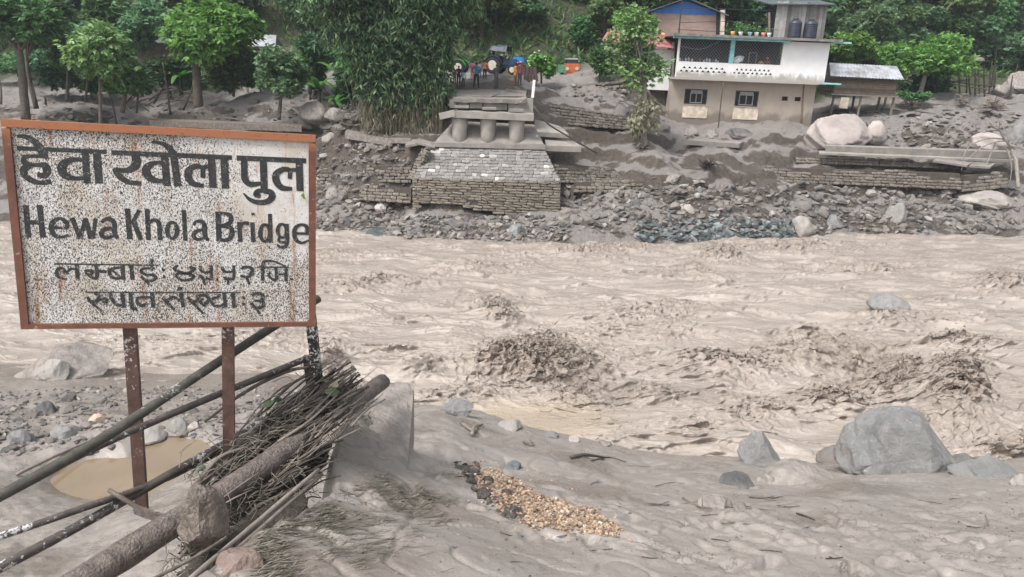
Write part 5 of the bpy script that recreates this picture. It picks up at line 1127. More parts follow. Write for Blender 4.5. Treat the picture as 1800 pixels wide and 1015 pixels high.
# driftwood sheets and sticks above the sign
for k in range(26):
    px, py = RNG.uniform(495, 660), RNG.uniform(212, 236); g = ground_px(px, py, far_h, 40., 56.); L = RNG.uniform(.3, 1.1); a = RNG.normal(0, .5)
    d = np.array([math.cos(a), math.sin(a), RNG.normal(0, .12)])*L; mb = MB()
    if k % 3 == 0: mb.bar(g-d/2+[0, 0, .12], g+d/2+[0, 0, .15], RNG.uniform(.2, .5), .05)
    else: mb.tube([g-d/2+[0, 0, .1], g+[0, 0, .16], g+d/2+[0, 0, .1]], [.04, .035, .02], 6, 4, wob=.1)
    tag(mb.build('driftwood', M['darkstick' if k % 2 else 'stick']), 'muddy driftwood strewn on the far bank left of the bamboo', 'driftwood', 'driftwood left of the bamboo')
for k in range(30):
    px, py = (RNG.uniform(1560, 1790), RNG.uniform(165, 262)) if k < 20 else (RNG.uniform(40, 480), RNG.uniform(160, 215)); g = ground_px(px, py, far_h, 40., 64.); L = RNG.uniform(.4, 1.6); a = RNG.normal(0, .4)
    d = np.array([math.cos(a), math.sin(a), RNG.normal(0, .1)])*L; mb = MB(); mb.tube([g-d/2+[0, 0, .06], g+RNG.normal(0, .06, 3)+[0, 0, .12], g+d/2+[0, 0, .06]], [.05, .045, .02], 6, 4, wob=.15)
    tag(mb.build('driftwood', M['darkstick' if k % 2 else 'stick']), 'dark driftwood lying on the grey silt ' + ('at right' if k < 20 else 'under the left trees'), 'driftwood', 'driftwood on the right silt' if k < 20 else 'driftwood on the left silt')
# dead tree at right edge
t = thing('dead_tree', 'bare dead tree with forked grey branches at the right edge', 'tree', P(1783, 262, 49))
mb = MB(); mb.tube([P(1790, 330, 47.6), P(1786, 285, 48.4), P(1776, 258, 49), P(1772, 240, 49.2)], [.10, .12, .1, .07], 8, 5, wob=.1); mb.build('trunk', M['bark_pale'], t)
for pts in ([(1776, 258), (1760, 235), (1756, 210)], [(1774, 248), (1748, 250), (1722, 262), (1700, 282)], [(1774, 246), (1735, 244), (1700, 262), (1690, 300)], [(1780, 256), (1796, 240), (1806, 225)], [(1750, 252), (1740, 275), (1730, 300)], [(1770, 262), (1778, 290), (1776, 320)], [(1760, 232), (1745, 222), (1738, 215)], [(1776, 256), (1800, 262), (1815, 280)]):
    mb = MB(); mb.tube([P(a, b, 48.8-.25*i) for i, (a, b) in enumerate(pts)], [.06, .045, .02], 6, 5, wob=.12); mb.build('branch', M['bark_pale'], t)
# root wads and muddy brush
def wad(px, py, Y, w, label, n=60, m='stick'):
    g = P(px, py, Y); mb = MB()
    for k in range(n):
        d = RNG.normal(size=3); d[2] = abs(d[2])*.6; d /= np.linalg.norm(d); L = w*RNG.uniform(.4, 1)
        mb.tube([g, g+d*L*.5+RNG.normal(0, w*.1, 3), g+d*L+np.array([0, 0, -.15*L])], [w*.05, w*.03, w*.012], 5, 3)
    tag(mb.build('root_wad', M[m], smooth=True), label, 'roots')
wad(1245, 292, 44.6, .9, 'dark uprooted root wad on the terrace right of the abutment', m='darkstick')
wad(1130, 258, 46.6, .8, 'tangle of muddy brush round the foot of the tree before the house')
wad(1745, 190, 58, 1.4, 'tall tangle of broken bamboo and roots beside the fence at right', 90)
wad(1600, 188, 58.5, 1.1, 'dark root tangle right of the stilt hut', m='darkstick')
wad(1690, 180, 60, 1.0, 'mound of roots in front of the pole fence')
wad(700, 300, 42.2, .7, 'muddy root tangle left of the abutment shoulder')
# ---------------------------------------------------------------- the two storey house
HY = 54.
def hx(px, py=140, Y=HY): return P(px, py, Y)[0]
def hz(px, py, Y=HY): return P(px, py, Y)[2]
XL, XR = hx(1179, 170), hx(1431, 178); UL, UR = hx(1189, 100), hx(1449, 105)
Z0, Z1, Z2, Z3, Z4 = hz(1300, 212)-.5, hz(1280, 138), hz(1280, 111.5), hz(1280, 69.5), hz(1280, 62.5)
house = thing('village_house', 'two storey house with white balcony storey over a mud stained beige ground floor', 'house', (XL, HY, hz(1300, 210)))
def walls(mb, x0, x1, z0, z1, y, th, holes=(), mi=0):
    xs = sorted({x0, x1, *[h[0] for h in holes], *[h[1] for h in holes]}); zs = sorted({z0, z1, *[h[2] for h in holes], *[h[3] for h in holes]})
    for a, b in zip(xs[:-1], xs[1:]):
        for c, d in zip(zs[:-1], zs[1:]):
            mx, mz = (a+b)/2, (c+d)/2
            if any(h[0] < mx < h[1] and h[2] < mz < h[3] for h in holes): continue
            mb.box((mx, y+th/2, mz), (b-a, th, d-c), mi=mi)
def hrect(px0, py0, px1, py1):
    cx, cy = (px0+px1)/2, (py0+py1)/2; return (hx(px0, cy), hx(px1, cy), hz(cx, py1), hz(cx, py0))
W1, W2 = hrect(1203, 157, 1243, 183.5), hrect(1292, 160, 1333, 187.5)
V1, V2 = hrect(1374.5, 170, 1385, 177.5), hrect(1397, 171, 1408, 178.5)
mb = MB(); walls(mb, XL, XR, Z0, Z1, HY, .28, (W1, W2, V1, V2)); mb.box((XL+.14, HY+3.9, (Z0+Z1)/2), (.28, 7.2, Z1-Z0)); mb.box((XR-.14, HY+3.9, (Z0+Z1)/2), (.28, 7.2, Z1-Z0))
mb.box(((XL+XR)/2, HY+7.4, (Z0+Z1)/2), (XR-XL-.6, .2, Z1-Z0)); mb.build('ground_floor_wall', M['plaster'], house)
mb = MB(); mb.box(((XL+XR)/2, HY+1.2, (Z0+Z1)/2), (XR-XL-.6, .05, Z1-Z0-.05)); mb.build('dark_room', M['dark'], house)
for k, W in enumerate((W1, W2)):
    x0, x1, z0, z1 = W; w = x1-x0; h = z1-z0; t = .07; mb = MB(); y = HY+.10
    for a in (x0+t/2, x1-t/2): mb.box((a, y, (z0+z1)/2), (t, .12, h))
    for c in (z0+t/2, z1-t/2): mb.box(((x0+x1)/2, y, c), (w-2*t, .12, t))
    fr = mb.build('window', M['winwood'], house)
    mb = MB(); xa = x0+w*(.28 if k == 0 else .20); xb = x0+w*.78; zt = z0+h*.70
    for a in (xa, (xa+xb)/2, xb): mb.box((a, y-.03, z0+t+(zt-z0-t)/2), (.055, .08, zt-z0-t))
    mb.box(((xa+xb)/2, y-.03, zt+.03), (xb-xa+.06, .08, .07)); mb.box(((xa+xb)/2, y-.03, z0+t+.035), (xb-xa-.06, .07, .06))
    sub(fr, mb, 'sash', M['winframe'])
    mb = MB(); mb.box(((xa+xb)/2, y-.02, zt+h*.14), (xb-xa, .05, h*.16)); sub(fr, mb, 'transom_panel', M['winframe'])
    for a, b in ((x0+t, xa-.03), (xa+.03, (xa+xb)/2-.03), ((xa+xb)/2+.03, xb-.03), (xb+.03, x1-t)):
        mb = MB(); mb.box(((a+b)/2, y+.04, (z0+z1)/2), (b-a, .015, h-2*t)); sub(fr, mb, 'pane', M['glass'])
    r = hrect(*((1199.5, 184, 1243, 207.5) if k == 0 else (1288, 188, 1332, 210.5))); mb = MB(); mb.box(((r[0]+r[1])/2, HY-.02, (r[2]+r[3])/2), (r[1]-r[0], .05, r[3]-r[2])); mb.build('pale_panel', M['cream'], house)
    mb = MB(); mb.box(((x0+x1)/2, HY-.02, z0-.03), (w+.16, .14, .06)); mb.build('sill', M['plaster'], house)
for V in (V1, V2):
    mb = MB(); mb.box(((V[0]+V[1])/2, HY+.18, (V[2]+V[3])/2), (V[1]-V[0], .02, V[3]-V[2])); mb.build('vent', M['dark'], house)
mb = MB(); mb.tube([(hx(1413, 146), HY-.06, Z1), (hx(1411, 178), HY-.06, (Z0+Z1)/2), (hx(1409.5, 210), HY-.06, Z0)], [.05], 8, 2); mb.build('drain_pipe', M['trailer'], house, smooth=True)
# middle slab, balcony parapet pierced with triangles, opening with wire mesh
mb = MB(); mb.box(((UL+UR)/2-.05, HY+3.4, Z1-.09), (UR-UL+.35, 8.2, .18)); mb.build('floor_slab', M['white'], house)
mb = MB(); mb.box((UR+.35, HY-.30, Z1-.08), (1.5, 1.1, .10)); mb.build('ledge', M['turq'], house)
YB = HY-.62; XW = hx(1369, 100)
def tri_cell(mb, x0, x1, z0, z1, hole=True, s=.36):
    y = YB
    if not hole: mb.add([(x0, y, z0), (x1, y, z0), (x1, y, z1), (x0, y, z1)], [(0, 1, 2, 3)]); return
    w = x1-x0; h = z1-z0; xm = (x0+x1)/2; v = [(x0, y, z0), (x1, y, z0), (x1, y, z1), (x0, y, z1), (xm-w*s, y, z0+h*.2), (xm+w*s, y, z0+h*.2), (xm, y, z0+h*.86)]
    v += [(a, b+.12, c) for a, b, c in v[4:]]
    mb.add(v, [(0, 1, 5, 4), (1, 2, 6, 5), (2, 3, 6), (3, 0, 4, 6), (4, 5, 8, 7), (5, 6, 9, 8), (6, 4, 7, 9)])
mb = MB(); ztop = Z2; hpar = Z2-Z1; xm = hx(1281, 123)
za, zb, zc = Z1+hpar*.30, Z1+hpar*.52, Z1+hpar*.74
mb.add([(UL, YB, Z1), (XW, YB, Z1), (XW, YB, za), (UL, YB, za)], [(0, 1, 2, 3)]); mb.add([(UL, YB, zc), (XW, YB, zc), (XW, YB, Z2), (UL, YB, Z2)], [(0, 1, 2, 3)])
for (xa, xb, n) in ((UL+.12, xm-.25, 9), (xm+.1, XW-.45, 9)):
    d = (xb-xa)/n
    for i in range(n): tri_cell(mb, xa+i*d, xa+(i+1)*d, za, zb)
    mb.add([(xa, YB, zb), (xa+d*.5, YB, zb), (xa+d*.5, YB, zc), (xa, YB, zc)], [(0, 1, 2, 3)]); mb.add([(xb-d*.5, YB, zb), (xb, YB, zb), (xb, YB, zc), (xb-d*.5, YB, zc)], [(0, 1, 2, 3)])
    for i in range(n-1): tri_cell(mb, xa+(i+.5)*d, xa+(i+1.5)*d, zb, zc)
for xa, xb in ((UL, UL+.12), (xm-.25, xm+.1), (XW-.45, XW)): mb.add([(xa, YB, za), (xb, YB, za), (xb, YB, zc), (xa, YB, zc)], [(0, 1, 2, 3)])
mb.box(((UL+XW)/2, YB+.07, Z2+.003), (XW-UL, .14, .02)); mb.build('balcony_parapet', M['white'], house)
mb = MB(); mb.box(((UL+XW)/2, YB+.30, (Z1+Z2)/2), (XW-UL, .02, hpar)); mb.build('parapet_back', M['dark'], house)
mb = MB(); walls(mb, XW, UR, Z1, Z3, YB, .2); mb.box((UR-.1, HY+3.4, (Z1+Z3)/2), (.2, 7.8, Z3-Z1)); mb.build('upper_wall', M['white'], house)
mb = MB(); mb.box((XW-.1, HY+1.6, (Z2+Z3)/2), (.1, 3.6, Z3-Z2)); mb.box(((UL+XW)/2, HY+3.6, (Z1+Z3)/2), (XW-UL, .1, Z3-Z1)); mb.build('inner_wall', M['winwood'], house)
mb = MB(); mb.box((hx(1283, 90), YB+.08, (Z2+Z3)/2), (.30, .2, Z3-Z2-.02)); mb.build('pillar', M['turq'], house)
mb = MB(); mb.box((UL-.0, YB+.10, (Z1+Z3)/2), (.14, .16, Z3-Z1)); mb.build('corner_post', M['whiteplain'], house)
mb = MB(); mb.box(((UL+UR)/2, HY+3.0, (Z3+Z4)/2+.02), (UR-UL+1.1, 8.6, Z4-Z3-.10)); mb.build('roof_slab', M['slab'], house)
mb = MB(); mb.box(((UL+XW)/2-.1, YB-.44, Z3+.05), (XW-UL+.9, .06, .26)); mb.build('fascia', M['turq'], house)
mb = MB(); mb.box((UR+.55, HY-.6, Z3+.04), (1.3, 1.2, .10)); mb.build('ledge', M['turq'], house)
mb = MB(); n = 34
for i in range(-9, n):
    for s_ in (1, -1):
        a = UL+(XW-UL)*i/n*1.0; dx = (Z3-Z2)*.9
        p0, p1 = np.array([a, Z2]), np.array([a+dx, Z3])
        if s_ < 0: p0, p1 = np.array([a+dx, Z2]), np.array([a, Z3])
        lo, hi = UL+.05, XW-.05
        if max(p0[0], p1[0]) < lo or min(p0[0], p1[0]) > hi: continue
        def clip(p, q):
            for X in (lo, hi):
                if (p[0]-X)*(q[0]-X) < 0:
                    t = (X-p[0])/(q[0]-p[0]); m_ = p+(q-p)*t
                    if (X == lo and p[0] < X) or (X == hi and p[0] > X): p = m_
                    else: q = m_
            return p, q
        p0, p1 = clip(p0, p1); mb.tube([(p0[0], YB+.05+.01*s_, p0[1]), (p1[0], YB+.05+.01*s_, p1[1])], [.010], 3, 1, caps=False)
o = mb.build('wire_mesh', M['wire'], house); o['kind'] = 'stuff'
mb = MB(); mb.tube([(UL, YB-.1, hz(1195, 82)), (hx(1225, 88), YB-.15, hz(1225, 87)), (hx(1250, 80), YB-.1, hz(1250, 78)), (hx(1268, 68), YB-.05, Z3)], [.018], 5, 6); mb.build('cable', M['wire'], house)
# things on the balcony
def bal(px, py, dy=.25): return np.array([hx(px, py, YB+dy), YB+dy, Z2])
mb = MB(); v, f = rock_verts(4, 91, cuts=3, rough=.15, dims=(.42, .25, .24)); v = v @ np.array(Euler((0, -.35, 0)).to_matrix()).T; mb.add(v+bal(1298, 103)+[0, .05, .26], f); tag(mb.build('sack', M['sack'], smooth=True), 'white sack lying on the balcony wall right of the turquoise pillar', 'sack')
for k, px in enumerate([1195, 1200, 1206, 1211, 1217, 1231, 1238, 1243, 1248, 1254, 1259, 1263]):
    mb = MB(); c = bal(px, 106); h_ = RNG.uniform(.14, .3); mb.lathe([(.07, 0), (.075, h_*.6), (.03, h_*.85), (.03, h_)], (c[0], c[1]+.1, Z2+.014), 8); tag(mb.build('jar', M[['cl_white', 'trailer', 'cl_sky', 'cream'][k % 4]], smooth=True), 'small jar standing on the balcony wall behind the wire mesh', 'jar', 'jars along the balcony wall')
mb = MB(); x0, x1, z0, z1 = hx(1319, 100), hx(1332, 100), Z2, hz(1325, 93)
for a in (x0, x1): mb.box((a, YB+.9, (z0+z1)/2), (.06, .06, z1-z0))
mb.box(((x0+x1)/2, YB+.9, z1), (x1-x0, .06, .06)); tag(mb.build('chair_frame', M['winframe']), 'grey metal frame standing inside the balcony', 'frame')
# roof: tanks, plank shed, pots, blue gabled house behind, red roofed annex
def tank(px, label):
    c = np.array([hx(px, 55, HY+.6), HY+.6, Z4]); mb = MB(); R = .44; prof = [(R*.96, 0)]
    for i in range(7): z = .1+i*.135; prof += [(R, z), (R*1.03, z+.04), (R*1.03, z+.07), (R*.97, z+.10)]
    prof += [(R*.95, 1.06), (R*.7, 1.17), (R*.3, 1.22)]
    t = thing('water_tank', label, 'water tank', c); mb.lathe(prof, c, 20); mb.build('tank_body', M['tank'], t, smooth=True)
    mb = MB(); mb.lathe([(.19, 1.2), (.2, 1.27), (.17, 1.31)], c, 14); mb.build('lid', M['tank'], t)
tank(1396.5, 'left of the two black ribbed water tanks on the house roof'); tank(1424, 'right of the two black ribbed water tanks on the house roof')
shed = thing('plank_shed', 'grey weathered plank shed standing on the house roof behind the tanks', 'shed', (hx(1400, 60, HY+1.3), HY+1.3, Z4))
sx0, sx1 = hx(1362, 40, HY+1.3), hx(1448, 40, HY+1.3); zt = hz(1400, 4, HY+1.3); x = sx0
while x < sx1:
    w = RNG.uniform(.17, .3); h_ = zt-Z4-RNG.uniform(0, .08); mb = MB(); mb.box((x+w/2, HY+1.3+RNG.uniform(0, .03), Z4+h_/2+.05), (w*.94, .035, h_)); mb.build('plank', M['plank'], shed); x += w
for i in range(9):
    mb = MB(); mb.box((sx1-.1+.0*i, HY+1.5+i*.27, Z4+(zt-Z4)/2), (.035, .25, zt-Z4)); mb.build('plank', M['plank'], shed)
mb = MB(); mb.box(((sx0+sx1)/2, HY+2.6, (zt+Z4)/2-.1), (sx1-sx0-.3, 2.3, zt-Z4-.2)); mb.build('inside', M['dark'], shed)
mb = MB(); mb.prism([(sx0-.7, HY+.9, zt-.25), (sx1+.5, HY+.9, zt-.12), (sx1+.5, HY+4.2, zt+.35), (sx0-.7, HY+4.2, zt+.2)], (0, 0, .06)); mb.build('roof', M['darkroof'], shed)
mb = MB(); mb.bar(P(1352, 66, HY+1), P(1352, 22, HY+1), .12, .12); mb.build('post', M['timber'], shed)
gh = thing('brick_house', 'brick gable house with bright blue gable sheet behind the main house', 'house', P(1200, 75, 62))
bx0, bx1 = P(1142, 50, 62)[0], P(1264, 50, 62)[0]; zb, ze, zr = P(1200, 75, 62)[2]-2.5, P(1200, 25, 62)[2], P(1198, 0, 62)[2]
xm_ = (bx0+bx1)/2-.1; mb = MB(); mb.prism([(bx0, 62, zb), (bx1, 62, zb), (bx1, 62, ze), (bx0, 62, ze)], (0, 7, 0)); mb.build('wall', M['brick'], gh)
mb = MB(); mb.prism([(bx0, 61.96, ze), (bx1, 61.96, ze), (bx1, 61.96, ze+.1), (xm_, 61.96, zr-.03), (bx0, 61.96, ze+.1)], (0, 6.9, 0)); mb.build('gable', M['blue'], gh)
for a, b in (((bx0-.5, ze-.05), (xm_, zr+.08)), ((xm_, zr+.08), (bx1+.5, ze-.05))):
    mb = MB(); mb.prism([(a[0], 61.4, a[1]), (b[0], 61.4, b[1]), (b[0], 61.4, b[1]+.08), (a[0], 61.4, a[1]+.08)], (0, 8.2, 0)); mb.build('roof', M['darkroof'], gh)
mb = MB(); mb.bar(P(1268, 72, 61.8), P(1270, 18, 61.8), .45, .3); mb.build('door_frame', M['cream'], gh); mb = MB(); mb.bar(P(1261, 72, 61.9), P(1262, 22, 61.9), .3, .2); mb.build('doorway', M['dark'], gh)
ann = thing('red_roofed_annex', 'low white annex with faded red tin roof left of the main house', 'house', P(1120, 200, 55))
ax0, ax1 = P(1068, 130, 55)[0], P(1182, 130, 55)[0]; za_, ze_ = P(1120, 205, 55)[2]-.5, P(1120, 85, 55)[2]
mb = MB(); mb.box(((ax0+ax1)/2, 57.6, (za_+ze_)/2+1.2), (ax1-ax0-.3, 5, ze_-za_-2.4)); mb.build('wall', M['whiteplain'], ann)
mb = MB(); mb.box(((ax0+ax1)/2, 57.8, za_+1.2), (ax1-ax0-.5, 4.8, 2.4)); mb.build('lower_wall', M['darkcore'], ann)
p_ = [P(1058, 72, 54.4), P(1186, 86, 54.4), P(1180, 66, 57.5), P(1070, 52, 57.5)]; mb = MB(); mb.prism(p_, (0, 0, .05)); mb.build('roof', M['redtin'], ann)
for px in (1062, 1085, 1180):
    mb = MB(); mb.bar(P(px, 206 if px > 1100 else 190, 54.6), P(px+4, 74, 54.6), .14, .14); mb.build('post', M['concrete'], ann)
def wire(pts, Ys, label, r=.02): 
    mb = MB(); mb.tube([P(a, b, Y) for (a, b), Y in zip(pts, Ys)], [r], 5, 5); tag(mb.build('power_cable', M['metal_dark']), label, 'cable')
mb = MB(); mb.tube([P(1193, 62, 54.), P(1197, 20, 54), P(1203, -20, 54)], [.05, .045, .04], 6, 2); tag(mb.build('antenna_pole', M['metal_dark']), 'thin dark pole on the roof in front of the blue gable', 'pole')
wire([(1200, 15), (1275, 16), (1360, 20)], [54, 55, 56], 'thin cable running from the roof pole past the blue gable')
wire([(1196, 40), (1290, 38), (1352, 42)], [54, 55, 55], 'cable drooping over the flat roof behind the pots')
wire([(1190, 52), (1280, 56), (1352, 50)], [54, 54.5, 55], 'lower cable just above the roof slab')
for k, (px, m) in enumerate(((1288, 'cl_orange'), (1302, 'cl_white'), (1318, 'cl_sky'), (1330, 'cl_white'), (1342, 'cl_coral'), (1352, 'cl_white'))):
    mb = MB(); c = np.array([hx(px, 60, HY+.3), HY+.3, Z4]); mb.lathe([(.10, 0), (.16, .26), (.15, .28)], c, 10); tag(mb.build('flower_pot', M[m], smooth=True), ['orange pot on the roof edge above the pillar', 'first white pot on the roof edge', 'pale blue pot on the roof edge', 'second white pot on the roof edge', 'coral pot on the roof edge', 'white pot nearest the plank shed'][k], 'pot')
mb = MB(); c = P(1165, 62, 55); v, f = rock_verts(3, 92, cuts=5, dims=(.22, .2, .16)); mb.add(v+c, f); tag(mb.build('bundle', M['cl_coral']), 'coral coloured bundle on the red annex roof', 'bundle')

# ---------------------------------------------------------------- stilt hut at right
hut = thing('stilt_granary', 'plank granary on stilts with a stained tin roof right of the house', 'hut', P(1520, 198, 57.5))
a, b, c, d = P(1468, 165, 57), P(1572, 165, 57), P(1572, 143, 57), P(1466, 139, 57)
gx0, gx1, gz0, gz1 = P(1468, 150, 57)[0], P(1576, 150, 57)[0], P(1520, 166, 57)[2], P(1520, 140, 57)[2]
mb = MB(); mb.box(((gx0+gx1)/2, 58.6, (gz0+gz1)/2), (gx1-gx0-.12, 3.0, gz1-gz0-.02)); mb.build('inside', M['dark'], hut)
for i in range(8):
    z = gz0+(gz1-gz0)*(i+.5)/8; h_ = (gz1-gz0)/8
    mb = MB(); mb.box(((gx0+gx1)/2, 57.05+RNG.uniform(-.02, .02), z), (gx1-gx0, .05, h_*.93), (0, RNG.normal(0, .004), 0)); mb.build('slat', M['slat'], hut)
    mb = MB(); mb.box((gx0, 58.6, z), (.05, 3, h_*.93)); mb.build('slat', M['slat'], hut)
mb = MB(); mb.box(((gx0+gx1)/2, 58.5, gz0-.08), (gx1-gx0+.5, 3.4, .12)); mb.build('floor_frame', M['timber'], hut)
zg = gz0-1.7
for i, px in enumerate((1464, 1500, 1512, 1545, 1556, 1570)):
    y = 57.1 if i in (0, 2, 5) else 59.8; q = P(px, 180, y); mb = MB(); mb.bar((q[0], y, gz0-.1), (q[0]-.05, y, zg-.7), .13, .13); mb.build('stilt', M['timber'], hut)
r_ = [P(1460, 134, 56.3), P(1590, 141, 56.3), P(1577, 117, 58.6), P(1458, 111, 58.6)]; mb = MB(); n = 44; r_ = [np.array(q) for q in r_]
vs = []
for i in range(n+1):
    u = i/n; o_ = np.array([0, 0, .03*(i % 2)]); vs += [lerp(r_[0], r_[1], u)+o_, lerp(r_[3], r_[2], u)+o_]
mb.add(vs, [(2*i, 2*i+2, 2*i+3, 2*i+1) for i in range(n)]); mb.add([q+np.array([0, 3.2, -1.3]) if k > 1 else np.array(q_) for k, (q, q_) in enumerate(zip([r_[3], r_[2], r_[2], r_[3]], [r_[3]-[0, 0, .02], r_[2]-[0, 0, .02], None, None]))], [(0, 1, 2, 3)]); mb.build('roof', M['tin'], hut)
mb = MB(); q = P(1484, 181, 56.9); mb.box(q, (.62, .03, .8), (0, .05, 0)); tag(mb.build('hanging_board', M['cream']), 'pale board hanging under the stilt granary', 'board')
# low huts among the trees at left
def lowhut(px0, px1, ytop, ybot, Y, label, m='tin'):
    c = P((px0+px1)/2, ybot+40, Y); t = thing('low_hut', label, 'hut', c)
    q = [P(px0, ybot, Y), P(px1, ybot+1, Y), P(px1+2, ytop+1, Y+2.2), P(px0+2, ytop, Y+2.2)]; mb = MB(); mb.prism(q, (0, 0, .05)); mb.build('roof', M[m], t)
    q2 = [q[3]+[0, .02, 0], q[2]+[0, .02, 0], q[2]+np.array([0, 2, -1]), q[3]+np.array([0, 2, -1])]; mb = MB(); mb.prism(q2, (0, 0, .05)); mb.build('roof', M[m], t)
    z1 = P(px0, ybot+3, Y+.3)[2]; n = 6
    for i in range(n):
        mb = MB(); mb.box(((q[0][0]+q[1][0])/2, Y+.4, z1-.12-i*.26), (q[1][0]-q[0][0]-.3, .05, .23)); mb.build('wall_board', M['slat'], t)
    for px in (px0+3, px1-3):
        mb = MB(); g = P(px, ybot+30, Y+.3); mb.bar((g[0], Y+.3, z1), (g[0], Y+.3, float(far_h(g[0], Y+.3))-.1), .12, .12); mb.build('post', M['timber'], t)
lowhut(429, 484, 62, 82, 57, 'small hut with shiny new tin roof behind the bright green tree')
lowhut(228, 330, 62, 76, 58, 'dark hut with rusty grey tin roof hidden among the left trees', 'darkroof')

# ---------------------------------------------------------------- pole fence and posts at right
pf = thing('pole_fence', 'rough fence of thin upright poles and rails on the silt at right', 'fence', P(1720, 160, 64))
for (x0, y0, x1, y1) in ((1687, 162, 1686, 86), (1699, 160, 1698, 128), (1706, 165, 1704, 128), (1714, 164, 1712, 100), (1722, 162, 1720, 118), (1731, 166, 1730, 112), (1738, 168, 1744, 106), (1742, 150, 1752, 84), (1747, 152, 1750, 128), (1774, 178, 1780, 133)):
    mb = MB(); mb.tube([P(x0, y0+4, 63.5), P((x0+x1)/2+RNG.normal(0, 1), (y0+y1)/2, 63.5), P(x1, y1, 63.5)], [.07, .06, .04], 6, 3, wob=.1); mb.build('pole', M['darkstick'], pf)
for (x0, y0, x1, y1) in ((1670, 143, 1750, 152), (1668, 147, 1745, 158), (1640, 151, 1700, 140)):
    mb = MB(); mb.tube([P(x0, y0, 63.4), P((x0+x1)/2, (y0+y1)/2+1, 63.4), P(x1, y1, 63.4)], [.05], 6, 3); mb.build('rail', M['darkstick'], pf)
mb = MB(); c = P(1720, 106, 63.5); mb.lathe([(.0, .35), (.35, .28), (.5, .05), (.48, 0)], c-np.array([0, 0, .1]), 12); tag(mb.build('straw_cap', M['stick'], smooth=True), 'rounded bundle stuck on top of a fence pole', 'bundle')

# ---------------------------------------------------------------- people on the broken deck
def body_mesh(pose):
    J = dict(pel=(0, 0, .53, .078, .06), spi=(0, 0, .65, .068, .052), che=(0, 0, .775, .082, .058), nec=(0, .004, .86, .03, .03), hea=(0, .016, .918, .05, .056), top=(0, .012, .962, .044, .05))
    E_ = [('pel', 'spi'), ('spi', 'che'), ('che', 'nec'), ('nec', 'hea'), ('hea', 'top')]
    for s_, S in ((-1, 'l'), (1, 'r')):
        el, wr, ha = {'down': ((.145, -.01, .64), (.15, .03, .49), (.15, .05, .43)), 'hips': ((.19, -.05, .65), (.10, .06, .57), (.07, .08, .55)), 'fold': ((.14, .05, .64), (.03, .12, .66), (-.03, .12, .68)), 'behind': ((.15, -.07, .65), (.06, -.10, .55), (.02, -.11, .53))}[pose[0]]
        sp_ = pose[1]
        J['sh'+S] = (s_*.112, 0, .81, .04, .04); J['el'+S] = (s_*el[0], el[1], el[2], .029, .029); J['wr'+S] = (s_*wr[0], wr[1], wr[2], .021, .021); J['ha'+S] = (s_*ha[0], ha[1], ha[2], .024, .018)
        J['hi'+S] = (s_*.052, 0, .50, .06, .06); J['kn'+S] = (s_*(.05+sp_*.5), .012, .285, .042, .042); J['an'+S] = (s_*(.05+sp_), -.01, .045, .028, .028); J['to'+S] = (s_*(.06+sp_*1.15), .075, .02, .026, .02)
        E_ += [('che', 'sh'+S), ('sh'+S, 'el'+S), ('el'+S, 'wr'+S), ('wr'+S, 'ha'+S), ('pel', 'hi'+S), ('hi'+S, 'kn'+S), ('kn'+S, 'an'+S), ('an'+S, 'to'+S)]
    ks = list(J); me = bpy.data.meshes.new('person'); me.from_pydata([J[k][:3] for k in ks], [(ks.index(a), ks.index(b)) for a, b in E_], [])
    o = bpy.data.objects.new('person', me); COL.objects.link(o); m1 = o.modifiers.new('s', 'SKIN'); o.modifiers.new('u', 'SUBSURF').levels = 1
    for i, k in enumerate(ks):
        sv = me.skin_vertices[0].data[i]; sv.radius = J[k][3:5]; sv.use_root = (k == 'pel')
    dg = bpy.context.evaluated_depsgraph_get(); r = bpy.data.meshes.new_from_object(o.evaluated_get(dg)); bpy.data.objects.remove(o); bpy.data.meshes.remove(me); return r
BODY = {}
def person(label, foot, h, face, top, bot, pose=('down', .02), hair='hair', cover=None, longtop=False, sleeve=.6, group=None, name='person'):
    if pose not in BODY: BODY[pose] = body_mesh(pose)
    me = BODY[pose].copy(); me.materials.clear()
    for m in (top, bot, 'skin', 'cl_black'): me.materials.append(M[m])
    for p in me.polygons:
        c = p.center; p.use_smooth = True; arm = abs(c.x) > .105 or (c.y > .085 and c.z > .5) or (c.y < -.075 and c.z > .5)
        if c.z < .045: k = 3
        elif c.z < (.46 if longtop else .535) and not (arm and c.z > .42): k = 1
        elif c.z > .862: k = 2
        elif arm and c.z < sleeve+.05: k = 2
        else: k = 0
        p.material_index = k
    o = link(name, me, foot, (0, 0, face), (h, h, h)); tag(o, label, 'person', group)
    mb = MB(); v, f = ICO[2]; v = v.copy(); v = v[:, :]*np.array([.054, .062, .058]); keep = (v[:, 2] > -.006) | (v[:, 1] < -.012)
    v[~keep, :] *= .7; v = v+np.array([0, .010, .93]); ho = link('headscarf' if cover else 'hair', meshdata('hair', v, f, M[cover or hair], True), parent=o)
    if cover: ho.scale = (1.12, 1.12, 1.04); ho.location = (0, 0, -.03)
    return o
def road_pt(px, py):
    g = ground_px(px, py, lambda x, y: far_h(x, y, False), 44., 62.); return g
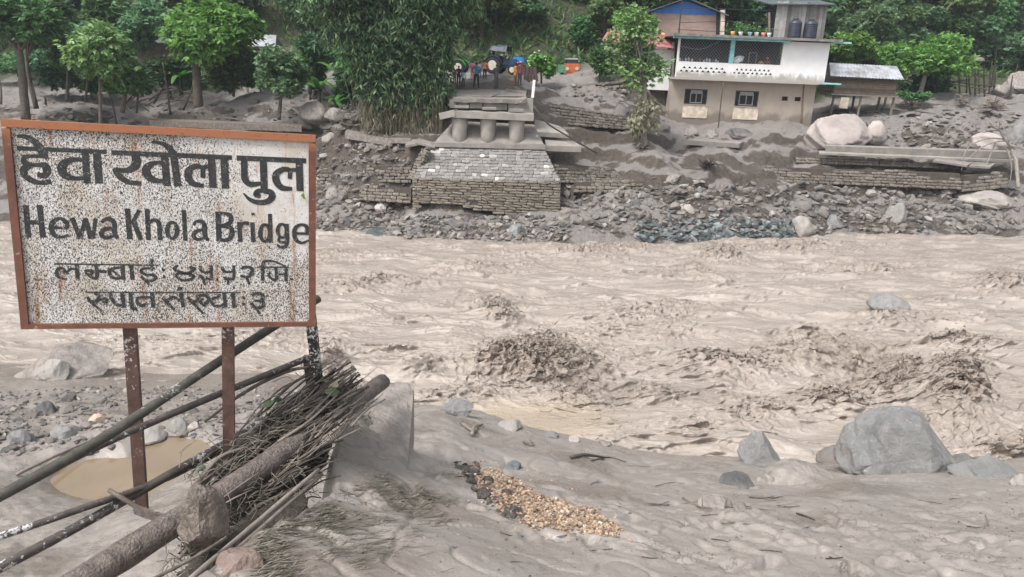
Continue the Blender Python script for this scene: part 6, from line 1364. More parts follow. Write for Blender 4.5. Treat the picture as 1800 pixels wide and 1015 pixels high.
for (px, py, hp, fc, top, bot, pose, kw, lab) in (
    (799, 149, 24, .3, 'cl_red', 'cl_black', ('down', .01), {}, 'child in a red shirt at the left end of the group on the deck'),
    (806, 152, 32, .1, 'cl_black', 'cl_black', ('down', .02), dict(sleeve=.7), 'person in black with a pale strap standing behind the red child'),
    (814, 154, 27, -.2, 'cl_sky', 'cl_black', ('down', .015), {}, 'small child in a pale shirt beside the person in black'),
    (830, 141, 30, .6, 'cl_pink', 'cl_pink', ('fold', .01), dict(cover='cl_royal', longtop=True), 'person in pink dress with a blue head scarf'),
    (837, 155, 40, .1, 'cl_teal', 'cl_black', ('hips', .045), {}, 'man in dark teal shirt standing legs apart at the deck edge'),
    (843, 137, 24, .3, 'cl_white', 'cl_blue', ('down', .02), {}, 'person in a white shirt standing behind the teal shirted man'),
    (852, 140, 30, -.3, 'cl_coral', 'cl_black', ('hips', .02), {}, 'person in a coral shirt and dark trousers'),
    (872, 155, 37, .5, 'cl_grey', 'cl_grey', ('behind', .008), dict(longtop=True, sleeve=.4), 'person in long dark grey clothes standing alone in mid deck'),
    (905, 151, 35, .9, 'cl_orange', 'cl_brown', ('fold', .01), dict(longtop=True, sleeve=.4), 'woman in an orange top and brown skirt near the trailer'),
    (913, 151, 38, .7, 'cl_maroon', 'cl_grey', ('down', .02), dict(cover='cl_coral', sleeve=.4), 'person in maroon with a pink head cloth by the white post')):
    g = road_pt(px, py); s_ = np.linalg.norm(g-CAM)/FPX; person(lab, g, hp*1.06*s_, math.pi+fc, top, bot, pose, **kw)
for (px, col, cov, lab, h_) in ((1350, 'cl_maroon', 'cl_coral', 'woman in a red shawl sitting behind the balcony wire', 1.5), (1339, 'cl_yellow', None, 'child in yellow beside the woman on the balcony', 1.15)):
    person(lab, np.array([hx(px, 100, YB+.75), YB+.75, Z1+(.02 if h_ > 1.3 else .25)]), h_, math.pi-.2, col, 'cl_black', ('fold', .01), cover=cov)

# ---------------------------------------------------------------- tractors, trailer, lorry
def tractor(loc, rz, s_, body, label, canopy):
    t = thing('tractor', label, 'tractor', loc); L = []
    def pt(mb, name, m, sm=False): L.append((mb, name, m, sm, None))
    mb = MB(); mb.box((.62, 0, .92), (1.15, .46, .46), taper=.86); mb.box((1.2, 0, .86), (.06, .42, .42)); mb.box((.5, 0, .6), (1.5, .34, .28)); pt(mb, 'hood', body)
    mb = MB(); mb.box((-.35, 0, .62), (.9, .4, .36)); mb.box((1.0, 0, .42), (.12, 1.0, .1)); mb.box((-.6, 0, .6), (.16, 1.2, .16)); pt(mb, 'chassis', 'metal_dark')
    mb = MB(); mb.box((-.62, 0, .98), (.42, .42, .1)); mb.box((-.82, 0, 1.16), (.08, .4, .36), (0, -.15, 0)); pt(mb, 'seat', 'metal_dark')
    mb = MB(); mb.tube([(.0, 0, 1.0), (-.14, 0, 1.25)], [.025], 6, 1); a = np.linspace(0, 2*np.pi, 15); mb.tube(np.c_[-.14-.06*np.sin(a)*1., .17*np.cos(a), 1.26+.16*np.sin(a)*.6], [.016], 6, 1); pt(mb, 'steering_wheel', 'metal_dark')
    mb = MB(); mb.tube([(.75, .16, 1.1), (.75, .16, 1.6)], [.03, .035], 8, 1); pt(mb, 'exhaust', 'metal_dark')
    for sy in (-1, 1):
        mb = MB(); an = np.radians(np.linspace(20, 165, 9)); o_ = [(-.6+.74*math.cos(q), sy*.42, .62+.74*math.sin(q)) for q in an]; i_ = [(x, sy*.82, z) for x, _, z in o_]
        mb.add(o_+i_+[(x, y, z-.04) for x, y, z in o_+i_], [(k, k+1, 10+k, 9+k) for k in range(8)]+[(18+k, 27+k, 28+k, 19+k) for k in range(8)]+[(k+9, k+10, k+28, k+27) for k in range(8)]); pt(mb, 'fender', body)
        for x, r, w in ((-.6, .64, .34), (1.0, .36, .2)):
            mb = MB(); prof = [(r*.56, -w/2), (r*.9, -w/2), (r, -w*.36), (r, w*.36), (r*.9, w/2), (r*.56, w/2)]; mb.lathe(prof, (x, sy*.62, r), 22, axis='y')
            for k in range(18):
                q = 2*math.pi*k/18; mb.box((x+r*math.cos(q), sy*.62+.05*(-1)**k, r+r*math.sin(q)), (.05, w*.5, .06), (0, -q, 0))
            rm = MB(); rm.lathe([(.02, -w*.56), (r*.3, -w*.54), (r*.57, -w*.52), (r*.57, w*.52), (r*.3, w*.54), (.02, w*.56)], (x, sy*.62, r), 18, axis='y'); L.append((mb, 'wheel', 'tyre', False, rm))
        mb = MB(); mb.lathe([(.05, 0), (.07, .04), (.06, .06)], (1.22, sy*.16, .9), 10, axis='x'); pt(mb, 'headlight', 'rim')
    if canopy:
        for x in (-.95, .25):
            for sy in (-1, 1): mb = MB(); mb.tube([(x, sy*.48, .9), (x, sy*.5, 1.95)], [.03], 6, 1); pt(mb, 'canopy_post', 'metal_dark')
        mb = MB(); g = []; n = 7
        for i in range(n):
            for j in range(n):
                u, v_ = i/(n-1), j/(n-1); g.append((-1.15+1.6*u, -.65+1.3*v_, 2.0+.10*math.sin(math.pi*v_)+.05*RNG.normal()-.30*(j in (0, n-1))-.35*(i == 0)))
        mb.add(g, [(i*n+j, i*n+j+1, (i+1)*n+j+1, (i+1)*n+j) for i in range(n-1) for j in range(n-1)]); pt(mb, 'canopy', 'tarp')
    R = np.array(Euler((0, 0, rz)).to_matrix())*s_
    for mb, name, m, sm, rm in L:
        mb.v = [v @ R.T+np.asarray(loc) for v in mb.v]; o = mb.build(name, M[m], t, smooth=sm)
        if rm: rm.v = [v @ R.T+np.asarray(loc) for v in rm.v]; sub(o, rm, 'rim', M['rim'])
    return t
fh0 = lambda x, y: far_h(x, y, False)
g = P(884, 131, 57.); g[2] = float(far_h(g[0], 57., False)); trc = tractor(g, -.35, .95, 'tractor_navy', 'dark blue tractor with a black tarpaulin canopy on the far road', True)
g2 = g+np.array([1.05, -.25, .95]); mb = MB(); mb.box(g2+np.array([.1, 0, .12]), (.95, .42, .34), (0, .05, -.35), taper=.85); o = mb.build('bonnet', M['tractor_blue'], trc); o['label'] = 'bright blue bonnet'
g = P(799, 131, 57.); g[2] = float(far_h(g[0], 57., False)); tractor(g, 2.9, .75, 'tractor_green', 'bright green tractor half behind the bamboo', False)
g = P(930, 150, 48.5); tr_ = thing('farm_trailer', 'brown farm trailer with panelled side boards behind the white post', 'trailer', g)
for k, (q, m) in enumerate((([(917, 131), (943, 134), (943, 119), (917, 118)], 'trailer'), ([(922, 140), (945, 143), (944, 132), (923, 128)], 'trailer'))):
    mb = MB(); pp = [P(a, b, 49.4-.9*k) for a, b in q]; mb.prism(pp, (0, .06, 0)); mb.build('side_board', M[m], tr_)
    for u in (0., .25, .5, .75, 1.):
        mb = MB(); mb.bar(lerp(pp[0], pp[1], u)-np.array([0, .05, 0]), lerp(pp[3], pp[2], u)-np.array([0, .05, 0]), .07, .05); mb.build('stanchion', M['metal_dark'], tr_)
mb = MB(); mb.prism([P(918, 142, 48.5), P(945, 145, 48.5), P(945, 138, 50.5), P(920, 136, 50.5)], (0, 0, .1)); mb.build('bed', M['trailer'], tr_)
for px in (928, 940):
    mb = MB(); c = P(px, 150, 48.8); mb.lathe([(.15, -.1), (.3, -.1), (.32, 0), (.3, .1), (.15, .1)], c, 14, axis='x'); mb.build('wheel', M['tyre'], tr_)
g = P(1004, 140, 57.5); lo = thing('small_lorry', 'small orange and green lorry with a grey roof parked by the hill', 'lorry', g)
def lb(name, px0, py0, px1, py1, Y, dep, m):
    a, b, c, d = P(px0, py1, Y), P(px1, py1, Y), P(px1, py0, Y), P(px0, py0, Y); mb = MB(); mb.prism([a, b, c, d], (0, dep, 0)); mb.build(name, M[m], lo)
lb('cab', 994, 112, 1019, 128, 57.5, 1.6, 'lorry_orange'); lb('windscreen', 997, 105, 1014, 112, 57.6, .05, 'windscreen'); lb('cab_roof', 995, 102.5, 1016, 105, 57.4, 1.7, 'tin'); lb('cab_back', 995, 105, 1016, 112, 59, .2, 'metal_dark')
lb('side_panel', 984, 115, 993.5, 128, 57.8, 3., 'lorry_green'); lb('bumper', 992, 128.5, 1020, 132, 57.3, .3, 'trailer'); lb('chassis', 990, 130, 1018, 136, 58, 3., 'metal_dark')
for px in (997, 1014):
    mb = MB(); c = P(px, 121, 57.45); mb.lathe([(.04, 0), (.13, 0), (.13, .06), (.04, .06)], c-np.array([0, .05, 0]), 12, axis='y'); mb.build('headlight', M['rim'], lo)
    mb = MB(); c = P(px, 135, 57.8); mb.lathe([(.15, -.1), (.33, -.1), (.34, 0), (.33, .1), (.15, .1)], c, 14, axis='x'); mb.build('wheel', M['tyre'], lo)
mb = MB(); c = P(902, 108, 66); v, f = rock_verts(3, 95, cuts=10, dims=(1.5, 1, .9)); mb.add(v+c, f); tag(mb.build('tarpaulin_heap', M['slab']), 'grey peaked tarpaulin heap behind the tractor', 'tarpaulin')
mb = MB(); c = P(935, 112, 66); v, f = rock_verts(4, 96, cuts=3, dims=(2.6, 1.6, 1.3)); mb.add(v+c, f); tag(mb.build('earth_mound', M['far_earth'] if 'far_earth' in M else M['stick'], smooth=True), 'brown earth mound behind the tractor', 'mound')
# ---------------------------------------------------------------- vegetation
def leaves(clusters, n, L, W, k=5, spread=1.1, up=.25, droop=.35, shell=.5, seed=0, flat=0., jitter=.3, fold=.0):
    """sprays of k leaflets spread through ellipsoid clusters (cx,cy,cz,rx,ry,rz)"""
    r = np.random.default_rng(seed); C_ = np.array(clusters, float); w = (C_[:, 3]*C_[:, 4]*C_[:, 5])**.75; w /= w.sum()
    ci = r.choice(len(C_), n, p=w); d = r.normal(size=(n, 3)); d /= np.linalg.norm(d, axis=1)[:, None]
    rad = shell+(1-shell)*r.random(n)**.6; rad *= 1+.18*r.normal(size=n)
    c = C_[ci, :3]+d*C_[ci, 3:6]*rad[:, None]
    ax = d*np.array([1, 1, .5])+r.normal(0, .45, (n, 3))+np.array([0, 0, up-droop]); ax /= np.linalg.norm(ax, axis=1)[:, None]
    ref = np.array([0, 0, 1.])+r.normal(0, .35, (n, 3)); s_ = np.cross(ax, ref); s_ /= np.linalg.norm(s_, axis=1)[:, None]+1e-9; nn = np.cross(s_, ax)
    V = []; 
    for j in range(k):
        a = (j-(k-1)/2)/max(k-1, 1)*2*spread+r.normal(0, .12, n)
        dir_ = ax*np.cos(a)[:, None]+s_*np.sin(a)[:, None]+nn*r.normal(-.05, jitter*.5, n)[:, None]; dir_[:, 2] -= droop*.6
        dir_ /= np.linalg.norm(dir_, axis=1)[:, None]; sd = np.cross(dir_, nn+r.normal(0, jitter, (n, 3))); sd /= np.linalg.norm(sd, axis=1)[:, None]+1e-9
        l = (L*r.uniform(.65, 1.3, n))[:, None]; w_ = (W*r.uniform(.7, 1.25, n))[:, None]; b = c+ax*0
        V.append(np.stack([b, b+dir_*l*.45+sd*w_, b+dir_*l, b+dir_*l*.45-sd*w_], 1))
    v = np.concatenate(V).reshape(-1, 3); f = np.arange(len(v)).reshape(-1, 4); return v, f
def tree(name, label, base, crown, m, n, L, W, trunk=(.12, .06), trunk_pts=None, bark='bark', group=None, seed=0, cat='tree', limbs=True, **kw):
    base = np.asarray(base, float); t = thing(name, label, cat, base, group); cl = np.array(crown, float)
    top = cl[:, :3].mean(0) if trunk_pts is None else np.asarray(trunk_pts[-1])
    pts = [base-np.array([0, 0, .2]), base*.55+top*.45+RNG.normal(0, .08, 3)*[1, 1, 0], top] if trunk_pts is None else [base-np.array([0, 0, .2])]+[np.asarray(p) for p in trunk_pts]
    mb = MB(); mb.tube(pts, [trunk[0]*1.25, trunk[0], trunk[1]], 8, 6, wob=.08); mb.build('trunk', M[bark], t, smooth=True)
    if limbs:
        mb = MB()
        for c in cl: mb.tube([pts[1]*.5+top*.5, (pts[1]*.3+top*.3+c[:3]*.4)+RNG.normal(0, .1, 3), c[:3]], [trunk[1]*.8, trunk[1]*.5, trunk[1]*.2], 6, 4)
        mb.build('limbs', M[bark], t, smooth=True)
    v, f = leaves(cl, n, L, W, seed=seed, **kw); o = link('crown', meshdata('crown', v-base, f, M[m]), parent=t); return t
def crown_px(cx, cy, rx, ry, Y, n=6, seed=0, depth=1.):
    r = np.random.default_rng(seed); s_ = Y/cp/FPX*.97; out = []; c = P(cx, cy, Y)
    for i in range(n):
        a = r.uniform(0, 2*np.pi); q = r.uniform(.15, .68)
        out.append((c[0]+math.cos(a)*q*rx*s_, c[1]+r.uniform(-.5, .5)*rx*s_*depth, c[2]+math.sin(a)*q*ry*s_, rx*s_*r.uniform(.36, .55), rx*s_*r.uniform(.36, .55)*depth, ry*s_*r.uniform(.28, .46)))
    return out
def PT(px, py, Y): return P(px, py, Y)
# left bank
tree('tree', 'tree with a straight thick pale trunk at the far left edge', PT(45, 207, 47), crown_px(40, 35, 70, 45, 47, 7, 1), 'lf_mid', 1500, .36, .09, (.22, .14), [PT(38, 120, 47), PT(30, 60, 47)], seed=1, bark='bark')
tree('tree', 'thin dark trunked tree right of the thick left trunk', PT(63, 186, 49), crown_px(82, 42, 52, 40, 49, 6, 2), 'lf_dark', 1200, .34, .08, (.13, .07), [PT(50, 130, 49), PT(44, 70, 49)], seed=2)
tree('tree', 'slender dark tree third from the left edge', PT(117, 174, 50), crown_px(118, 88, 34, 46, 50, 5, 3), 'lf_mid', 800, .3, .07, (.10, .05), seed=3)
tree('young_tree', 'pale leaved young tree on the left silt with drooping leaves', PT(176, 214, 46.), crown_px(172, 98, 56, 64, 46., 9, 4), 'lf_pale', 1500, .36, .085, (.09, .05), seed=4, droop=.5)
tree('young_tree', 'mid green bushy tree beside the pale leaved young tree', PT(214, 192, 48), crown_px(232, 120, 48, 48, 48, 7, 5), 'lf_mid', 1300, .3, .075, (.13, .06), seed=5)
tree('tree', 'bright green tree with layered crown and flared trunk left of the hut', PT(349, 190, 50), crown_px(360, 50, 74, 60, 50, 12, 6), 'lf_bright', 2900, .40, .105, (.26, .16), [PT(345, 110, 50), PT(352, 60, 50)], seed=6, droop=.5, shell=.7)
tree('tree', 'dark tree crown above the rusty hut roof', PT(262, 160, 55), crown_px(262, 42, 46, 48, 55, 7, 7), 'lf_grey', 1300, .34, .08, (.16, .08), seed=7)
tree('tree', 'dark tree with upright crown left of the rusty hut', PT(196, 160, 56), crown_px(196, 36, 40, 46, 56, 6, 8), 'lf_mid', 1100, .34, .08, (.16, .08), seed=8)
tree('young_tree', 'small dense rounded tree standing alone left of the bamboo', PT(490, 205, 47), crown_px(490, 128, 42, 42, 47, 9, 9), 'lf_grey', 1700, .26, .065, (.10, .06), seed=9, shell=.6)
tree('shrub', 'green shrub row filling the gap under the bright green tree', PT(410, 165, 53), crown_px(410, 118, 52, 42, 53, 8, 10), 'lf_mid', 1600, .28, .07, (.08, .05), seed=10, cat='shrub')
tree('shrub', 'leafy shrub under the rusty hut roof', PT(300, 168, 53), crown_px(300, 125, 42, 34, 53, 6, 11), 'lf_dark', 1000, .28, .07, (.07, .05), seed=11, cat='shrub')
tree('shrub', 'dark shrub left of the banana plants', PT(545, 170, 52), crown_px(548, 112, 34, 50, 52, 6, 12), 'lf_dark', 1000, .28, .07, (.07, .05), seed=12, cat='shrub')
tree('shrub', 'low green crop plants behind the left trunks', PT(30, 130, 58), crown_px(40, 104, 90, 20, 58, 8, 13), 'lf_mid', 1300, .26, .07, (.05, .03), seed=13, cat='shrub', limbs=False)
for k, (x0, y0, x1, y1) in enumerate(((2, 180, 0, 142), (62, 186, 58, 150), (80, 180, 78, 170), (150, 176, 154, 120), (240, 195, 242, 150), (300, 205, 286, 110), (205, 215, 190, 160), (215, 186, 240, 160), (270, 178, 290, 150), (322, 190, 340, 150))):
    fstick([(x0, y0+4), ((x0+x1)/2+1, (y0+y1)/2), (x1, y1)], [48+.2*k]*3, [.07, .06, .035], 'bare upright stem standing in the silt under the left trees', 'darkstick', 'bare_sapling', 'sapling', 'bare stems under the left trees')
for k in range(22):
    px = RNG.uniform(230, 345); py = RNG.uniform(150, 190); L = RNG.uniform(10, 40); a = RNG.uniform(-.8, .8)
    fstick([(px-L*.5, py+L*a*.4), (px, py-3), (px+L*.5, py-L*a*.4)], [51.5]*3, [.06, .05, .03], 'dark flood debris branch jammed between the left trunks', 'darkstick', 'debris_branch', 'branch', 'debris branches jammed between the left trunks')
for k, (cx, cy, rx, ry, Y, m, lab) in enumerate(((90, 118, 60, 34, 53, 'lf_dark', 'dark low bush between the thin left trunks'), (160, 130, 48, 32, 54, 'lf_mid', 'green bush behind the pale leaved young tree'), (340, 140, 40, 26, 54, 'lf_grey', 'greyish bush behind the flared trunk'), (455, 128, 32, 30, 56, 'lf_mid', 'bush between the bright green tree and the small rounded tree'), (610, 150, 40, 50, 50, 'lf_dark', 'dark bush at the left edge of the bamboo'))):
    tree('shrub', lab, P(cx, cy+36, Y), crown_px(cx, cy, rx, ry, Y, 7, 50+k), m, 1200, .28, .07, (.07, .05), seed=50+k, cat='shrub')
# bananas
def banana(px, py, Y, H, label, n=8, seed=0):
    r = np.random.default_rng(seed); b = P(px, py, Y); t = thing('banana_plant', label, 'banana plant', b)
    mb = MB(); mb.tube([b-np.array([0, 0, .2]), b+np.array([0, 0, H*.45])], [.13, .09], 8, 2); mb.build('stem', M['bark'], t, smooth=True)
    for k in range(n):
        a = 2*np.pi*k/n+r.uniform(-.3, .3); L = H*r.uniform(.5, .8); el = r.uniform(.5, 1.25); s_ = np.linspace(0, 1, 9); w = .17*H/2.4*np.sin(np.pi*np.clip(s_*.94+.05, 0, 1))**.5
        x = L*(s_*math.cos(el)+.12*s_**2); z = L*(s_*math.sin(el)-.75*s_**2.2*r.uniform(.5, 1.1)); dx, dy = math.cos(a), math.sin(a)
        mid = np.c_[x*dx, x*dy, z]+b+np.array([0, 0, H*.42]); sv = np.array([-dy, dx, 0.])
        mb = MB(); mb.add(np.vstack([mid+sv*w[:, None]-np.c_[0*x, 0*x, .35*w], mid, mid-sv*w[:, None]-np.c_[0*x, 0*x, .35*w]]), [(i, i+1, 10+i, 9+i) for i in range(8)]+[(9+i, 10+i, 19+i, 18+i) for i in range(8)]); mb.build('leaf', M['banana'], t, smooth=True)
banana(562, 190, 50, 2.9, 'banana plant with long arching leaves left of the bamboo', 9, 1)
banana(590, 205, 48.5, 2.0, 'lower banana plant with drooping leaves at the bamboo base', 8, 2)
banana(545, 160, 52, 3.6, 'tall banana plant behind the small rounded tree', 9, 3)
banana(150, 150, 54, 4.4, 'banana plant with one upright pale leaf among the left trees', 7, 4)
banana(318, 165, 52.5, 2.4, 'banana plant under the rusty hut', 8, 5)
banana(250, 165, 53, 2.2, 'small banana plant among the left shrubs', 7, 6)
# bamboo clump
bb = P(710, 232, 44.2); bam = thing('bamboo_clump', 'huge dense bamboo clump with drooping leaves left of the abutment', 'bamboo', bb)
CUL = []
for k in range(150):
    fx = RNG.uniform(-1, 1); fy = RNG.uniform(-1, 1); base = bb+np.array([fx*1.9, fy*1.0+.4, 0]); base[2] = float(far_h(base[0], base[1]))-.1
    H = RNG.uniform(5, 12); lean = np.array([fx*(1.7 if fx < 0 else 1.05)+RNG.normal(0, .5)-.15, fy*.8+RNG.normal(0, .4), 0])*H/9
    out = lean*1.0+np.array([RNG.normal(0, .5), RNG.normal(0, .5), 0]); pts = np.array([base, base+[lean[0]*.18, lean[1]*.18, H*.4], base+lean*.55+[0, 0, H*.78], base+lean*.95+out*.3+[0, 0, H*.96], base+lean*1.25+out*.8+[0, 0, H*.90]])
    c = cat_rom(pts, 5); CUL.append(c); mb = MB(); mb.tube(pts, [.045, .04, .03, .018, .008], 6, 3); mb.build('culm', M['culm'], bam, smooth=True)
def hang(C_, n, L, W, zlo, zhi, drop, seed, k=4, out=.5):
    r = np.random.default_rng(seed); cs = []
    P_ = np.vstack(C_); ok = (P_[:, 2]-bb[2] > zlo) & (P_[:, 2]-bb[2] < zhi); P_ = P_[ok]; i = r.integers(len(P_), size=n); c = P_[i]+r.normal(0, out, (n, 3))*np.array([1, 1, .8])
    V = []
    for j in range(k):
        d = r.normal(0, .55, (n, 3)); d[:, 2] = -drop+r.normal(0, .35, n); d /= np.linalg.norm(d, axis=1)[:, None]; s_ = np.cross(d, r.normal(size=(n, 3))); s_ /= np.linalg.norm(s_, axis=1)[:, None]
        l = (L*r.uniform(.6, 1.4, n))[:, None]; w = (W*r.uniform(.7, 1.3, n))[:, None]; V.append(np.stack([c, c+d*l*.4+s_*w, c+d*l, c+d*l*.4-s_*w], 1))
    v = np.concatenate(V).reshape(-1, 3); return v-bb, np.arange(len(v)).reshape(-1, 4)
v, f = hang(CUL, 24000, .36, .05, 1.7, 14, .8, 1, 4, .42); o = link('leaves', meshdata('leaves', v, f, M['lf_bamboo']), parent=bam); o['kind'] = 'stuff'
v, f = hang(CUL, 4200, .42, .022, .3, 2.6, 1.6, 2, 3, .3); o = link('dry_leaves', meshdata('dry_leaves', v, f, M['lf_dry']), parent=bam); o['kind'] = 'stuff'
mb = MB()
for k in range(330):
    x, y = RNG.uniform(-2.1, 2.3), RNG.uniform(-.9, .6); h = RNG.uniform(.9, 3.2); b = bb+np.array([x, y, 0]); b[2] = float(far_h(b[0], b[1]))-.05
    mb.tube([b, b+[RNG.normal(0, .08), RNG.normal(0, .08), h*.5], b+[RNG.normal(0, .25), RNG.normal(0, .2), h]], [.018, .014, .006], 4, 2, caps=False)
o = mb.build('hanging_twigs', M['culm'], bam); o['kind'] = 'stuff'
v, f = leaves([(bb[0]-2.9, bb[1]+3, bb[2]+6.4, 1.7, 1.4, 1.8), (bb[0]-1.5, bb[1]+3, bb[2]+7.2, 2., 1.5, 1.6), (bb[0]-4.6, bb[1]+4, bb[2]+7.6, 1.8, 1.5, 1.4), (bb[0]-3.6, bb[1]+4.2, bb[2]+4.6, 1.2, 1.2, 1.6)], 3600, .34, .05, 4, droop=.6, seed=31)
t = thing('bamboo_clump', 'lighter yellow green bamboo arching over behind the huge clump', 'bamboo', bb+np.array([-3, 3.4, 0])); o = link('leaves', meshdata('leaves', v-np.array(t.location), f, M['lf_pale']), parent=t); o['kind'] = 'stuff'
for k in range(12):
    a = np.array(t.location)+np.array([RNG.uniform(-.5, .5), 0, 0]); mb = MB(); mb.tube([a, a+[RNG.uniform(-.8, .6), 0, 4], a+[RNG.uniform(-2.5, 2), 0, 7]], [.04, .03, .015], 6, 4); mb.build('culm', M['culm'], t)
# trees round the house
hb = P(1131, 262, 47.3)
htree = tree('tree', 'leafy tree with a muddy trunk standing in front of the house annex', hb, crown_px(1118, 105, 64, 60, 47.3, 11, 21)+crown_px(1126, 42, 46, 38, 47.3, 7, 22), 'lf_pale', 1250, .27, .075, (.17, .09), [P(1134, 190, 47.3), P(1130, 110, 47.3)], bark='bark_pale', seed=21)
v, f = leaves(crown_px(1130, 195, 34, 44, 47.2, 7, 23), 420, .3, .05, 4, droop=1.2, seed=23); tag(link('mud_caked_leaves', meshdata('mud_caked_leaves', v-hb, f, M['lf_dry']), parent=htree), 'grey mud caked leaves', kind='stuff')
for k, pts in enumerate((((1132, 215), (1112, 190), (1090, 178), (1076, 205)), ((1134, 225), (1150, 205), (1168, 190)), ((1130, 240), (1120, 255), (1112, 262)))):
    mb = MB(); mb.tube([P(a, b, 47.1) for a, b in pts], [.05, .04, .02], 6, 4, wob=.12); mb.build('bare_branch', M['stick'], htree, smooth=True)
tree('shrub', 'green bush at the left end of the house annex', P(1052, 150, 53), crown_px(1055, 108, 24, 36, 53, 6, 24), 'lf_mid', 900, .26, .07, (.06, .04), seed=24, cat='shrub')
wb = tree('shrub', 'bush with white blossoms between the trailer and the lorry', P(952, 142, 52.5), crown_px(950, 120, 24, 24, 52.5, 6, 25), 'lf_bright', 750, .26, .07, (.06, .04), seed=25, cat='shrub')
mb = MB()
for k in range(26): mb.add(rock_verts(1, k, cuts=0, dims=(.06, .06, .05))[0]+P(RNG.normal(948, 11), RNG.normal(112, 8), 52.0), ICO[1][1])
o = mb.build('blossoms', M['flower'], wb); o['kind'] = 'stuff'
fstick([(1261, 240), (1266, 190), (1272, 145)], [52.5]*3, [.06, .05, .03], 'thin bare sapling in front of the house wall', 'darkstick', 'bare_sapling', 'sapling')
tree('shrub', 'potted plants along the flat roof edge', P(1320, 62, 55.5), crown_px(1318, 52, 42, 11, 55.5, 7, 26), 'lf_mid', 260, .16, .05, (.03, .02), seed=26, cat='plants', limbs=False)
tree('tree', 'leafy bough rising beside the red annex roof', P(1110, 100, 58.5), crown_px(1112, 35, 46, 28, 58.5, 6, 27), 'lf_bright', 1000, .32, .09, (.1, .06), seed=27)
tree('tree', 'bright green tree with a pale slanting trunk beyond the stilt hut', P(1618, 163, 63), crown_px(1632, 92, 66, 40, 63, 11, 28), 'lf_bright', 2300, .34, .08, (.17, .09), [P(1624, 140, 63), P(1634, 110, 63)], bark='bark_pale', seed=28, shell=.6)
tree('tree', 'yellow green bushy tree behind the stilt hut roof', P(1500, 150, 65), crown_px(1492, 88, 42, 36, 65, 7, 29), 'lf_bright', 1200, .34, .09, (.13, .07), seed=29)
tree('tree', 'grey green tree above the stilt hut', P(1545, 130, 68), crown_px(1532, 50, 56, 52, 68, 9, 30), 'lf_grey', 1700, .36, .09, (.18, .09), seed=30)
tree('shrub', 'dark thicket between the stilt hut and the pole fence', P(1625, 158, 66), crown_px(1628, 145, 44, 18, 66, 7, 32), 'lf_dark', 900, .26, .07, (.05, .03), seed=32, cat='shrub')
tree('shrub', 'low green scrub at the foot of the stilt hut', P(1610, 178, 60), crown_px(1605, 168, 28, 12, 60, 5, 33), 'lf_mid', 380, .22, .06, (.03, .02), seed=33, cat='shrub', limbs=False)
# wooded hillside: six crowns reused
MODELS = []
for k in range(7):
    r = np.random.default_rng(500+k); H = r.uniform(4, 6.5); R_ = r.uniform(1.6, 2.5); cl = [(r.normal(0, R_*.5), r.normal(0, R_*.5), H*r.uniform(.42, .95), R_*r.uniform(.35, .6), R_*r.uniform(.35, .6), R_*r.uniform(.3, .5)) for _ in range(10)]
    m = ['lf_dark', 'lf_mid', 'lf_grey', 'lf_dark', 'lf_grey', 'lf_under', 'lf_mid'][k]; v, f = leaves(cl, 1500, .46, .12, 5, seed=500+k, droop=.45)
    mb = MB(); mb.tube([(0, 0, -.6), (.1, 0, H*.45), (0, .1, H*.8)], [.17, .12, .05], 6, 3)
    for c in cl: mb.tube([(0.05, 0, H*.4), c[:3]], [.06, .02], 5, 1)
    MODELS.append((meshdata('crown', v, f, M[m]), meshdata('trunk', np.vstack(mb.v), mb.f, M['bark'])))
cnt = 0
KN = ['dense dark green tree', 'mid green broad tree', 'greyish green tree', 'dark shadowy tree', 'grey green shrubby tree', 'dusty olive tree', 'fresh green tree']
def hill_tree(x, y, k, s_):
    z = float(far_h(x, y)); zone = 'behind the left huts' if x < -12 else ('above the far road' if x < 8 else ('behind the house' if x < 26 else 'above the silt at right'))
    t = thing('hillside_tree', KN[k]+' on the wooded slope '+zone, 'tree', (x, y, z-.15), KN[k]+'s '+zone); rz = RNG.uniform(0, 6.3)
    for nm, me in (('crown', MODELS[k][0]), ('trunk', MODELS[k][1])): link(nm, me, (0, 0, 0), (0, 0, rz), (s_, s_, s_*RNG.uniform(.8, 1.15)), t)
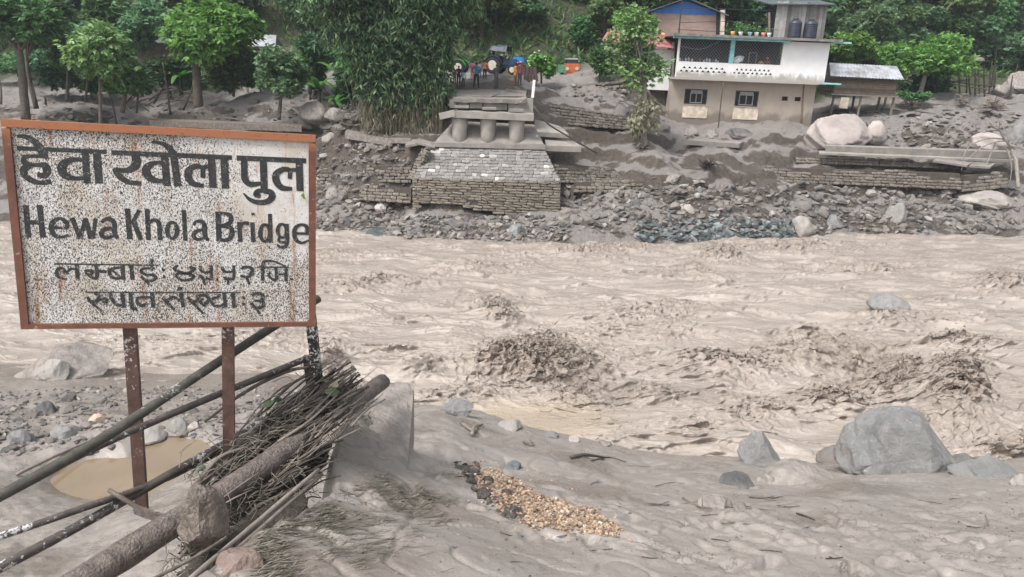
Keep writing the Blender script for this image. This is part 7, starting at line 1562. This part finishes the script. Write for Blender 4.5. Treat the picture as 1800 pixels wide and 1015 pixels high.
for y in np.arange(62, 100, 2.9):
    for x in np.arange(-58, 66, 3.1):
        X_, Y_ = x+RNG.uniform(-1.4, 1.4), y+RNG.uniform(-1.3, 1.3)
        if abs(X_/Y_) > .80: continue
        z = float(far_h(X_, Y_)); q = np.array([X_, Y_, z])-CAM; dz = q@FW; px = 900+FPX*(q@RV)/dz; py = 507.5-FPX*(q@UV_)/dz
        hx_ = 60+np.clip((X_-6)*.28, 0, 6)+np.clip((X_-24)*.35, 0, 12)
        if X_ < -10 and Y_ < 62.5: continue
        if -10 <= X_ < 8 and Y_ < 63: continue
        if X_ >= 8 and Y_ < (66 if X_ < 22 else hx_+1.5): continue
        if py < -95: continue
        d_ = .9*gn(X_*.09, Y_*.09, 71); k = int(np.clip((d_+1)*3.2+RNG.normal(0, 1.2), 0, 6))
        if -12 < X_ < 9 and RNG.random() < .5: k = RNG.choice([2, 4, 5])
        hill_tree(X_, Y_, k, RNG.uniform(.6, 1.15)*(.72 if -12 < X_ < 9 and Y_ < 80 else 1.)); cnt += 1
print('hill trees', cnt)
# undergrowth
pts = np.c_[RNG.uniform(-60, 68, 26000), 61+42*RNG.random(26000)**1.3]; pts = pts[np.abs(pts[:, 0]/pts[:, 1]) < .82]
hxx = 60+np.clip((pts[:, 0]-6)*.28, 0, 6)+np.clip((pts[:, 0]-24)*.35, 0, 12); pts = pts[pts[:, 1] > hxx+RNG.uniform(-.5, 1.5, len(pts))]; pts = pts[~((pts[:, 0] > -6) & (pts[:, 0] < 3) & (pts[:, 1] < 61.5))]
z = far_h(pts[:, 0], pts[:, 1]); n = len(pts); c = np.c_[pts, z]; V = []
for j in range(4):
    d = RNG.normal(0, .6, (n, 3)); d[:, 2] = RNG.uniform(.1, 1.2, n); d /= np.linalg.norm(d, axis=1)[:, None]; s_ = np.cross(d, RNG.normal(size=(n, 3))); s_ /= np.linalg.norm(s_, axis=1)[:, None]
    l = RNG.uniform(.4, 1.1, n)[:, None]; w = RNG.uniform(.05, .13, n)[:, None]; b = c+RNG.normal(0, .2, (n, 3)); V.append(np.stack([b, b+d*l*.5+s_*w, b+d*l-[0, 0, .12], b+d*l*.5-s_*w], 1))
v = np.concatenate(V).reshape(-1, 3); tag(link('undergrowth', meshdata('undergrowth', v, np.arange(len(v)).reshape(-1, 4), M['lf_under'])), 'tangled grass and undergrowth covering the wooded slope', 'undergrowth', kind='stuff')

# ---------------------------------------------------------------- thin damp air over the valley
HAZE = True
if HAZE:
    m = bpy.data.materials.new('valley_haze'); m.use_nodes = True; t = m.node_tree; t.nodes.remove(t.nodes['Principled BSDF'])
    pv_ = t.nodes.new('ShaderNodeVolumePrincipled'); pv_.inputs['Density'].default_value = .0006; pv_.inputs['Color'].default_value = (.86, .92, 1., 1); pv_.inputs['Anisotropy'].default_value = .2
    t.links.new(pv_.outputs[0], t.nodes['Material Output'].inputs['Volume'])
    mb = MB(); mb.box((0, 78, 27), (400, 190, 80)); o = mb.build('haze', m); o['kind'] = 'stuff'
